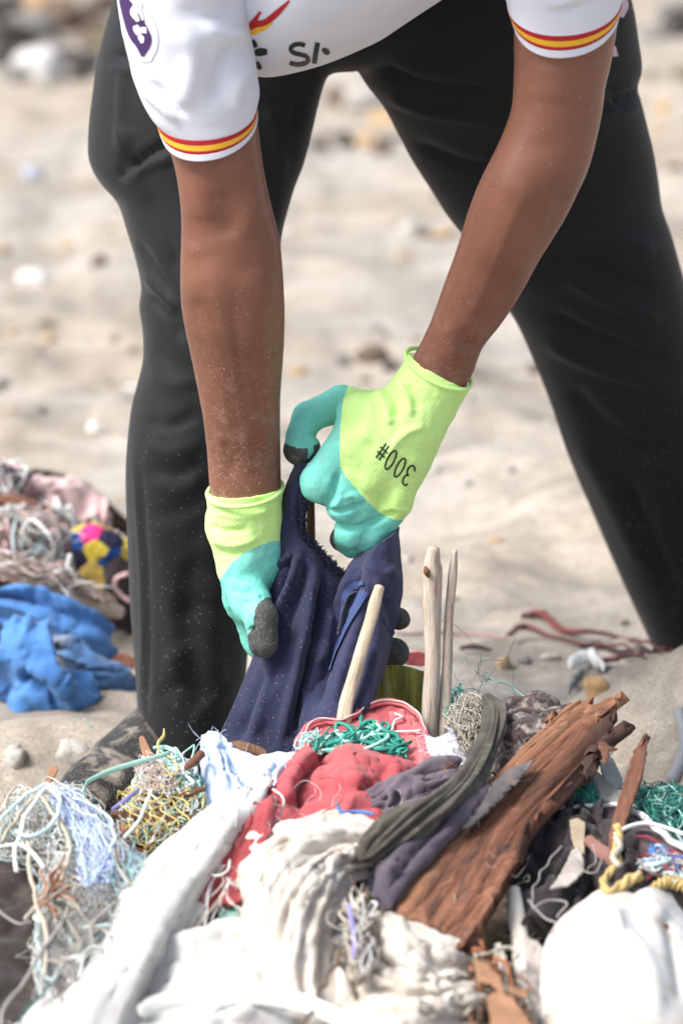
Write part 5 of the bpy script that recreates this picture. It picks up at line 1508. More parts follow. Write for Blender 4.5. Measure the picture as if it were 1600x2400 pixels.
cc_ = t_.mix(t_.ramp(fn, [(0.36, (0.7,) * 3), (0.5, (0, 0, 0))]), cc_, (0.04, 0.018, 0.013))
m_plank = t_.out(cc_, 0.8, t_.bump(fn, 0.5, 0.0015, t_.bump(gv, 0.3, 0.002)), 0.2)
sheet('driftwood_plank', rowsP, m_plank, 'rotten orange brown plank with splintered top slanting across the heap', 'plank', d=-0.10, n=150, m=80, t=0.013, iters=0, post=plank_post)
sheet('bark_chunk', [[(1215, 1668), (1245, 1648), (1275, 1652), (1300, 1672), (1345, 1668)], [(1196, 1710), (1240, 1700), (1275, 1700), (1310, 1705), (1350, 1690)], [(1185, 1760), (1225, 1750), (1265, 1745), (1300, 1740), (1335, 1720)], [(1160, 1830), (1200, 1810), (1235, 1790), (1270, 1780), (1310, 1760)]], cloth_mat('bark', (0.022, 0.015, 0.016), (0.075, 0.05, 0.048), 40, 0.95, dirt=(0.45, 0.40, 0.36), dirt_amt=0.8), 'dark crusted bark lump tucked behind the splintered plank', 'bark', d=-0.045, n=60, m=60, iters=0, t=0.02, rough=0.010, rscale=40, bulge=0.03)
sheet('grey_plank_stripe', [[(1182, 1806), (1214, 1794), (1252, 1782)], [(1134, 1872), (1166, 1860), (1204, 1842)], [(1082, 1944), (1106, 1934), (1134, 1910)]], cloth_mat('weathered_grey_wood', (0.045, 0.042, 0.044), (0.115, 0.11, 0.115), 30, 0.9, dirt=(0.2, 0.11, 0.07), dirt_amt=0.8), 'weathered grey stripe of the plank added as a sheet along its upper edge', 'scrap', d=-0.132, n=40, m=26, seed=87, su=1.05, crease=0.002, fray=40)  # the plank's own weathered grey stripe, laid on as a separate sheet
for i, (pp, rr, lab) in enumerate((([(1405, 1752, -.02), (1430, 1756, -.02), (1446, 1756, -.02)], [12, 7, 2], 'short splinter sticking sideways out of the plank top'), ([(1415, 1792, -.02), (1418, 1770, -.02), (1412, 1745, -.02)], [3, 10, 12], 'upright splinter at the lower corner of the plank top'))):
    stick('splinter', [(x, y, ypile(y) - 0.10 + z) for (x, y, z) in pp], rr, w_red, lab, 0.6, 70 + i)

# ---- white sacks and cloths of the near slope
sheet('long_white_sack', [[(548, 1862, .02), (578, 1848, 0), (606, 1840, 0), (636, 1836, .02)], [(474, 1906, .02), (520, 1900, 0), (560, 1900, 0), (606, 1915, .02)], [(357, 2010, .02), (420, 2000, -.01), (490, 1995, -.01), (561, 2000, .03)], [(284, 2122, .02), (345, 2110, -.02), (425, 2100, -.02), (500, 2108, .03)], [(190, 2256, .03), (270, 2240, -.02), (350, 2230, -.02), (420, 2235, .03)], [(58, 2402, .03), (160, 2390, -.03), (270, 2370, -.03), (345, 2350, .02)], [(-80, 2540, .05), (60, 2520, -.03), (220, 2500, -.03), (380, 2480, .02)]], m_white,
      'long smooth white sack running from the heap middle down to the corner', 'sack', crease=0.0004, fray=120, d=-0.055, n=100, m=54, su=1.08, sv=1.02, bulge=0.045, attach=0.05, bend=0.4, iters=20, jitter=0.004, seed=101, t=0.003, folds=[(3.2, 0.9, 0.009, 'v', 31), (8, 2.0, 0.001, 'v', 33)], strokes=[([(600, 1860), (500, 2000), (410, 2120), (300, 2330)], 28, 0.010), ([(580, 1920), (520, 2030), (450, 2140)], 16, -0.008), ([(480, 1950), (380, 2060), (300, 2170)], 26, -0.005)])
sheet('white_bag', [[(330, 2262, .03), (410, 2212, .02), (500, 2172, 0), (600, 2146, 0), (720, 2140, 0), (840, 2150, .02)], [(310, 2320, .02), (400, 2280, 0), (500, 2250, -.01), (600, 2230, -.01), (720, 2220, 0), (850, 2230, .02)], [(300, 2400), (400, 2370), (500, 2350, -.02), (600, 2340, -.02), (730, 2330, 0), (870, 2330, .02)], [(280, 2520), (400, 2520), (500, 2520), (620, 2510), (760, 2500), (900, 2490)]], m_white,
      'slack white bag lying below the long sack', 'bag', crease=0.0018, fray=60, d=-0.075, n=70, m=80, su=1.10, sv=1.14, bulge=0.03, seed=103, jitter=0.006, bend=0.3, iters=40, attach=0.04, t=0.003, folds=[(5, 1.2, 0.010, 'u', 41), (12, 2, 0.005, 'u', 43)])
sheet('white_bundle', [
    [(898, 1942, .03), (893, 1952, .0), (884, 1975, -.01), (872, 2002, -.01), (858, 2032, 0), (842, 2062, .02)],
    [(806, 1918, .03), (786, 1928, -.02), (776, 1965, -.035), (780, 2008, -.035), (792, 2052, -.02), (802, 2092, .01)],
    [(692, 1934, .03), (682, 1962, -.02), (692, 1988, -.045), (718, 2042, -.05), (752, 2100, -.035), (784, 2152, 0)],
    [(626, 1968, .03), (606, 2000, -.01), (626, 2052, -.045), (668, 2122, -.05), (720, 2182, -.04), (790, 2220, 0)],
    [(574, 1975, .04), (570, 2052, .01), (592, 2150, -.03), (644, 2240, -.035), (716, 2290, -.03), (806, 2300, 0)],
    [(588, 2060, .06), (576, 2142, .04), (604, 2240, .02), (650, 2340, .01), (728, 2400, .0), (826, 2380, .02)]], m_cream,
      'crumpled cream cotton bundle in the middle of the near slope', 'cloth bundle', crease=0.0011, fray=160, d=-0.105, n=120, m=120, su=1.06, sv=1.04, attach=0.04, bend=0.25, iters=40, jitter=0.006, seed=107, t=0.0025, cell=(20, 20), folds=[(8, 1.3, 0.0075, 'v', 7), (17, 2.2, 0.0026, 'v', 9)],
      strokes=[([(770, 2020), (752, 2034), (735, 2040)], 10, -0.022), ([(850, 1990), (800, 2008), (760, 2024)], 8, 0.008), ([(690, 1960), (640, 2010), (610, 2080)], 10, -0.008)])
sheet('cream_cloth', [[(838, 2150, .03), (900, 2150, 0), (970, 2175, 0), (1040, 2215, 0), (1092, 2240, .02)], [(826, 2215, .02), (900, 2220, -.02), (970, 2240, -.02), (1040, 2270, -.01), (1110, 2290, .02)], [(820, 2290, .02), (890, 2300, -.02), (970, 2310, -.02), (1050, 2330, -.01), (1130, 2340, .02)], [(800, 2400), (890, 2400, -.02), (980, 2400, -.02), (1060, 2405), (1140, 2410, .02)], [(780, 2520), (890, 2520), (990, 2520), (1080, 2520), (1160, 2520)]], m_cream,
      'cream cloth in long sideways folds below the plank', 'cloth', crease=0.0015, fray=160, d=-0.10, n=90, m=90, su=1.02, sv=1.04, bulge=0.02, attach=0.04, bend=0.22, iters=30, jitter=0.005, seed=109, t=0.0025, cell=(24, 14), folds=[(7, 1.0, 0.011, 'u', 21), (16, 1.6, 0.006, 'u', 23)], strokes=[([(850, 2310), (960, 2330), (1110, 2340)], 10, -0.009), ([(840, 2345), (960, 2360), (1120, 2380)], 10, 0.009), ([(900, 2190), (1000, 2230), (1080, 2270)], 14, 0.008)])
wire('white_strap', [(330, 2372), (365, 2354), (430, 2338), (520, 2332), (620, 2335), (714, 2352), (800, 2390), (880, 2440)], [16, 20, 22, 22, 22, 22, 20, 18], cloth_mat('pale_green_strap', (0.66, 0.70, 0.64), (0.78, 0.79, 0.75), 14, 0.7, 300, 0.3), 'pale curved webbing strap across the bottom of the white bag', 'strap', d=-0.155, n=70, sides=12, flat=0.22)
tangle('thread_bunch', [(800, 2080), (855, 2060), (880, 2110), (860, 2200), (880, 2290), (830, 2320), (800, 2220)], 60, [0.8, 0.6, 1.6], [s_white, s_beige, s_cream_f, s_brown], 'loose white and beige threads hanging beside the cream bundle', 'thread', d=-0.155, spread=0.012, length=(0.04, 0.12), curl=18, seed=111, direction=(78, 22), soft=22)
wire('lilac_tape', [(818, 2118), (824, 2160), (830, 2200), (828, 2245)], [5, 6, 5, 4], s_lilac, 'narrow purple tape hanging among the white threads', 'tape', d=-0.185, flat=0.35, n=30)
wire('brown_strand', [(820, 2140), (800, 2230), (760, 2300), (720, 2390), (715, 2420)], [4, 5, 5, 5, 5], s_brown, 'thin brown strand in the crease beside the cream bundle', 'strand', d=-0.150, wob=0.004, n=50)
sheet('patterned_scrap', [[(420, 2180), (470, 2130), (520, 2110)], [(450, 2205), (490, 2165), (530, 2140)], [(470, 2230), (510, 2200), (550, 2170)]], m_plum, 'dark navy scrap with a pale spot beside the long white sack', 'scrap', d=-0.05, n=24, m=24, seed=113)
wire('pale_spot_button', [(468, 2144), (476, 2148), (484, 2152)], [8, 16, 8], s_white, 'small round white button on the dark navy scrap', 'button', d=-0.075, n=12, sides=12)
tangle('teal_scrap', [(505, 2100), (575, 2085), (590, 2130), (520, 2160)], 60, [1.4, 1.0], [s_teal, s_mint], 'bright teal net scrap between long sack and cream bundle', 'net', d=-0.055, spread=0.006, length=(0.03, 0.07), curl=40, seed=115)
tangle('frayed_fringe', [(520, 2030), (550, 2000), (552, 2060), (520, 2110)], 14, [0.9, 0.6], [s_white, s_beige], 'frayed white fringe on the inner edge of the long sack', 'fringe', d=-0.10, spread=0.008, length=(0.03, 0.08), curl=22, seed=116, direction=(100, 25), confine=False)

# ---- white float and the dark rubbish beside it
def float_post(G):
    return G
t_ = NT('stained_white_plastic')
ct = t_.mix(t_.ramp(t_.noise(t_.obj, 20, 6, 0.65), [(0.48, (0, 0, 0)), (0.75, (0.85,) * 3)]), (0.58, 0.58, 0.565), (0.42, 0.33, 0.22))
v_ = t_.n.new('ShaderNodeTexVoronoi'); v_.inputs['Scale'].default_value = 26; t_.lk(t_.obj, v_.inputs['Vector'])
sp_ = t_.n.new('ShaderNodeSeparateColor'); t_.lk(v_.outputs['Color'], sp_.inputs[0])
ct = t_.mix(t_.math('MULTIPLY', t_.math('LESS_THAN', v_.outputs['Distance'], 0.12), t_.math('LESS_THAN', sp_.outputs[0], 0.5)), ct, (0.26, 0.10, 0.06))
m_float = t_.out(ct, 0.55, t_.bump(t_.noise(t_.obj, 25, 4), 0.25, 0.004), 0.4)
sheet('plastic_container', [
    [(1380, 2116, .03), (1402, 2100, .01), (1430, 2090, .0), (1456, 2096, .0), (1484, 2107, 0), (1508, 2099, 0), (1536, 2094, .01), (1564, 2102, .03)],
    [(1318, 2166, .03), (1356, 2160, -.01), (1400, 2156, -.02), (1444, 2158, -.03), (1484, 2160, -.03), (1520, 2154, -.03), (1556, 2148, -.01), (1584, 2146, .03)],
    [(1281, 2232, .03), (1330, 2232, -.02), (1384, 2232, -.04), (1436, 2235, -.04), (1484, 2235, -.035), (1530, 2232, -.03), (1578, 2228, -.01), (1614, 2222, .03)],
    [(1271, 2330, .03), (1322, 2330, -.02), (1378, 2330, -.04), (1434, 2330, -.045), (1490, 2330, -.04), (1545, 2330, -.035), (1600, 2330, -.01), (1645, 2330, .03)],
    [(1278, 2420, .03), (1326, 2420, -.02), (1380, 2420, -.03), (1436, 2420, -.04), (1490, 2420, -.04), (1545, 2420, -.03), (1600, 2420, -.01), (1655, 2420, .03)],
    [(1290, 2520, .05), (1330, 2520, .02), (1380, 2520, 0), (1436, 2520, 0), (1490, 2520, 0), (1545, 2520, 0), (1600, 2520, .02), (1655, 2520, .05)]], m_float,
      'crushed white plastic container with rusty specks in the corner', 'container', d=-0.10, n=80, m=80, iters=0, bulge=0.0, t=0.005, rough=0.004, rscale=9, folds=[(1.6, 1.5, 0.003, 'v', 45)],
      strokes=[([(1400, 2120), (1470, 2200), (1520, 2300), (1530, 2400)], 26, 0.008), ([(1340, 2190), (1420, 2260), (1480, 2360)], 40, -0.006), ([(1560, 2120), (1580, 2230), (1600, 2360)], 20, -0.008), ([(1450, 2180), (1520, 2170)], 30, -0.006)])
stick('white_tube', [(1202, 2085, -.47), (1212, 2160, -.50), (1222, 2240, -.55), (1232, 2340, -.60), (1236, 2420, -.66)], [17, 22, 24, 24, 24], cloth_mat('white_stalk', (0.55, 0.50, 0.43), (0.68, 0.65, 0.60), 22, 0.7), 'thick pale stalk standing between the plank and plastic container', 1, 15, lump=0.06)
stick('white_tube', [(1165, 2215, -.56), (1178, 2260, -.58), (1178, 2330, -.62)], [9, 11, 9], cloth_mat('white_stalk', (0, 0, 0), (0, 0, 0)), 'thin short pale stalk by the lower plank corner', 1, 16)
sheet('grey_rag', [[(1232, 2200), (1262, 2215), (1290, 2240)], [(1236, 2290), (1268, 2300), (1285, 2310)], [(1240, 2420), (1270, 2420), (1290, 2420)]], cloth_mat('dull_grey_cloth', (0.26, 0.23, 0.21), (0.42, 0.38, 0.35), 16, 0.9), 'dull grey rag beside the thick pale stalk', 'rag', crease=0.001, fray=60, d=-0.065, n=40, m=24, su=1.2, seed=117)
for i, (rows, lab) in enumerate((([[(1110, 2250), (1140, 2262), (1172, 2290)], [(1120, 2300), (1150, 2310), (1180, 2330)]], 'curled brown leaf below the plank corner'), ([[(1140, 2340), (1180, 2325), (1225, 2370)], [(1150, 2390), (1195, 2390), (1250, 2420)], [(1150, 2450), (1210, 2450), (1260, 2450)]], 'broad tan leaf at the bottom edge beside the pale stalk'), ([[(1190, 2315), (1215, 2318), (1235, 2325)], [(1195, 2330), (1215, 2332), (1230, 2336)]], 'small rusty leaf lying on the pale stalk'))):
    sheet('dry_leaf', rows, plain_mat('dry_leaf_brown', (0.30, 0.16, 0.09), 0.8, 0.4, 30), lab, 'leaf', 'dry leaves by the pale stalk', d=-0.14, n=18, m=18, su=1.15, sv=1.15, seed=120 + i, t=0.0015)
tangle('leaf_litter', [(1080, 2240), (1180, 2200), (1240, 2330), (1260, 2440), (1120, 2440)], 60, [1.6, 2.2, 1.0], [s_brown, s_rust, s_beige], 'brown twiggy litter at the foot of the plank', 'litter', d=-0.10, spread=0.015, length=(0.02, 0.06), curl=14, seed=123, soft=22)
sheet('black_cloth', [[(1258, 1905), (1310, 1880), (1360, 1885), (1420, 1900), (1480, 1935)], [(1235, 1985), (1300, 1965), (1360, 1965), (1430, 1975), (1495, 1990)], [(1200, 2070), (1290, 2055), (1370, 2050), (1440, 2060), (1520, 2070)], [(1190, 2180), (1290, 2170), (1390, 2170), (1470, 2170), (1560, 2180)]], m_black, 'black cloth heaped between the plank and the yellow rope', 'cloth', crease=0.002, fray=80, d=-0.055, n=70, m=70, su=1.08, sv=1.08, seed=131, jitter=0.008, attach=0.02, bend=0.3, iters=60, folds=[(5, 2, 0.012, 'v', 81)], t=0.003)
bag = empty('dark_bag', HP([(1490, 2030)], 0.0)[0], 'dark purple patterned bag with white piping behind the brown splinter', 'bag')
sheet('bag_fabric', [[(1330, 1895), (1400, 1886), (1470, 1892), (1540, 1930), (1620, 1990)], [(1340, 1940), (1410, 1935), (1480, 1945), (1550, 1975), (1625, 2020)], [(1360, 1985), (1430, 1985), (1495, 1998), (1560, 2020), (1630, 2055)], [(1370, 2040), (1440, 2040), (1510, 2045), (1570, 2065), (1640, 2100)]], cloth_mat('dark_patterned', (0.030, 0.018, 0.028), (0.085, 0.05, 0.06), 30, 0.85, 300, 0.3, dirt=(0.13, 0.10, 0.08), dirt_amt=0.6), parent=bag, d=-0.035, n=60, m=70, su=1.08, sv=1.1, bulge=0.03, seed=133)
wire('piping', [(1345, 1893), (1395, 1888), (1450, 1891), (1500, 1912), (1550, 1955), (1585, 1985), (1620, 2000)], [5, 7, 7, 9, 10, 9, 8], s_white, parent=bag, d=-0.055, n=60, wob=0.003)
wire('twine', [(1440, 1955), (1475, 1937), (1515, 1930), (1560, 1940), (1620, 1962)], [5, 6, 6, 5, 5], s_white, 'white cord arching over the dark purple bag', 'cord', d=-0.085, n=50)
wire('twine', [(1450, 1960), (1510, 1962), (1560, 1985), (1610, 2015)], 4, plain_mat('dark_red_cord', (0.22, 0.03, 0.05), 0.85, 0.3), 'dark red cord across the purple bag', 'cord', d=-0.078, n=40, wob=0.003)
sheet('webbing_band', [[(1360, 1832, .01), (1380, 1816, 0), (1395, 1811, 0), (1415, 1825, 0), (1448, 1853, 0)], [(1376, 1846, .01), (1394, 1836, 0), (1408, 1836, 0), (1425, 1848, 0), (1448, 1872, 0)], [(1402, 1884, .02), (1412, 1880, 0), (1422, 1880, 0), (1432, 1884, 0), (1446, 1894, 0)]], cloth_mat('grey_webbing', (0.36, 0.37, 0.34), (0.48, 0.49, 0.46), 18, 0.85, 300, 0.6), 'folded pale grey webbing band between plank and brown splinter', 'band', d=-0.045, n=24, m=36, iters=0, t=0.004)
sheet('pale_scrap', [[(1405, 1790), (1428, 1776), (1446, 1800)], [(1412, 1815), (1435, 1812), (1458, 1830)], [(1430, 1845), (1448, 1846), (1462, 1850)]], cloth_mat('pale_green_scrap', (0.42, 0.46, 0.42), (0.58, 0.60, 0.60), 18, 0.85), 'pale greenish cloth scrap behind the webbing band', 'scrap', d=-0.005, n=20, m=20, seed=135)
tangle('teal_rope', [(1340, 1845), (1380, 1840), (1412, 1885), (1400, 1900), (1345, 1895)], 60, [2.4, 1.8, 1.0], [s_teal, s_teal_d], 'coiled teal rope under the webbing band', 'rope', d=-0.035, spread=0.008, length=(0.03, 0.08), curl=70, seed=137, sides=6)
tangle('teal_net', [(1485, 1855), (1530, 1845), (1610, 1850), (1610, 1960), (1560, 1945), (1500, 1910)], 340, [0.5, 0.8, 0.4], [s_teal_d, s_teal, s_mint], 'fluffy dark teal net beside the sand mound', 'net', d=-0.02, spread=0.02, length=(0.03, 0.10), curl=55, seed=139, weights=[.5, .3, .2])
wire('thin_twig', [(1485, 1874), (1540, 1866), (1610, 1858)], [2.5, 3, 3], w_brown, 'thin straight twig lying on the teal net', 'twig', d=-0.045, n=20)
wire('grass_leaf', [(1555, 1898), (1568, 1930), (1590, 1962), (1605, 1990)], [2, 5, 6, 4], s_ice, 'pale grass blade over the teal net', 'blade', d=-0.05, n=24, flat=0.3)
sheet('wood_splinter', [[(1505, 1752), (1514, 1728), (1517, 1722)], [(1484, 1775), (1498, 1765), (1512, 1775)], [(1468, 1820), (1486, 1815), (1502, 1825)], [(1448, 1880), (1468, 1875), (1482, 1882)], [(1430, 1950), (1448, 1950), (1458, 1955)], [(1424, 2000), (1440, 2000), (1450, 2000)]], w_red, 'pointed reddish brown wood splinter standing by the sand mound', 'splinter', d=-0.075, n=50, m=14, iters=0, t=0.008, rough=0.0016, rscale=60)
yr = lambda t, a: 1 + 0.22 * np.cos(3 * (a + 16 * t))
wire('yellow_rope', [(1444, 1935), (1450, 1965), (1440, 1995), (1446, 2020), (1425, 2048), (1412, 2068), (1425, 2090), (1450, 2080), (1470, 2065), (1500, 2052)], [8, 10, 10, 9, 9, 9, 10, 12, 14, 11], s_gold, 'yellow twisted rope knotted above the plastic container', 'rope', d=-0.115, n=110, sides=18, bump=yr)
wire('yellow_rope', [(1530, 2080), (1560, 2068), (1590, 2072), (1630, 2085)], [10, 16, 16, 11], s_gold, 'short thick yellow rope end at the frame edge above the container', 'rope', d=-0.10, n=50, sides=18, bump=yr)
wire('beige_rope', [(1442, 1962), (1452, 1985), (1436, 2010), (1450, 2030)], 8, s_beige, 'beige rope strand wound round the yellow rope', 'rope', d=-0.125, n=50, bump=yr)
stick('wood_strip', [(1375, 1965, -.40), (1420, 2005, -.42), (1475, 2055, -.44)], [13, 17, 14], plain_mat('pinkish_brown_wood', (0.24, 0.12, 0.10), 0.85, 0.3), 'pinkish brown slat lying under the yellow rope', 0.4, 21)
stick('wood_strip', [(1490, 2050, -.42), (1540, 2110, -.46), (1590, 2160, -.48)], [14, 22, 16], plain_mat('rust_brown_wood', (0.20, 0.09, 0.06), 0.85, 0.4), 'rusty brown slat between the container and yellow rope end', 0.4, 22)
tangle('blue_red_fibres', [(1480, 2000), (1560, 2000), (1620, 2030), (1620, 2050), (1500, 2045)], 70, [1.0, 1.6], [s_blue_v, s_grey, plain_mat('dark_red_cord', (0, 0, 0)), s_ice], 'blue and red frayed cord fibres on the purple bag', 'cord', d=-0.10, spread=0.006, length=(0.03, 0.09), curl=14, seed=141, direction=(5, 22), soft=22)
for i, (pl, r, lab) in enumerate((
    ([(1318, 1985), (1280, 2030), (1248, 2075), (1240, 2120)], 3, 'thin grey thread sloping down beside the plank edge'), ([(1236, 2110), (1262, 2135), (1290, 2155), (1330, 2175)], 4, 'grey cord running under the container rim'),
    ([(1340, 2010), (1370, 2035), (1400, 2040), (1412, 2015)], 3, 'grey thread loop beside the grey strip'), ([(1250, 2130), (1290, 2110), (1330, 2118), (1300, 2150)], 4, 'dull grey thread loop above the container'), ([(1384, 1978), (1392, 2010), (1380, 2040)], 2.5, 'short grey thread on the black cloth'))):
    wire('loose_strand', pl, r * 0.6, s_grey, lab, 'thread', 'threads on the black cloth', d=-0.105, n=40, wob=0.003, seed=300 + i)
sheet('beige_strip', [[(1335, 1925), (1352, 1920), (1370, 1930)], [(1340, 1965), (1356, 1965), (1368, 1975)], [(1352, 2000), (1362, 2000), (1368, 2004)]], cloth_mat('dull_beige_cloth', (0.28, 0.22, 0.15), (0.38, 0.31, 0.22), 20, 0.9), 'dull beige strip hanging on the black cloth', 'strip', d=-0.085, n=20, m=14, seed=145)
sheet('grey_strip', [[(1340, 1995), (1355, 1990), (1365, 2010)], [(1318, 2040), (1340, 2035), (1362, 2045)], [(1290, 2085), (1310, 2080), (1330, 2075)]], cloth_mat('dull_grey_cloth', (0, 0, 0), (0, 0, 0)), 'twisted grey strip on the black cloth', 'strip', d=-0.095, n=24, m=14, seed=146, su=1.2)
stick('shell_chip', [(1262, 2100, -.43), (1275, 2080, -.42), (1288, 2062, -.42)], [6, 12, 7], plain_mat('shell_beige', (0.48, 0.40, 0.27), 0.6, 0.2), 'small beige shell chip on the black cloth', 0.5, 25)

# ---- tangled nets of the slope at photograph left
sheet('dark_sack', [[(-60, 1990), (20, 1960), (90, 1975), (170, 2010), (260, 2060)], [(-60, 2100), (20, 2090), (100, 2090), (180, 2110), (270, 2140)], [(-60, 2240), (20, 2240), (100, 2230), (170, 2230), (240, 2230)], [(-60, 2420), (20, 2420), (80, 2420), (140, 2420), (190, 2420)]], m_dark_bag, 'dark brown sack under the white net tangle', 'sack', crease=0.002, fray=0, d=-0.02, n=60, m=60, su=1.12, sv=1.1, seed=151, jitter=0.008, t=0.003)
tangle('white_net', [(-20, 1900), (60, 1850), (150, 1835), (220, 1880), (270, 1960), (320, 2040), (330, 2100), (260, 2190), (180, 2290), (110, 2370), (80, 2300), (90, 2180), (110, 2090), (80, 1990), (-20, 2000)], 560, [0.35, 0.5, 0.7, 1.0], [s_white, s_beige, s_ice, s_grey], 'big tangled white and beige fishing net spilling down the slope', 'net', d=-0.06, spread=0.02, length=(0.05, 0.16), curl=30, seed=153, weights=[.35, .25, .25, .15])
tangle('blue_net', [(110, 1850), (170, 1840), (230, 1930), (270, 1990), (265, 2030), (230, 2080), (200, 2060), (180, 1980), (140, 1900)], 420, [0.3, 0.5, 0.8], [s_blue, s_ice, s_white], 'pale blue net fibres pulled through the white tangle', 'net', d=-0.085, spread=0.010, length=(0.06, 0.14), curl=8, seed=155, direction=(60, 18), weights=[.7, .2, .1])
tangle('grey_net', [(110, 2060), (230, 2060), (330, 2070), (300, 2140), (200, 2270), (110, 2390), (95, 2240)], 520, [0.3, 0.5, 0.8, 0.4], [s_beige, s_grey, s_ice, s_brown, s_white], 'grey brown net mass beside the long white sack', 'net', d=-0.055, spread=0.018, length=(0.04, 0.14), curl=34, seed=157, weights=[.3, .25, .2, .1, .15])
tangle('ice_net', [(230, 1960), (300, 1990), (345, 2040), (330, 2110), (270, 2140), (250, 2050)], 420, [0.25, 0.4], [s_ice, s_white, s_mint, s_blue], 'fuzzy ice blue net beside the pink red cloth end', 'net', d=-0.065, spread=0.014, length=(0.03, 0.09), curl=55, seed=158)
zl = lambda L: [(x * 0.3571, 1750 + y * 0.3571) for (x, y) in L]
for i, (pl, r, mt, lab) in enumerate((
    ([(-20, 660), (60, 540), (150, 400), (260, 330), (350, 430), (430, 560), (462, 700), (405, 850), (330, 960), (250, 1040), (170, 1130)], 6.5, s_beige, 'thick beige rope looping over the dark sack and back under'),
    ([(120, 810), (104, 700), (140, 540), (200, 400), (270, 300), (340, 260), (400, 320)], 7, s_white, 'white rope hook with its end hanging at the frame edge'),
    ([(-20, 655), (60, 640), (130, 642), (190, 670), (240, 730), (285, 795)], 6.5, s_white, 'white rope lying level from the frame edge'),
    ([(110, 560), (180, 592), (260, 570), (330, 520), (385, 430), (400, 340), (320, 280)], 6, s_ice, 'ice blue rope curled round the hook'),
    ([(195, 560), (190, 740), (215, 900), (240, 1040), (300, 1210), (300, 1500)], 7, s_beige, 'straight beige rope hanging down the dark sack'),
    ([(10, 1860), (40, 1710), (130, 1580), (200, 1470), (330, 1270), (420, 1120), (475, 950)], 6, s_grey, 'grey wavy rope rising from the bottom corner'),
    ([(-20, 1070), (70, 1140), (150, 1165), (215, 1155)], 3.5, s_grey, 'thin grey cord at the frame edge on the dark sack'),
    ([(120, 1850), (150, 1740), (260, 1650), (330, 1560)], 4, s_teal_d, 'dark green cord near the bottom corner'),
    ([(480, 340), (600, 380), (700, 450), (750, 560), (730, 700)], 4, s_ice, 'ice blue cord arching towards the yellow net'),
    ([(560, 1200), (660, 1180), (720, 1170)], 5, s_ice, 'pale cord end touching the long white sack'),
    ([(0, 480), (90, 400), (200, 300), (300, 250), (370, 300)], 4.5, s_ice, 'thin pale cord on top of the net tangle'),
    ([(620, 1290), (600, 1190), (680, 1090), (760, 1030)], 4.5, s_grey, 'grey cord climbing beside the long white sack'))):
    wire('net_rope', zl(pl), r * 0.8, mt, lab, 'rope', 'ropes in the net tangle', d=-0.105 - 0.003 * (i % 4), n=60, wob=0.002, seed=160 + i)
tangle('rust_wisp', zl([(230, 1000), (330, 950), (330, 1000), (250, 1060)]), 26, [0.8, 1.2], [s_rust, s_beige], 'orange brown wisp in the white net', 'wisp', d=-0.12, spread=0.004, length=(0.02, 0.04), curl=10, seed=175, direction=(-40, 15), confine=False)
# yellow net and twigs next to the shoe
tangle('yellow_net', [(265, 1910), (300, 1830), (400, 1770), (470, 1830), (475, 1900), (400, 1960), (310, 1985)], 90, [0.6, 0.5, 0.8], [s_yellow, s_yellow, s_white, s_mint], 'tangled yellow net strands among twigs below the black shoe', 'net', d=-0.035, spread=0.014, length=(0.03, 0.10), curl=60, seed=181, weights=[.2, .15, .4, .25])
tangle('lint_clump', [(318, 1800), (350, 1775), (390, 1800), (420, 1850), (390, 1865), (335, 1840)], 420, [0.35, 0.5], [s_white, s_beige, s_pink], 'dusty white lint clump among the yellow net', 'lint', d=-0.05, spread=0.008, length=(0.02, 0.05), curl=90, seed=183)
tangle('mint_net', [(350, 1790), (395, 1765), (450, 1790), (470, 1850), (430, 1860), (380, 1820)], 110, [0.7, 1.1, 1.6], [s_mint, s_ice, s_white], 'mint and white net strands at the trouser hem', 'net', d=-0.03, spread=0.014, length=(0.03, 0.09), curl=28, seed=185, soft=22)
tangle('twig_litter', [(270, 1930), (330, 1880), (460, 1860), (480, 1920), (380, 1980), (280, 2000)], 130, [1.2, 0.8, 2.0], [s_brown, s_beige, s_white, s_rust, m_navy_thread], 'brown and dark fibre litter under the yellow net', 'litter', d=-0.02, spread=0.012, length=(0.03, 0.08), curl=20, seed=187)
tangle('fibre_litter', [(330, 2000), (300, 1900), (450, 1800), (490, 1880), (470, 1930), (390, 1990)], 150, [0.5, 0.8], [s_white, s_beige, s_mint, s_yellow], 'fine pale fibre litter beside the long white sack', 'litter', d=-0.03, spread=0.012, length=(0.02, 0.06), curl=50, seed=188)
for i, (pl, r, lab) in enumerate((([(275, 1968), (330, 1925), (380, 1895), (420, 1870)], [6, 9, 8, 5], 'dark broken twig slanting up to the pale blue cloth'), ([(262, 1908), (330, 1912), (400, 1920), (470, 1915)], [9, 10, 9, 7], 'flat brown twig lying level under the yellow net'), ([(420, 1866), (450, 1858), (478, 1848)], [6, 8, 7], 'short tan twig touching the pale blue cloth'), ([(435, 1800), (455, 1785), (474, 1765)], [7, 12, 10], 'rust red twig stub between trouser hem and pale blue cloth'))):
    stick('broken_twig', [(x, y, ypile(y) - 0.045 - 0.006 * i) for (x, y) in pl], r, w_brown if i != 3 else w_red, lab, 0.8, 30 + i)
wire('mint_ribbon', [(150, 1864), (172, 1858), (193, 1857), (202, 1840), (211, 1829), (260, 1806), (310, 1790), (357, 1777), (396, 1764)], [3, 4, 4, 5, 6, 6.5, 6.5, 6.5, 5], s_mint, 'pale mint ribbon stretched across the black shoe', 'ribbon', d=-0.07, n=70, flat=0.2)
wire('mint_ribbon', [(360, 1752), (390, 1752), (420, 1768), (436, 1800)], [4, 6, 5, 3], s_mint, 'short curled mint ribbon at the trouser hem', 'ribbon', d=-0.04, n=40, flat=0.25)
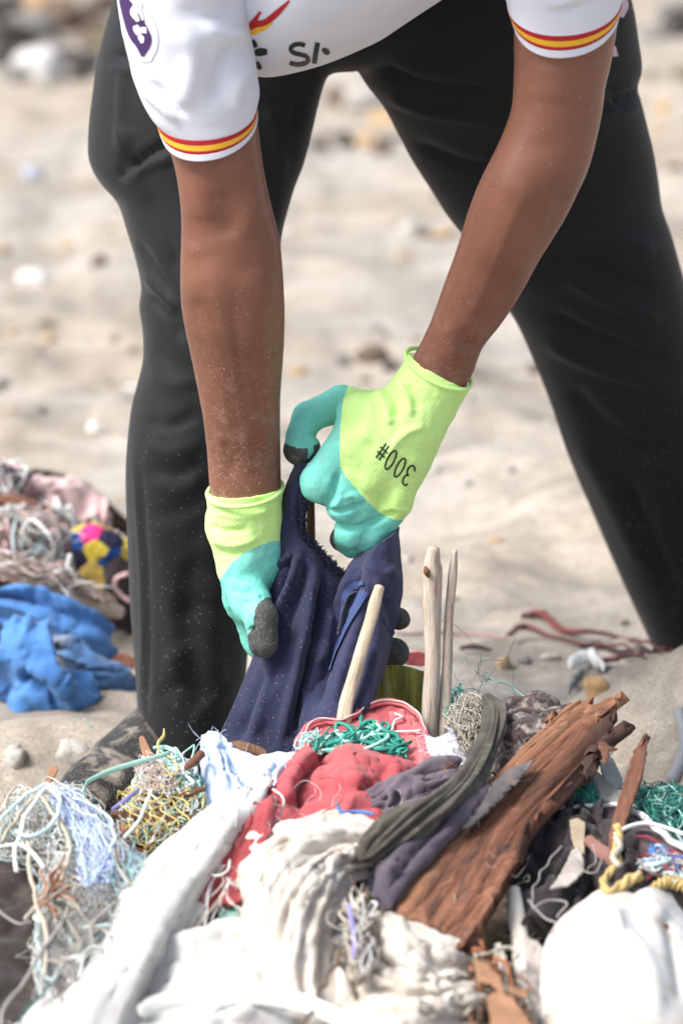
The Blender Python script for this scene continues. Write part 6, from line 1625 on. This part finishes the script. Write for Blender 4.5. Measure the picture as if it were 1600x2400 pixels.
wire('yellow_strand', [(358, 1800), (362, 1780), (372, 1755), (380, 1728), (384, 1708)], [4, 4, 3.5, 5, 2], s_yellow, 'upright yellow plastic strand against the black trouser leg', 'strand', d=-0.05, n=40, wob=0.003, flat=0.5)
wire('lilac_sliver', [(263, 1897), (290, 1880), (310, 1862), (326, 1848)], [4, 8, 5, 3], s_lilac, 'lilac plastic sliver beside the yellow net', 'sliver', d=-0.07, n=24, flat=0.4)
wire('white_strand', [(356, 1852), (340, 1890), (325, 1925), (290, 1965)], [4, 4, 4, 5], s_white, 'white strand crossing the dark twig', 'strand', d=-0.085, n=30)
sheet('navy_scrap', [[(320, 1880), (350, 1868), (380, 1880)], [(325, 1905), (350, 1900), (375, 1905)]], m_navy, 'small sandy navy scrap under the yellow net', 'scrap', d=-0.02, n=14, m=16, seed=191)
sheet('navy_scrap', [[(310, 1970), (345, 1955), (385, 1950)], [(315, 1990), (350, 1985), (390, 1975)]], m_navy, 'lower navy scrap between yellow net and pink red cloth', 'scrap', d=-0.02, n=14, m=16, seed=192)
sheet('brown_leaf', [[(105, 1835), (118, 1800), (132, 1794)], [(112, 1842), (126, 1825), (137, 1805)]], plain_mat('dry_leaf_brown', (0, 0, 0)), 'narrow brown leaf standing above the net tangle', 'leaf', d=-0.02, n=10, m=16, iters=0, t=0.0015)
sheet('brown_leaf', [[(326, 1730), (336, 1726), (346, 1745)], [(335, 1775), (350, 1775), (360, 1770)]], plain_mat('dry_leaf_brown', (0, 0, 0)), 'narrow brown leaf at the trouser hem behind the yellow strand', 'leaf', d=-0.01, n=10, m=12, iters=0, t=0.0015)

g_ = np.random.default_rng(333)
tangle('loose_fibres', [(480, 1800), (900, 1720), (1180, 1800), (1260, 2000), (1150, 2300), (600, 2380), (420, 2200), (520, 2000)], 130, [0.25, 0.35], [s_beige, s_brown, s_white, s_rust, s_grey], 'scattered loose fibres lying over the cloths of the heap', 'fibres', d=-0.10, spread=0.012, length=(0.01, 0.05), curl=40, seed=334)
bpy.context.scene.objects['loose_fibres']['kind'] = 'stuff'

netting('fishing_net', [[(0, 1870), (90, 1846), (180, 1850)], [(90, 1960), (170, 1930), (250, 1950)], [(150, 2060), (230, 2040), (330, 2040)], [(110, 2200), (210, 2180), (300, 2150)], [(90, 2330), (150, 2320), (210, 2260)]], 12, 16, 0.8, s_white, 'white knotted net piece draped over the net tangle', d=-0.085, seed=401)
netting('fishing_net', [[(285, 1850), (370, 1805), (440, 1810)], [(275, 1910), (370, 1880), (460, 1870)], [(290, 1975), (380, 1955), (440, 1930)]], 5, 4, 0.7, s_yellow, 'yellow knotted net piece lying on twigs by the black shoe', d=-0.06, seed=403)
netting('fishing_net', [[(1490, 1856), (1545, 1848), (1610, 1850)], [(1500, 1900), (1560, 1895), (1615, 1900)], [(1540, 1945), (1580, 1950), (1620, 1965)]], 14, 12, 0.45, s_teal, 'fine teal knotted net at the foot of the sand mound', d=-0.035, seed=405, slack=0.006)
netting('fishing_net', [[(130, 2080), (200, 2070), (290, 2070)], [(110, 2190), (180, 2180), (240, 2190)], [(95, 2300), (130, 2320), (170, 2300)]], 14, 14, 0.5, s_grey, 'grey knotted net piece hanging beside the long white sack', d=-0.09, seed=407)
# ------------------------------------------------------------------ litter on the sand behind
def ground_at(px, py):
    d = P(px, py, 0.0) - CAM
    ts = np.linspace(2.5, 40, 1500)
    pts = CAM + (d / np.linalg.norm(d)) * ts[:, None]
    below = pts[:, 2] <= ground_z(pts[:, 0], pts[:, 1])
    return pts[int(np.argmax(below))] if below.any() else pts[-1]

def gsheet(name, rows, Y, mat, label, cat, group=None, **k):
    return sheet(name, rows, mat, label, cat, group, d=Y, absolute=True, **k)

m_blue = cloth_mat('bright_blue_cloth', (0.045, 0.15, 0.40), (0.09, 0.25, 0.54), 6, 0.8, dirt=(0.18, 0.2, 0.24), dirt_amt=0.4)
m_blue_dirty = cloth_mat('sandy_blue_cloth', (0.04, 0.11, 0.26), (0.10, 0.20, 0.36), 9, 0.85, dirt=(0.42, 0.34, 0.26), dirt_amt=0.8)
m_pinkn = cloth_mat('dusty_pink_cloth', (0.52, 0.36, 0.36), (0.64, 0.48, 0.47), 8, 0.9)
gsheet('blue_cloth', [[(-40, 1372), (60, 1365), (150, 1385), (220, 1425), (250, 1470)], [(-40, 1420), (60, 1425), (150, 1455), (220, 1500), (268, 1530)], [(-30, 1455), (50, 1460), (130, 1500), (200, 1550), (265, 1562)]], 0.64, m_blue, 'bright blue cloth strip lying behind the trouser leg', 'cloth', crease=0.0022, n=50, m=60, su=1.04, sv=1.04, seed=201, bulge=0.03, jitter=0.008, cell=(12, 16), folds=[(3, 1.0, 0.012, 'u', 93)])
gsheet('blue_cloth', [[(10, 1510), (50, 1480), (90, 1478), (120, 1510), (170, 1560), (215, 1590)], [(-10, 1580), (40, 1555), (90, 1545), (130, 1570), (170, 1610), (205, 1630)], [(-30, 1650), (20, 1640), (70, 1630), (120, 1640), (160, 1655), (190, 1665)], [(-30, 1690), (20, 1700), (55, 1716), (90, 1712), (140, 1690), (180, 1672)]], 0.50, m_blue, 'crumpled bright blue cloth on the sand, lower of the two', 'cloth', crease=0.0022, n=60, m=60, su=1.05, sv=1.05, seed=203, bulge=0.05, jitter=0.012, attach=0.02, bend=0.3, iters=100, cell=(13, 13), folds=[(3, 1.5, 0.02, 'v', 91)], strokes=[([(40, 1610), (70, 1585), (100, 1620), (150, 1660)], 14, -0.02), ([(60, 1560), (120, 1580), (170, 1640)], 20, 0.015)])
gsheet('sandy_blue_cloth', [[(120, 1490), (170, 1500), (230, 1540), (300, 1580)], [(140, 1540), (190, 1560), (240, 1590), (305, 1605)], [(170, 1600), (210, 1620), (260, 1640), (300, 1630)]], 0.56, m_blue_dirty, 'sandy faded blue cloth touching the trouser leg', 'cloth', crease=0.0022, n=50, m=50, su=1.05, sv=1.05, seed=205, bulge=0.03, jitter=0.01, cell=(14, 14), folds=[(4, 1.3, 0.014, 'u', 95)])
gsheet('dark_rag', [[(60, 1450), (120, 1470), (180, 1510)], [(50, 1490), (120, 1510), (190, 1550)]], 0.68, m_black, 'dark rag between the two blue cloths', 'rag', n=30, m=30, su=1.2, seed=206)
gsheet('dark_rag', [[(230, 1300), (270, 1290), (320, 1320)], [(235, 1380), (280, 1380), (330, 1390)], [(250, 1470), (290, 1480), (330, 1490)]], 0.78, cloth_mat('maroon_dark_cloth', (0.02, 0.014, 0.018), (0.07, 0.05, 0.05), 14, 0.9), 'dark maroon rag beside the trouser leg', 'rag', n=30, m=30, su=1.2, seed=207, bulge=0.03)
bm1 = lambda t, a: 1 + 0.18 * noise(np.stack(np.broadcast_arrays(np.cos(a) + 3, np.sin(a), t * 9), -1), 3)
wire('driftwood_branch', [(-30, 1318), (60, 1335), (130, 1355), (200, 1395), (250, 1420), (285, 1440)], [16, 22, 18, 22, 24, 14], w_grey, 'sand coloured driftwood branch above the blue cloth', 'branch', d=0.72, n=50, sides=14, absolute=True, bump=bm1)
wire('brown_board', [(-20, 1170), (40, 1175), (90, 1190), (130, 1200)], [10, 16, 14, 8], w_red, 'brown wood piece under the dusty pink net', 'board', d=0.86, n=30, sides=10, absolute=True)
gsheet('pink_cloth', [[(-30, 1130), (40, 1115), (110, 1118), (180, 1122), (225, 1150)], [(-30, 1160), (40, 1150), (110, 1150), (180, 1165), (235, 1185)], [(-30, 1180), (40, 1168), (110, 1178), (180, 1200), (220, 1230)]], 0.98, m_pinkn, 'dusty pink netting cloth on the far litter heap', 'netting', crease=0.0022, n=40, m=60, su=1.15, sv=1.2, seed=209, bulge=0.03, jitter=0.01)
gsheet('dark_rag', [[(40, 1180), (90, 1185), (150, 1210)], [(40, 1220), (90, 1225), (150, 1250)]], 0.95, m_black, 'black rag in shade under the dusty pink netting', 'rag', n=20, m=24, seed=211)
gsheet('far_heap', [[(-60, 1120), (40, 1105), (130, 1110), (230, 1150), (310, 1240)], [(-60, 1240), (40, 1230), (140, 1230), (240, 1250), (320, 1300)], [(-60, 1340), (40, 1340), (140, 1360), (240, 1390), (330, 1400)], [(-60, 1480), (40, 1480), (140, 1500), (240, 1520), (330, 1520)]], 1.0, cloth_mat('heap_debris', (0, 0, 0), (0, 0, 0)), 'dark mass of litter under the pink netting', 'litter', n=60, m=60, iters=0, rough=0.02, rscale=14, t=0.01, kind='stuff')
gsheet('brown_cloth', [[(40, 1210), (110, 1200), (180, 1215)], [(30, 1290), (110, 1285), (190, 1290)], [(20, 1340), (110, 1345), (190, 1370)]], 0.93, cloth_mat('dusty_brown_cloth', (0.22, 0.15, 0.125), (0.36, 0.26, 0.22), 9, 0.9), 'dusty brown cloth under the pink and white net', 'cloth', n=40, m=40, su=1.05, sv=1.05, folds=[(3, 1.5, 0.015, 'u', 97)], crease=0.0022, seed=227)
gsheet('pink_cloth', [[(100, 1150), (170, 1140), (240, 1165), (262, 1210)], [(120, 1200), (180, 1200), (230, 1215), (255, 1240)], [(140, 1260), (180, 1265), (205, 1270), (215, 1280)]], 0.93, m_pinkn, 'dusty pink cloth end drooping towards the patterned cloth', 'cloth', n=40, m=40, su=1.05, sv=1.05, folds=[(3, 1.2, 0.012, 'v', 99)], seed=229)
gsheet('teal_cloth', [[(-30, 1440), (10, 1430), (40, 1470)], [(-30, 1500), (10, 1500), (40, 1530)], [(-30, 1600), (0, 1600), (20, 1610)]], 0.66, cloth_mat('dull_teal_cloth', (0.05, 0.12, 0.15), (0.12, 0.22, 0.26), 9, 0.9), 'dull teal cloth at the frame edge between the blue cloths', 'cloth', n=30, m=30, su=1.05, folds=[(3, 1.2, 0.01, 'v', 98)], seed=231)
tangle('pale_net', [(-20, 1190), (130, 1200), (170, 1260), (150, 1340), (-20, 1330)], 260, [0.6, 0.9], [s_white, s_pink, s_beige, s_brown, s_ice], 'fine pink and beige net haze over the far litter heap', 'net', absolute=0.86, spread=0.05, length=(0.06, 0.2), curl=30, seed=216)
tangle('pale_net', [(-20, 1290), (120, 1320), (290, 1410), (290, 1440), (150, 1380), (-20, 1330)], 70, [0.8, 1.2], [s_white, s_pink, s_beige, s_brown], 'fine net strands along the driftwood branch', 'net', absolute=0.7, spread=0.03, length=(0.06, 0.18), curl=20, seed=218)
tangle('pale_net', [(-20, 1200), (60, 1200), (130, 1240), (150, 1330), (120, 1370), (-20, 1330)], 190, [1.5, 2.2, 3.0], [s_white, s_pink, s_beige, s_ice, s_lilac], 'pink and white net tangle on the far litter heap', 'net', absolute=0.84, spread=0.04, length=(0.08, 0.22), curl=26, seed=213, weights=[.35, .3, .2, .1, .05])
tangle('pale_net', [(-20, 1080), (60, 1080), (70, 1140), (-20, 1200)], 40, [1.5, 2.0], [s_pink, s_white, m_navy_thread], 'pale wisps of net at the top of the far litter heap', 'net', absolute=0.95, spread=0.04, length=(0.06, 0.15), curl=26, seed=214)
tangle('pink_net', [(110, 1180), (165, 1170), (170, 1290), (165, 1370), (120, 1300)], 90, [1.6, 2.6], [s_pink, s_white, s_beige], 'drooping pink net strands beside the patterned cloth', 'net', absolute=0.88, spread=0.03, length=(0.06, 0.16), curl=14, seed=215, direction=(70, 30))
t_ = NT('flower_pattern')
v_ = t_.n.new('ShaderNodeTexVoronoi'); v_.inputs['Scale'].default_value = 40; t_.lk(t_.obj, v_.inputs['Vector'])
sp_ = t_.n.new('ShaderNodeSeparateColor'); t_.lk(v_.outputs['Color'], sp_.inputs[0])
cp = t_.ramp(sp_.outputs[0], [(0.0, (0.02, 0.08, 0.32)), (0.28, (0.02, 0.02, 0.05)), (0.46, (0.62, 0.03, 0.20)), (0.60, (0.55, 0.42, 0.05)), (0.82, (0.03, 0.10, 0.36)), (0.92, (0.5, 0.4, 0.3))])
cp_n = [n for n in t_.n if n.type == 'VALTORGB'][-1]; cp_n.color_ramp.interpolation = 'CONSTANT'
m_flower = t_.out(cp, 0.85)
gsheet('patterned_cloth', [[(170, 1240), (220, 1228), (270, 1245), (320, 1270)], [(172, 1290), (220, 1285), (270, 1295), (320, 1310)], [(180, 1335), (220, 1340), (260, 1340), (310, 1350)]], 0.78, m_flower, 'blue pink and yellow patterned cloth behind the trouser leg', 'cloth', n=40, m=40, su=1.15, sv=1.15, seed=217, bulge=0.02, jitter=0.008)
gsheet('gold_cloth', [[(188, 1335), (215, 1318), (240, 1330)], [(195, 1365), (218, 1360), (245, 1365)], [(205, 1390), (222, 1392), (240, 1388)]], 0.74, plain_mat('gold_cloth_colour', (0.42, 0.30, 0.07), 0.8, 0.4, 25), 'dull gold cloth tuft below the patterned cloth', 'cloth', n=24, m=24, su=1.25, seed=219)
wire('pale_hoop', [(300, 1345), (275, 1355), (270, 1375), (285, 1395), (305, 1410)], 6, s_pink, 'pale pink cord loop against the trouser leg', 'cord', d=0.75, absolute=True, n=30)
wire('twine', [(215, 1205), (240, 1240), (290, 1256)], 5, s_white, 'white cord over the patterned cloth', 'cord', d=0.84, absolute=True, n=24)
wire('twine', [(165, 1300), (160, 1340), (168, 1400), (185, 1420)], 6, s_white, 'white cord hanging over the driftwood branch', 'cord', d=0.68, absolute=True, n=24)
wire('mint_thread', [(198, 1685), (215, 1708), (240, 1716)], 2.5, s_mint, 'mint thread on the sand below the blue cloth', 'thread', d=0.34, absolute=True, n=16)
gsheet('rust_scrap', [[(265, 1540), (290, 1532), (320, 1545)], [(262, 1570), (290, 1575), (320, 1580)]], 0.62, plain_mat('rust_scrap_colour', (0.26, 0.11, 0.07), 0.9, 0.4), 'rusty scrap between blue cloth and trouser leg', 'scrap', n=16, m=16, seed=221)
g_ = np.random.default_rng(91)
# seaweed and strips behind the sticks, at photograph right
def gline(pts, lift=0.012):
    out = []
    for (x, y) in pts:
        p = ground_at(x, y); p = p + [0, 0, lift]
        out.append(p)
    return np.array(out)
def gwire(name, pts, r, mat, label, cat, group=None, wob=0.006, flat=1.0, n=50, seed=1):
    w = catmull(gline(pts), n)
    w = w + wob * np.stack([noise(w * 22 + 7 * i, seed + i) for i in range(3)], -1)
    rr = np.asarray(r, float) * (0.00034 if name == 'seaweed_strand' else 0.001)
    if rr.ndim: rr = np.interp(np.linspace(0, 1, n), np.linspace(0, 1, len(rr)), rr)
    V, F, uv = tube(w, rr, 7, flat)
    return props(mesh_obj(name, V, F, mat, None, uv), label, cat, group)
w_seared = plain_mat('dark_seaweed', (0.05, 0.025, 0.025), 0.6, 0.5, 30)
w_redweed = plain_mat('red_seaweed', (0.14, 0.034, 0.032), 0.8, 0.4, 30)
gwire('seaweed_strand', [(1225, 1462), (1260, 1455), (1300, 1482), (1340, 1500), (1400, 1508), (1480, 1520), (1560, 1540)], [6, 12, 15, 12, 8, 6, 5], w_redweed, 'long dull red weed strand on the sand behind the sticks', 'seaweed', seed=3)
gwire('seaweed_strand', [(1215, 1455), (1240, 1458), (1275, 1450)], [4, 9, 4], w_seared, 'short dark weed clump at the head of the red strand', 'seaweed', seed=4)
gwire('seaweed_strand', [(1190, 1510), (1230, 1500), (1300, 1520), (1380, 1535), (1480, 1540), (1560, 1545)], [9, 14, 9, 7, 6, 5], plain_mat('maroon_seaweed', (0.13, 0.045, 0.045), 0.6, 0.4, 30), 'maroon weed strand below the dull red one', 'seaweed', seed=6)
gwire('seaweed_strand', [(1355, 1538), (1400, 1530), (1450, 1545), (1540, 1550)], [7, 11, 9, 5], w_seared, 'dark weed strand in front of the far trouser leg', 'seaweed', seed=7)
gwire('seaweed_strand', [(1370, 1562), (1430, 1568), (1500, 1560)], [6, 11, 6], plain_mat('maroon_seaweed', (0, 0, 0)), 'short maroon weed strand under the dark one', 'seaweed', seed=8)
gwire('seaweed_strand', [(1080, 1540), (1110, 1536), (1150, 1545)], [8, 12, 6], w_seared, 'dark weed scrap just beside the split stick', 'seaweed', seed=9)
gwire('seaweed_strand', [(930, 1500), (1000, 1498), (1080, 1500), (1180, 1512)], [5, 7, 6, 5], plain_mat('pale_maroon_seaweed', (0.34, 0.2, 0.18), 0.7, 0.3, 30), 'pale maroon weed strand passing behind the sticks', 'seaweed', seed=10)
gwire('plastic_strip', [(1340, 1590), (1350, 1575), (1390, 1565), (1410, 1585)], [4, 9, 11, 5], s_white, 'white plastic strip on the sand in front of the far leg', 'plastic', flat=0.4, seed=11)
gwire('plastic_strip', [(1335, 1640), (1345, 1615), (1360, 1590)], [4, 6, 5], plain_mat('grey_plastic', (0.22, 0.24, 0.24), 0.6, 0.3), 'grey plastic strip on the sand above the bark lump', 'plastic', flat=0.4, seed=12)
gwire('grey_hose', [(1590, 1690), (1606, 1750), (1600, 1800), (1575, 1850)], [7, 8, 8, 7], plain_mat('grey_hose_colour', (0.24, 0.25, 0.28), 0.6, 0.2), 'grey curved hose on the sand mound at the frame edge', 'hose', wob=0.002, seed=13)

# ---- stones
def stone_mesh(seed, mat, flat):
    th = np.linspace(0.05, np.pi - 0.05, 14)[:, None]; ph = np.arange(18)[None] / 18 * 2 * np.pi
    G = np.stack(np.broadcast_arrays(np.sin(th) * np.cos(ph), np.sin(th) * np.sin(ph), -np.cos(th)), -1)
    G = G * (1 + 0.30 * fbm(G * 1.2 + seed * 3.3, 3, seed))[..., None] * [1, 0.8, flat]
    V, F = closed_loft(G)
    me = bpy.data.meshes.new('stone')
    me.from_pydata(V.tolist(), [], [list(map(int, f)) for f in F])
    me.materials.append(mat)
    me.polygons.foreach_set('use_smooth', np.ones(len(me.polygons), bool))
    return me
stone_cols = {'pale': (0.50, 0.47, 0.43), 'tan': (0.46, 0.33, 0.20), 'grey': (0.20, 0.195, 0.18), 'brown': (0.15, 0.105, 0.075), 'dark': (0.04, 0.034, 0.03), 'white': (0.68, 0.67, 0.66), 'orange': (0.52, 0.34, 0.17), 'bluewhite': (0.55, 0.60, 0.72), 'olive': (0.16, 0.15, 0.09)}
s_meshes = {k: [stone_mesh(i * 7 + j, cloth_mat('stone_' + k, tuple(x * 0.75 for x in c), tuple(min(1, x * 1.15) for x in c), 7, 0.9, fine=0.6), f) for j, f in enumerate((0.45, 0.7, 0.9))] for i, (k, c) in enumerate(stone_cols.items())}
def stone(px, py, w, kind, label=None, group=None, v=None, sink=0.35):
    p = ground_at(px, py)
    me = s_meshes[kind][int(g_.integers(3)) if v is None else v]
    o = bpy.data.objects.new('stone', me)
    scene.collection.objects.link(o)
    s = w / 2 * KPX * float((p - CAM) @ FWD)
    o.scale = (s, s * g_.uniform(0.8, 1.1), s)
    z = float(ground_z(p[0], p[1])) + s * 0.5 * (0.5 - sink)
    o.location = (p[0], p[1], z)
    o.rotation_euler = (g_.normal() * 0.15, g_.normal() * 0.15, g_.uniform(0, 6.28) if v is None else 0.3)
    return props(o, label or ('blurred %s stone on the sand behind the person' % kind), 'stone', group or ('scattered %s stones' % kind))
for (x, y, w, k, lab) in (
    (90, 178, 130, 'white', 'big pale boulder below the dark rocks in the upper corner'), (175, 150, 120, 'dark', 'black rock beside the big pale boulder'), (20, 150, 130, 'dark', 'dark rock at the frame edge by the pale boulder'),
    (60, 90, 150, 'grey', 'grey rock above the pale boulder'), (160, 75, 150, 'brown', 'brown rock above the black one in the upper corner'), (215, 110, 90, 'brown', 'brown rock touching the trouser hip outline'), (10, 40, 120, 'dark', 'dark rock in the extreme upper corner'), (110, 30, 160, 'tan', 'sandy tan rock along the top of the frame'), (230, 20, 110, 'brown', 'brown rock at the frame top beside the sleeve'), (60, 10, 110, 'grey', 'grey rock at the very top of the frame'), (190, 190, 70, 'dark', 'small dark stone in front of the black rock'), (30, 190, 80, 'grey', 'small grey stone in front of the dark edge rock'),
    (775, 330, 80, 'brown', 'brown rock seen between the legs, near the inner thigh'), (812, 345, 70, 'dark', 'dark rock at the middle of the gap between the legs'), (860, 340, 90, 'tan', 'tan rock in the gap between the legs'), (905, 290, 90, 'orange', 'orange stone up against the far leg'), (790, 240, 70, 'brown', 'upright brown rock high in the gap between the legs'), (850, 250, 90, 'pale', 'pale stone high in the gap between the legs'), (895, 360, 70, 'brown', 'low brown stone beside the far leg'), (930, 325, 60, 'grey', 'small grey stone touching the far leg outline'), (745, 345, 60, 'dark', 'dark stone touching the inner thigh'),
    (1540, 90, 120, 'grey', 'grey rock at the upper corner beside the hip'), (1590, 40, 140, 'grey', 'grey rock at the extreme upper corner by the hip'), (1525, 190, 70, 'olive', 'olive stone beside the trouser hip fold'), (1555, 265, 55, 'orange', 'orange stone right of the trouser leg', ),
    (1600, 180, 80, 'olive', 'olive stone at the frame edge beside the hip'),
    (75, 665, 95, 'white', 'flat white stone lying on open sand'), (78, 420, 50, 'bluewhite', 'bluish white stone on the far sand'), (1000, 560, 60, 'brown', 'brown stone behind the bent forearm'), (1040, 565, 75, 'tan', 'tan stone half hidden by the bent forearm'), (960, 540, 50, 'pale', 'pale stone left of the bent forearm'.replace(' left of', ' beside')), (870, 850, 80, 'brown', 'brown stone above the green glove'), (800, 860, 60, 'grey', 'grey stone between the arms above the glove'), (700, 880, 50, 'tan', 'tan stone just beside the straight forearm'), (920, 870, 50, 'dark', 'dark stone beside the glove cuff'), (1420, 1800, 40, 'pale', 'pale stone on the sand mound'), (1395, 1630, 60, 'orange', 'yellowish stone on the sand mound'), (1180, 1570, 50, 'tan', 'tan stone below the red weed'), (1225, 1560, 45, 'grey', 'grey stone below the red weed'), (1290, 1545, 50, 'pale', 'pale stone under the red weed strand'), (40, 1800, 70, 'pale', 'sandy pale lump above the net tangle'), (170, 1775, 90, 'pale', 'sandy pale stone beside the black shoe toe'), (1460, 1470, 30, 'brown', 'small brown stone beside the far leg')):
    stone(x, y, w, k, lab.replace('right of the trouser leg', 'beside the trouser thigh'), 'stones of the beach')
for i in range(150):
    x, y = g_.uniform(-40, 1640), 190 + 1300 * g_.random() ** 1.15
    k = g_.choice(['pale', 'tan', 'grey', 'brown', 'white', 'orange', 'dark'], p=[.26, .26, .2, .1, .08, .06, .04])
    stone(x, y, 10 + 40 * g_.random() ** 1.8, str(k), v=None, sink=0.5)
# further rocks that close the beach at the top of the frame
for i in range(95):
    x, y = g_.uniform(-100, 1700), g_.uniform(-180, 150)
    k = g_.choice(['brown', 'grey', 'dark', 'tan', 'olive'], p=[.34, .16, .34, .06, .1])
    stone(x, y, g_.uniform(70, 170), str(k), 'dark blurred rock at the back of the beach', 'rocks at the back of the beach')

# darker rubble low on the beach, blurred between and beside the legs
for i in range(70):
    x, y = g_.uniform(-40, 1640), g_.choice([g_.uniform(330, 420), g_.uniform(500, 620), g_.uniform(760, 940)], p=[.3, .3, .4])
    k = g_.choice(['brown', 'grey', 'tan', 'dark'], p=[.3, .3, .3, .1])
    stone(x, y, g_.uniform(16, 44), str(k), v=None, sink=0.55)
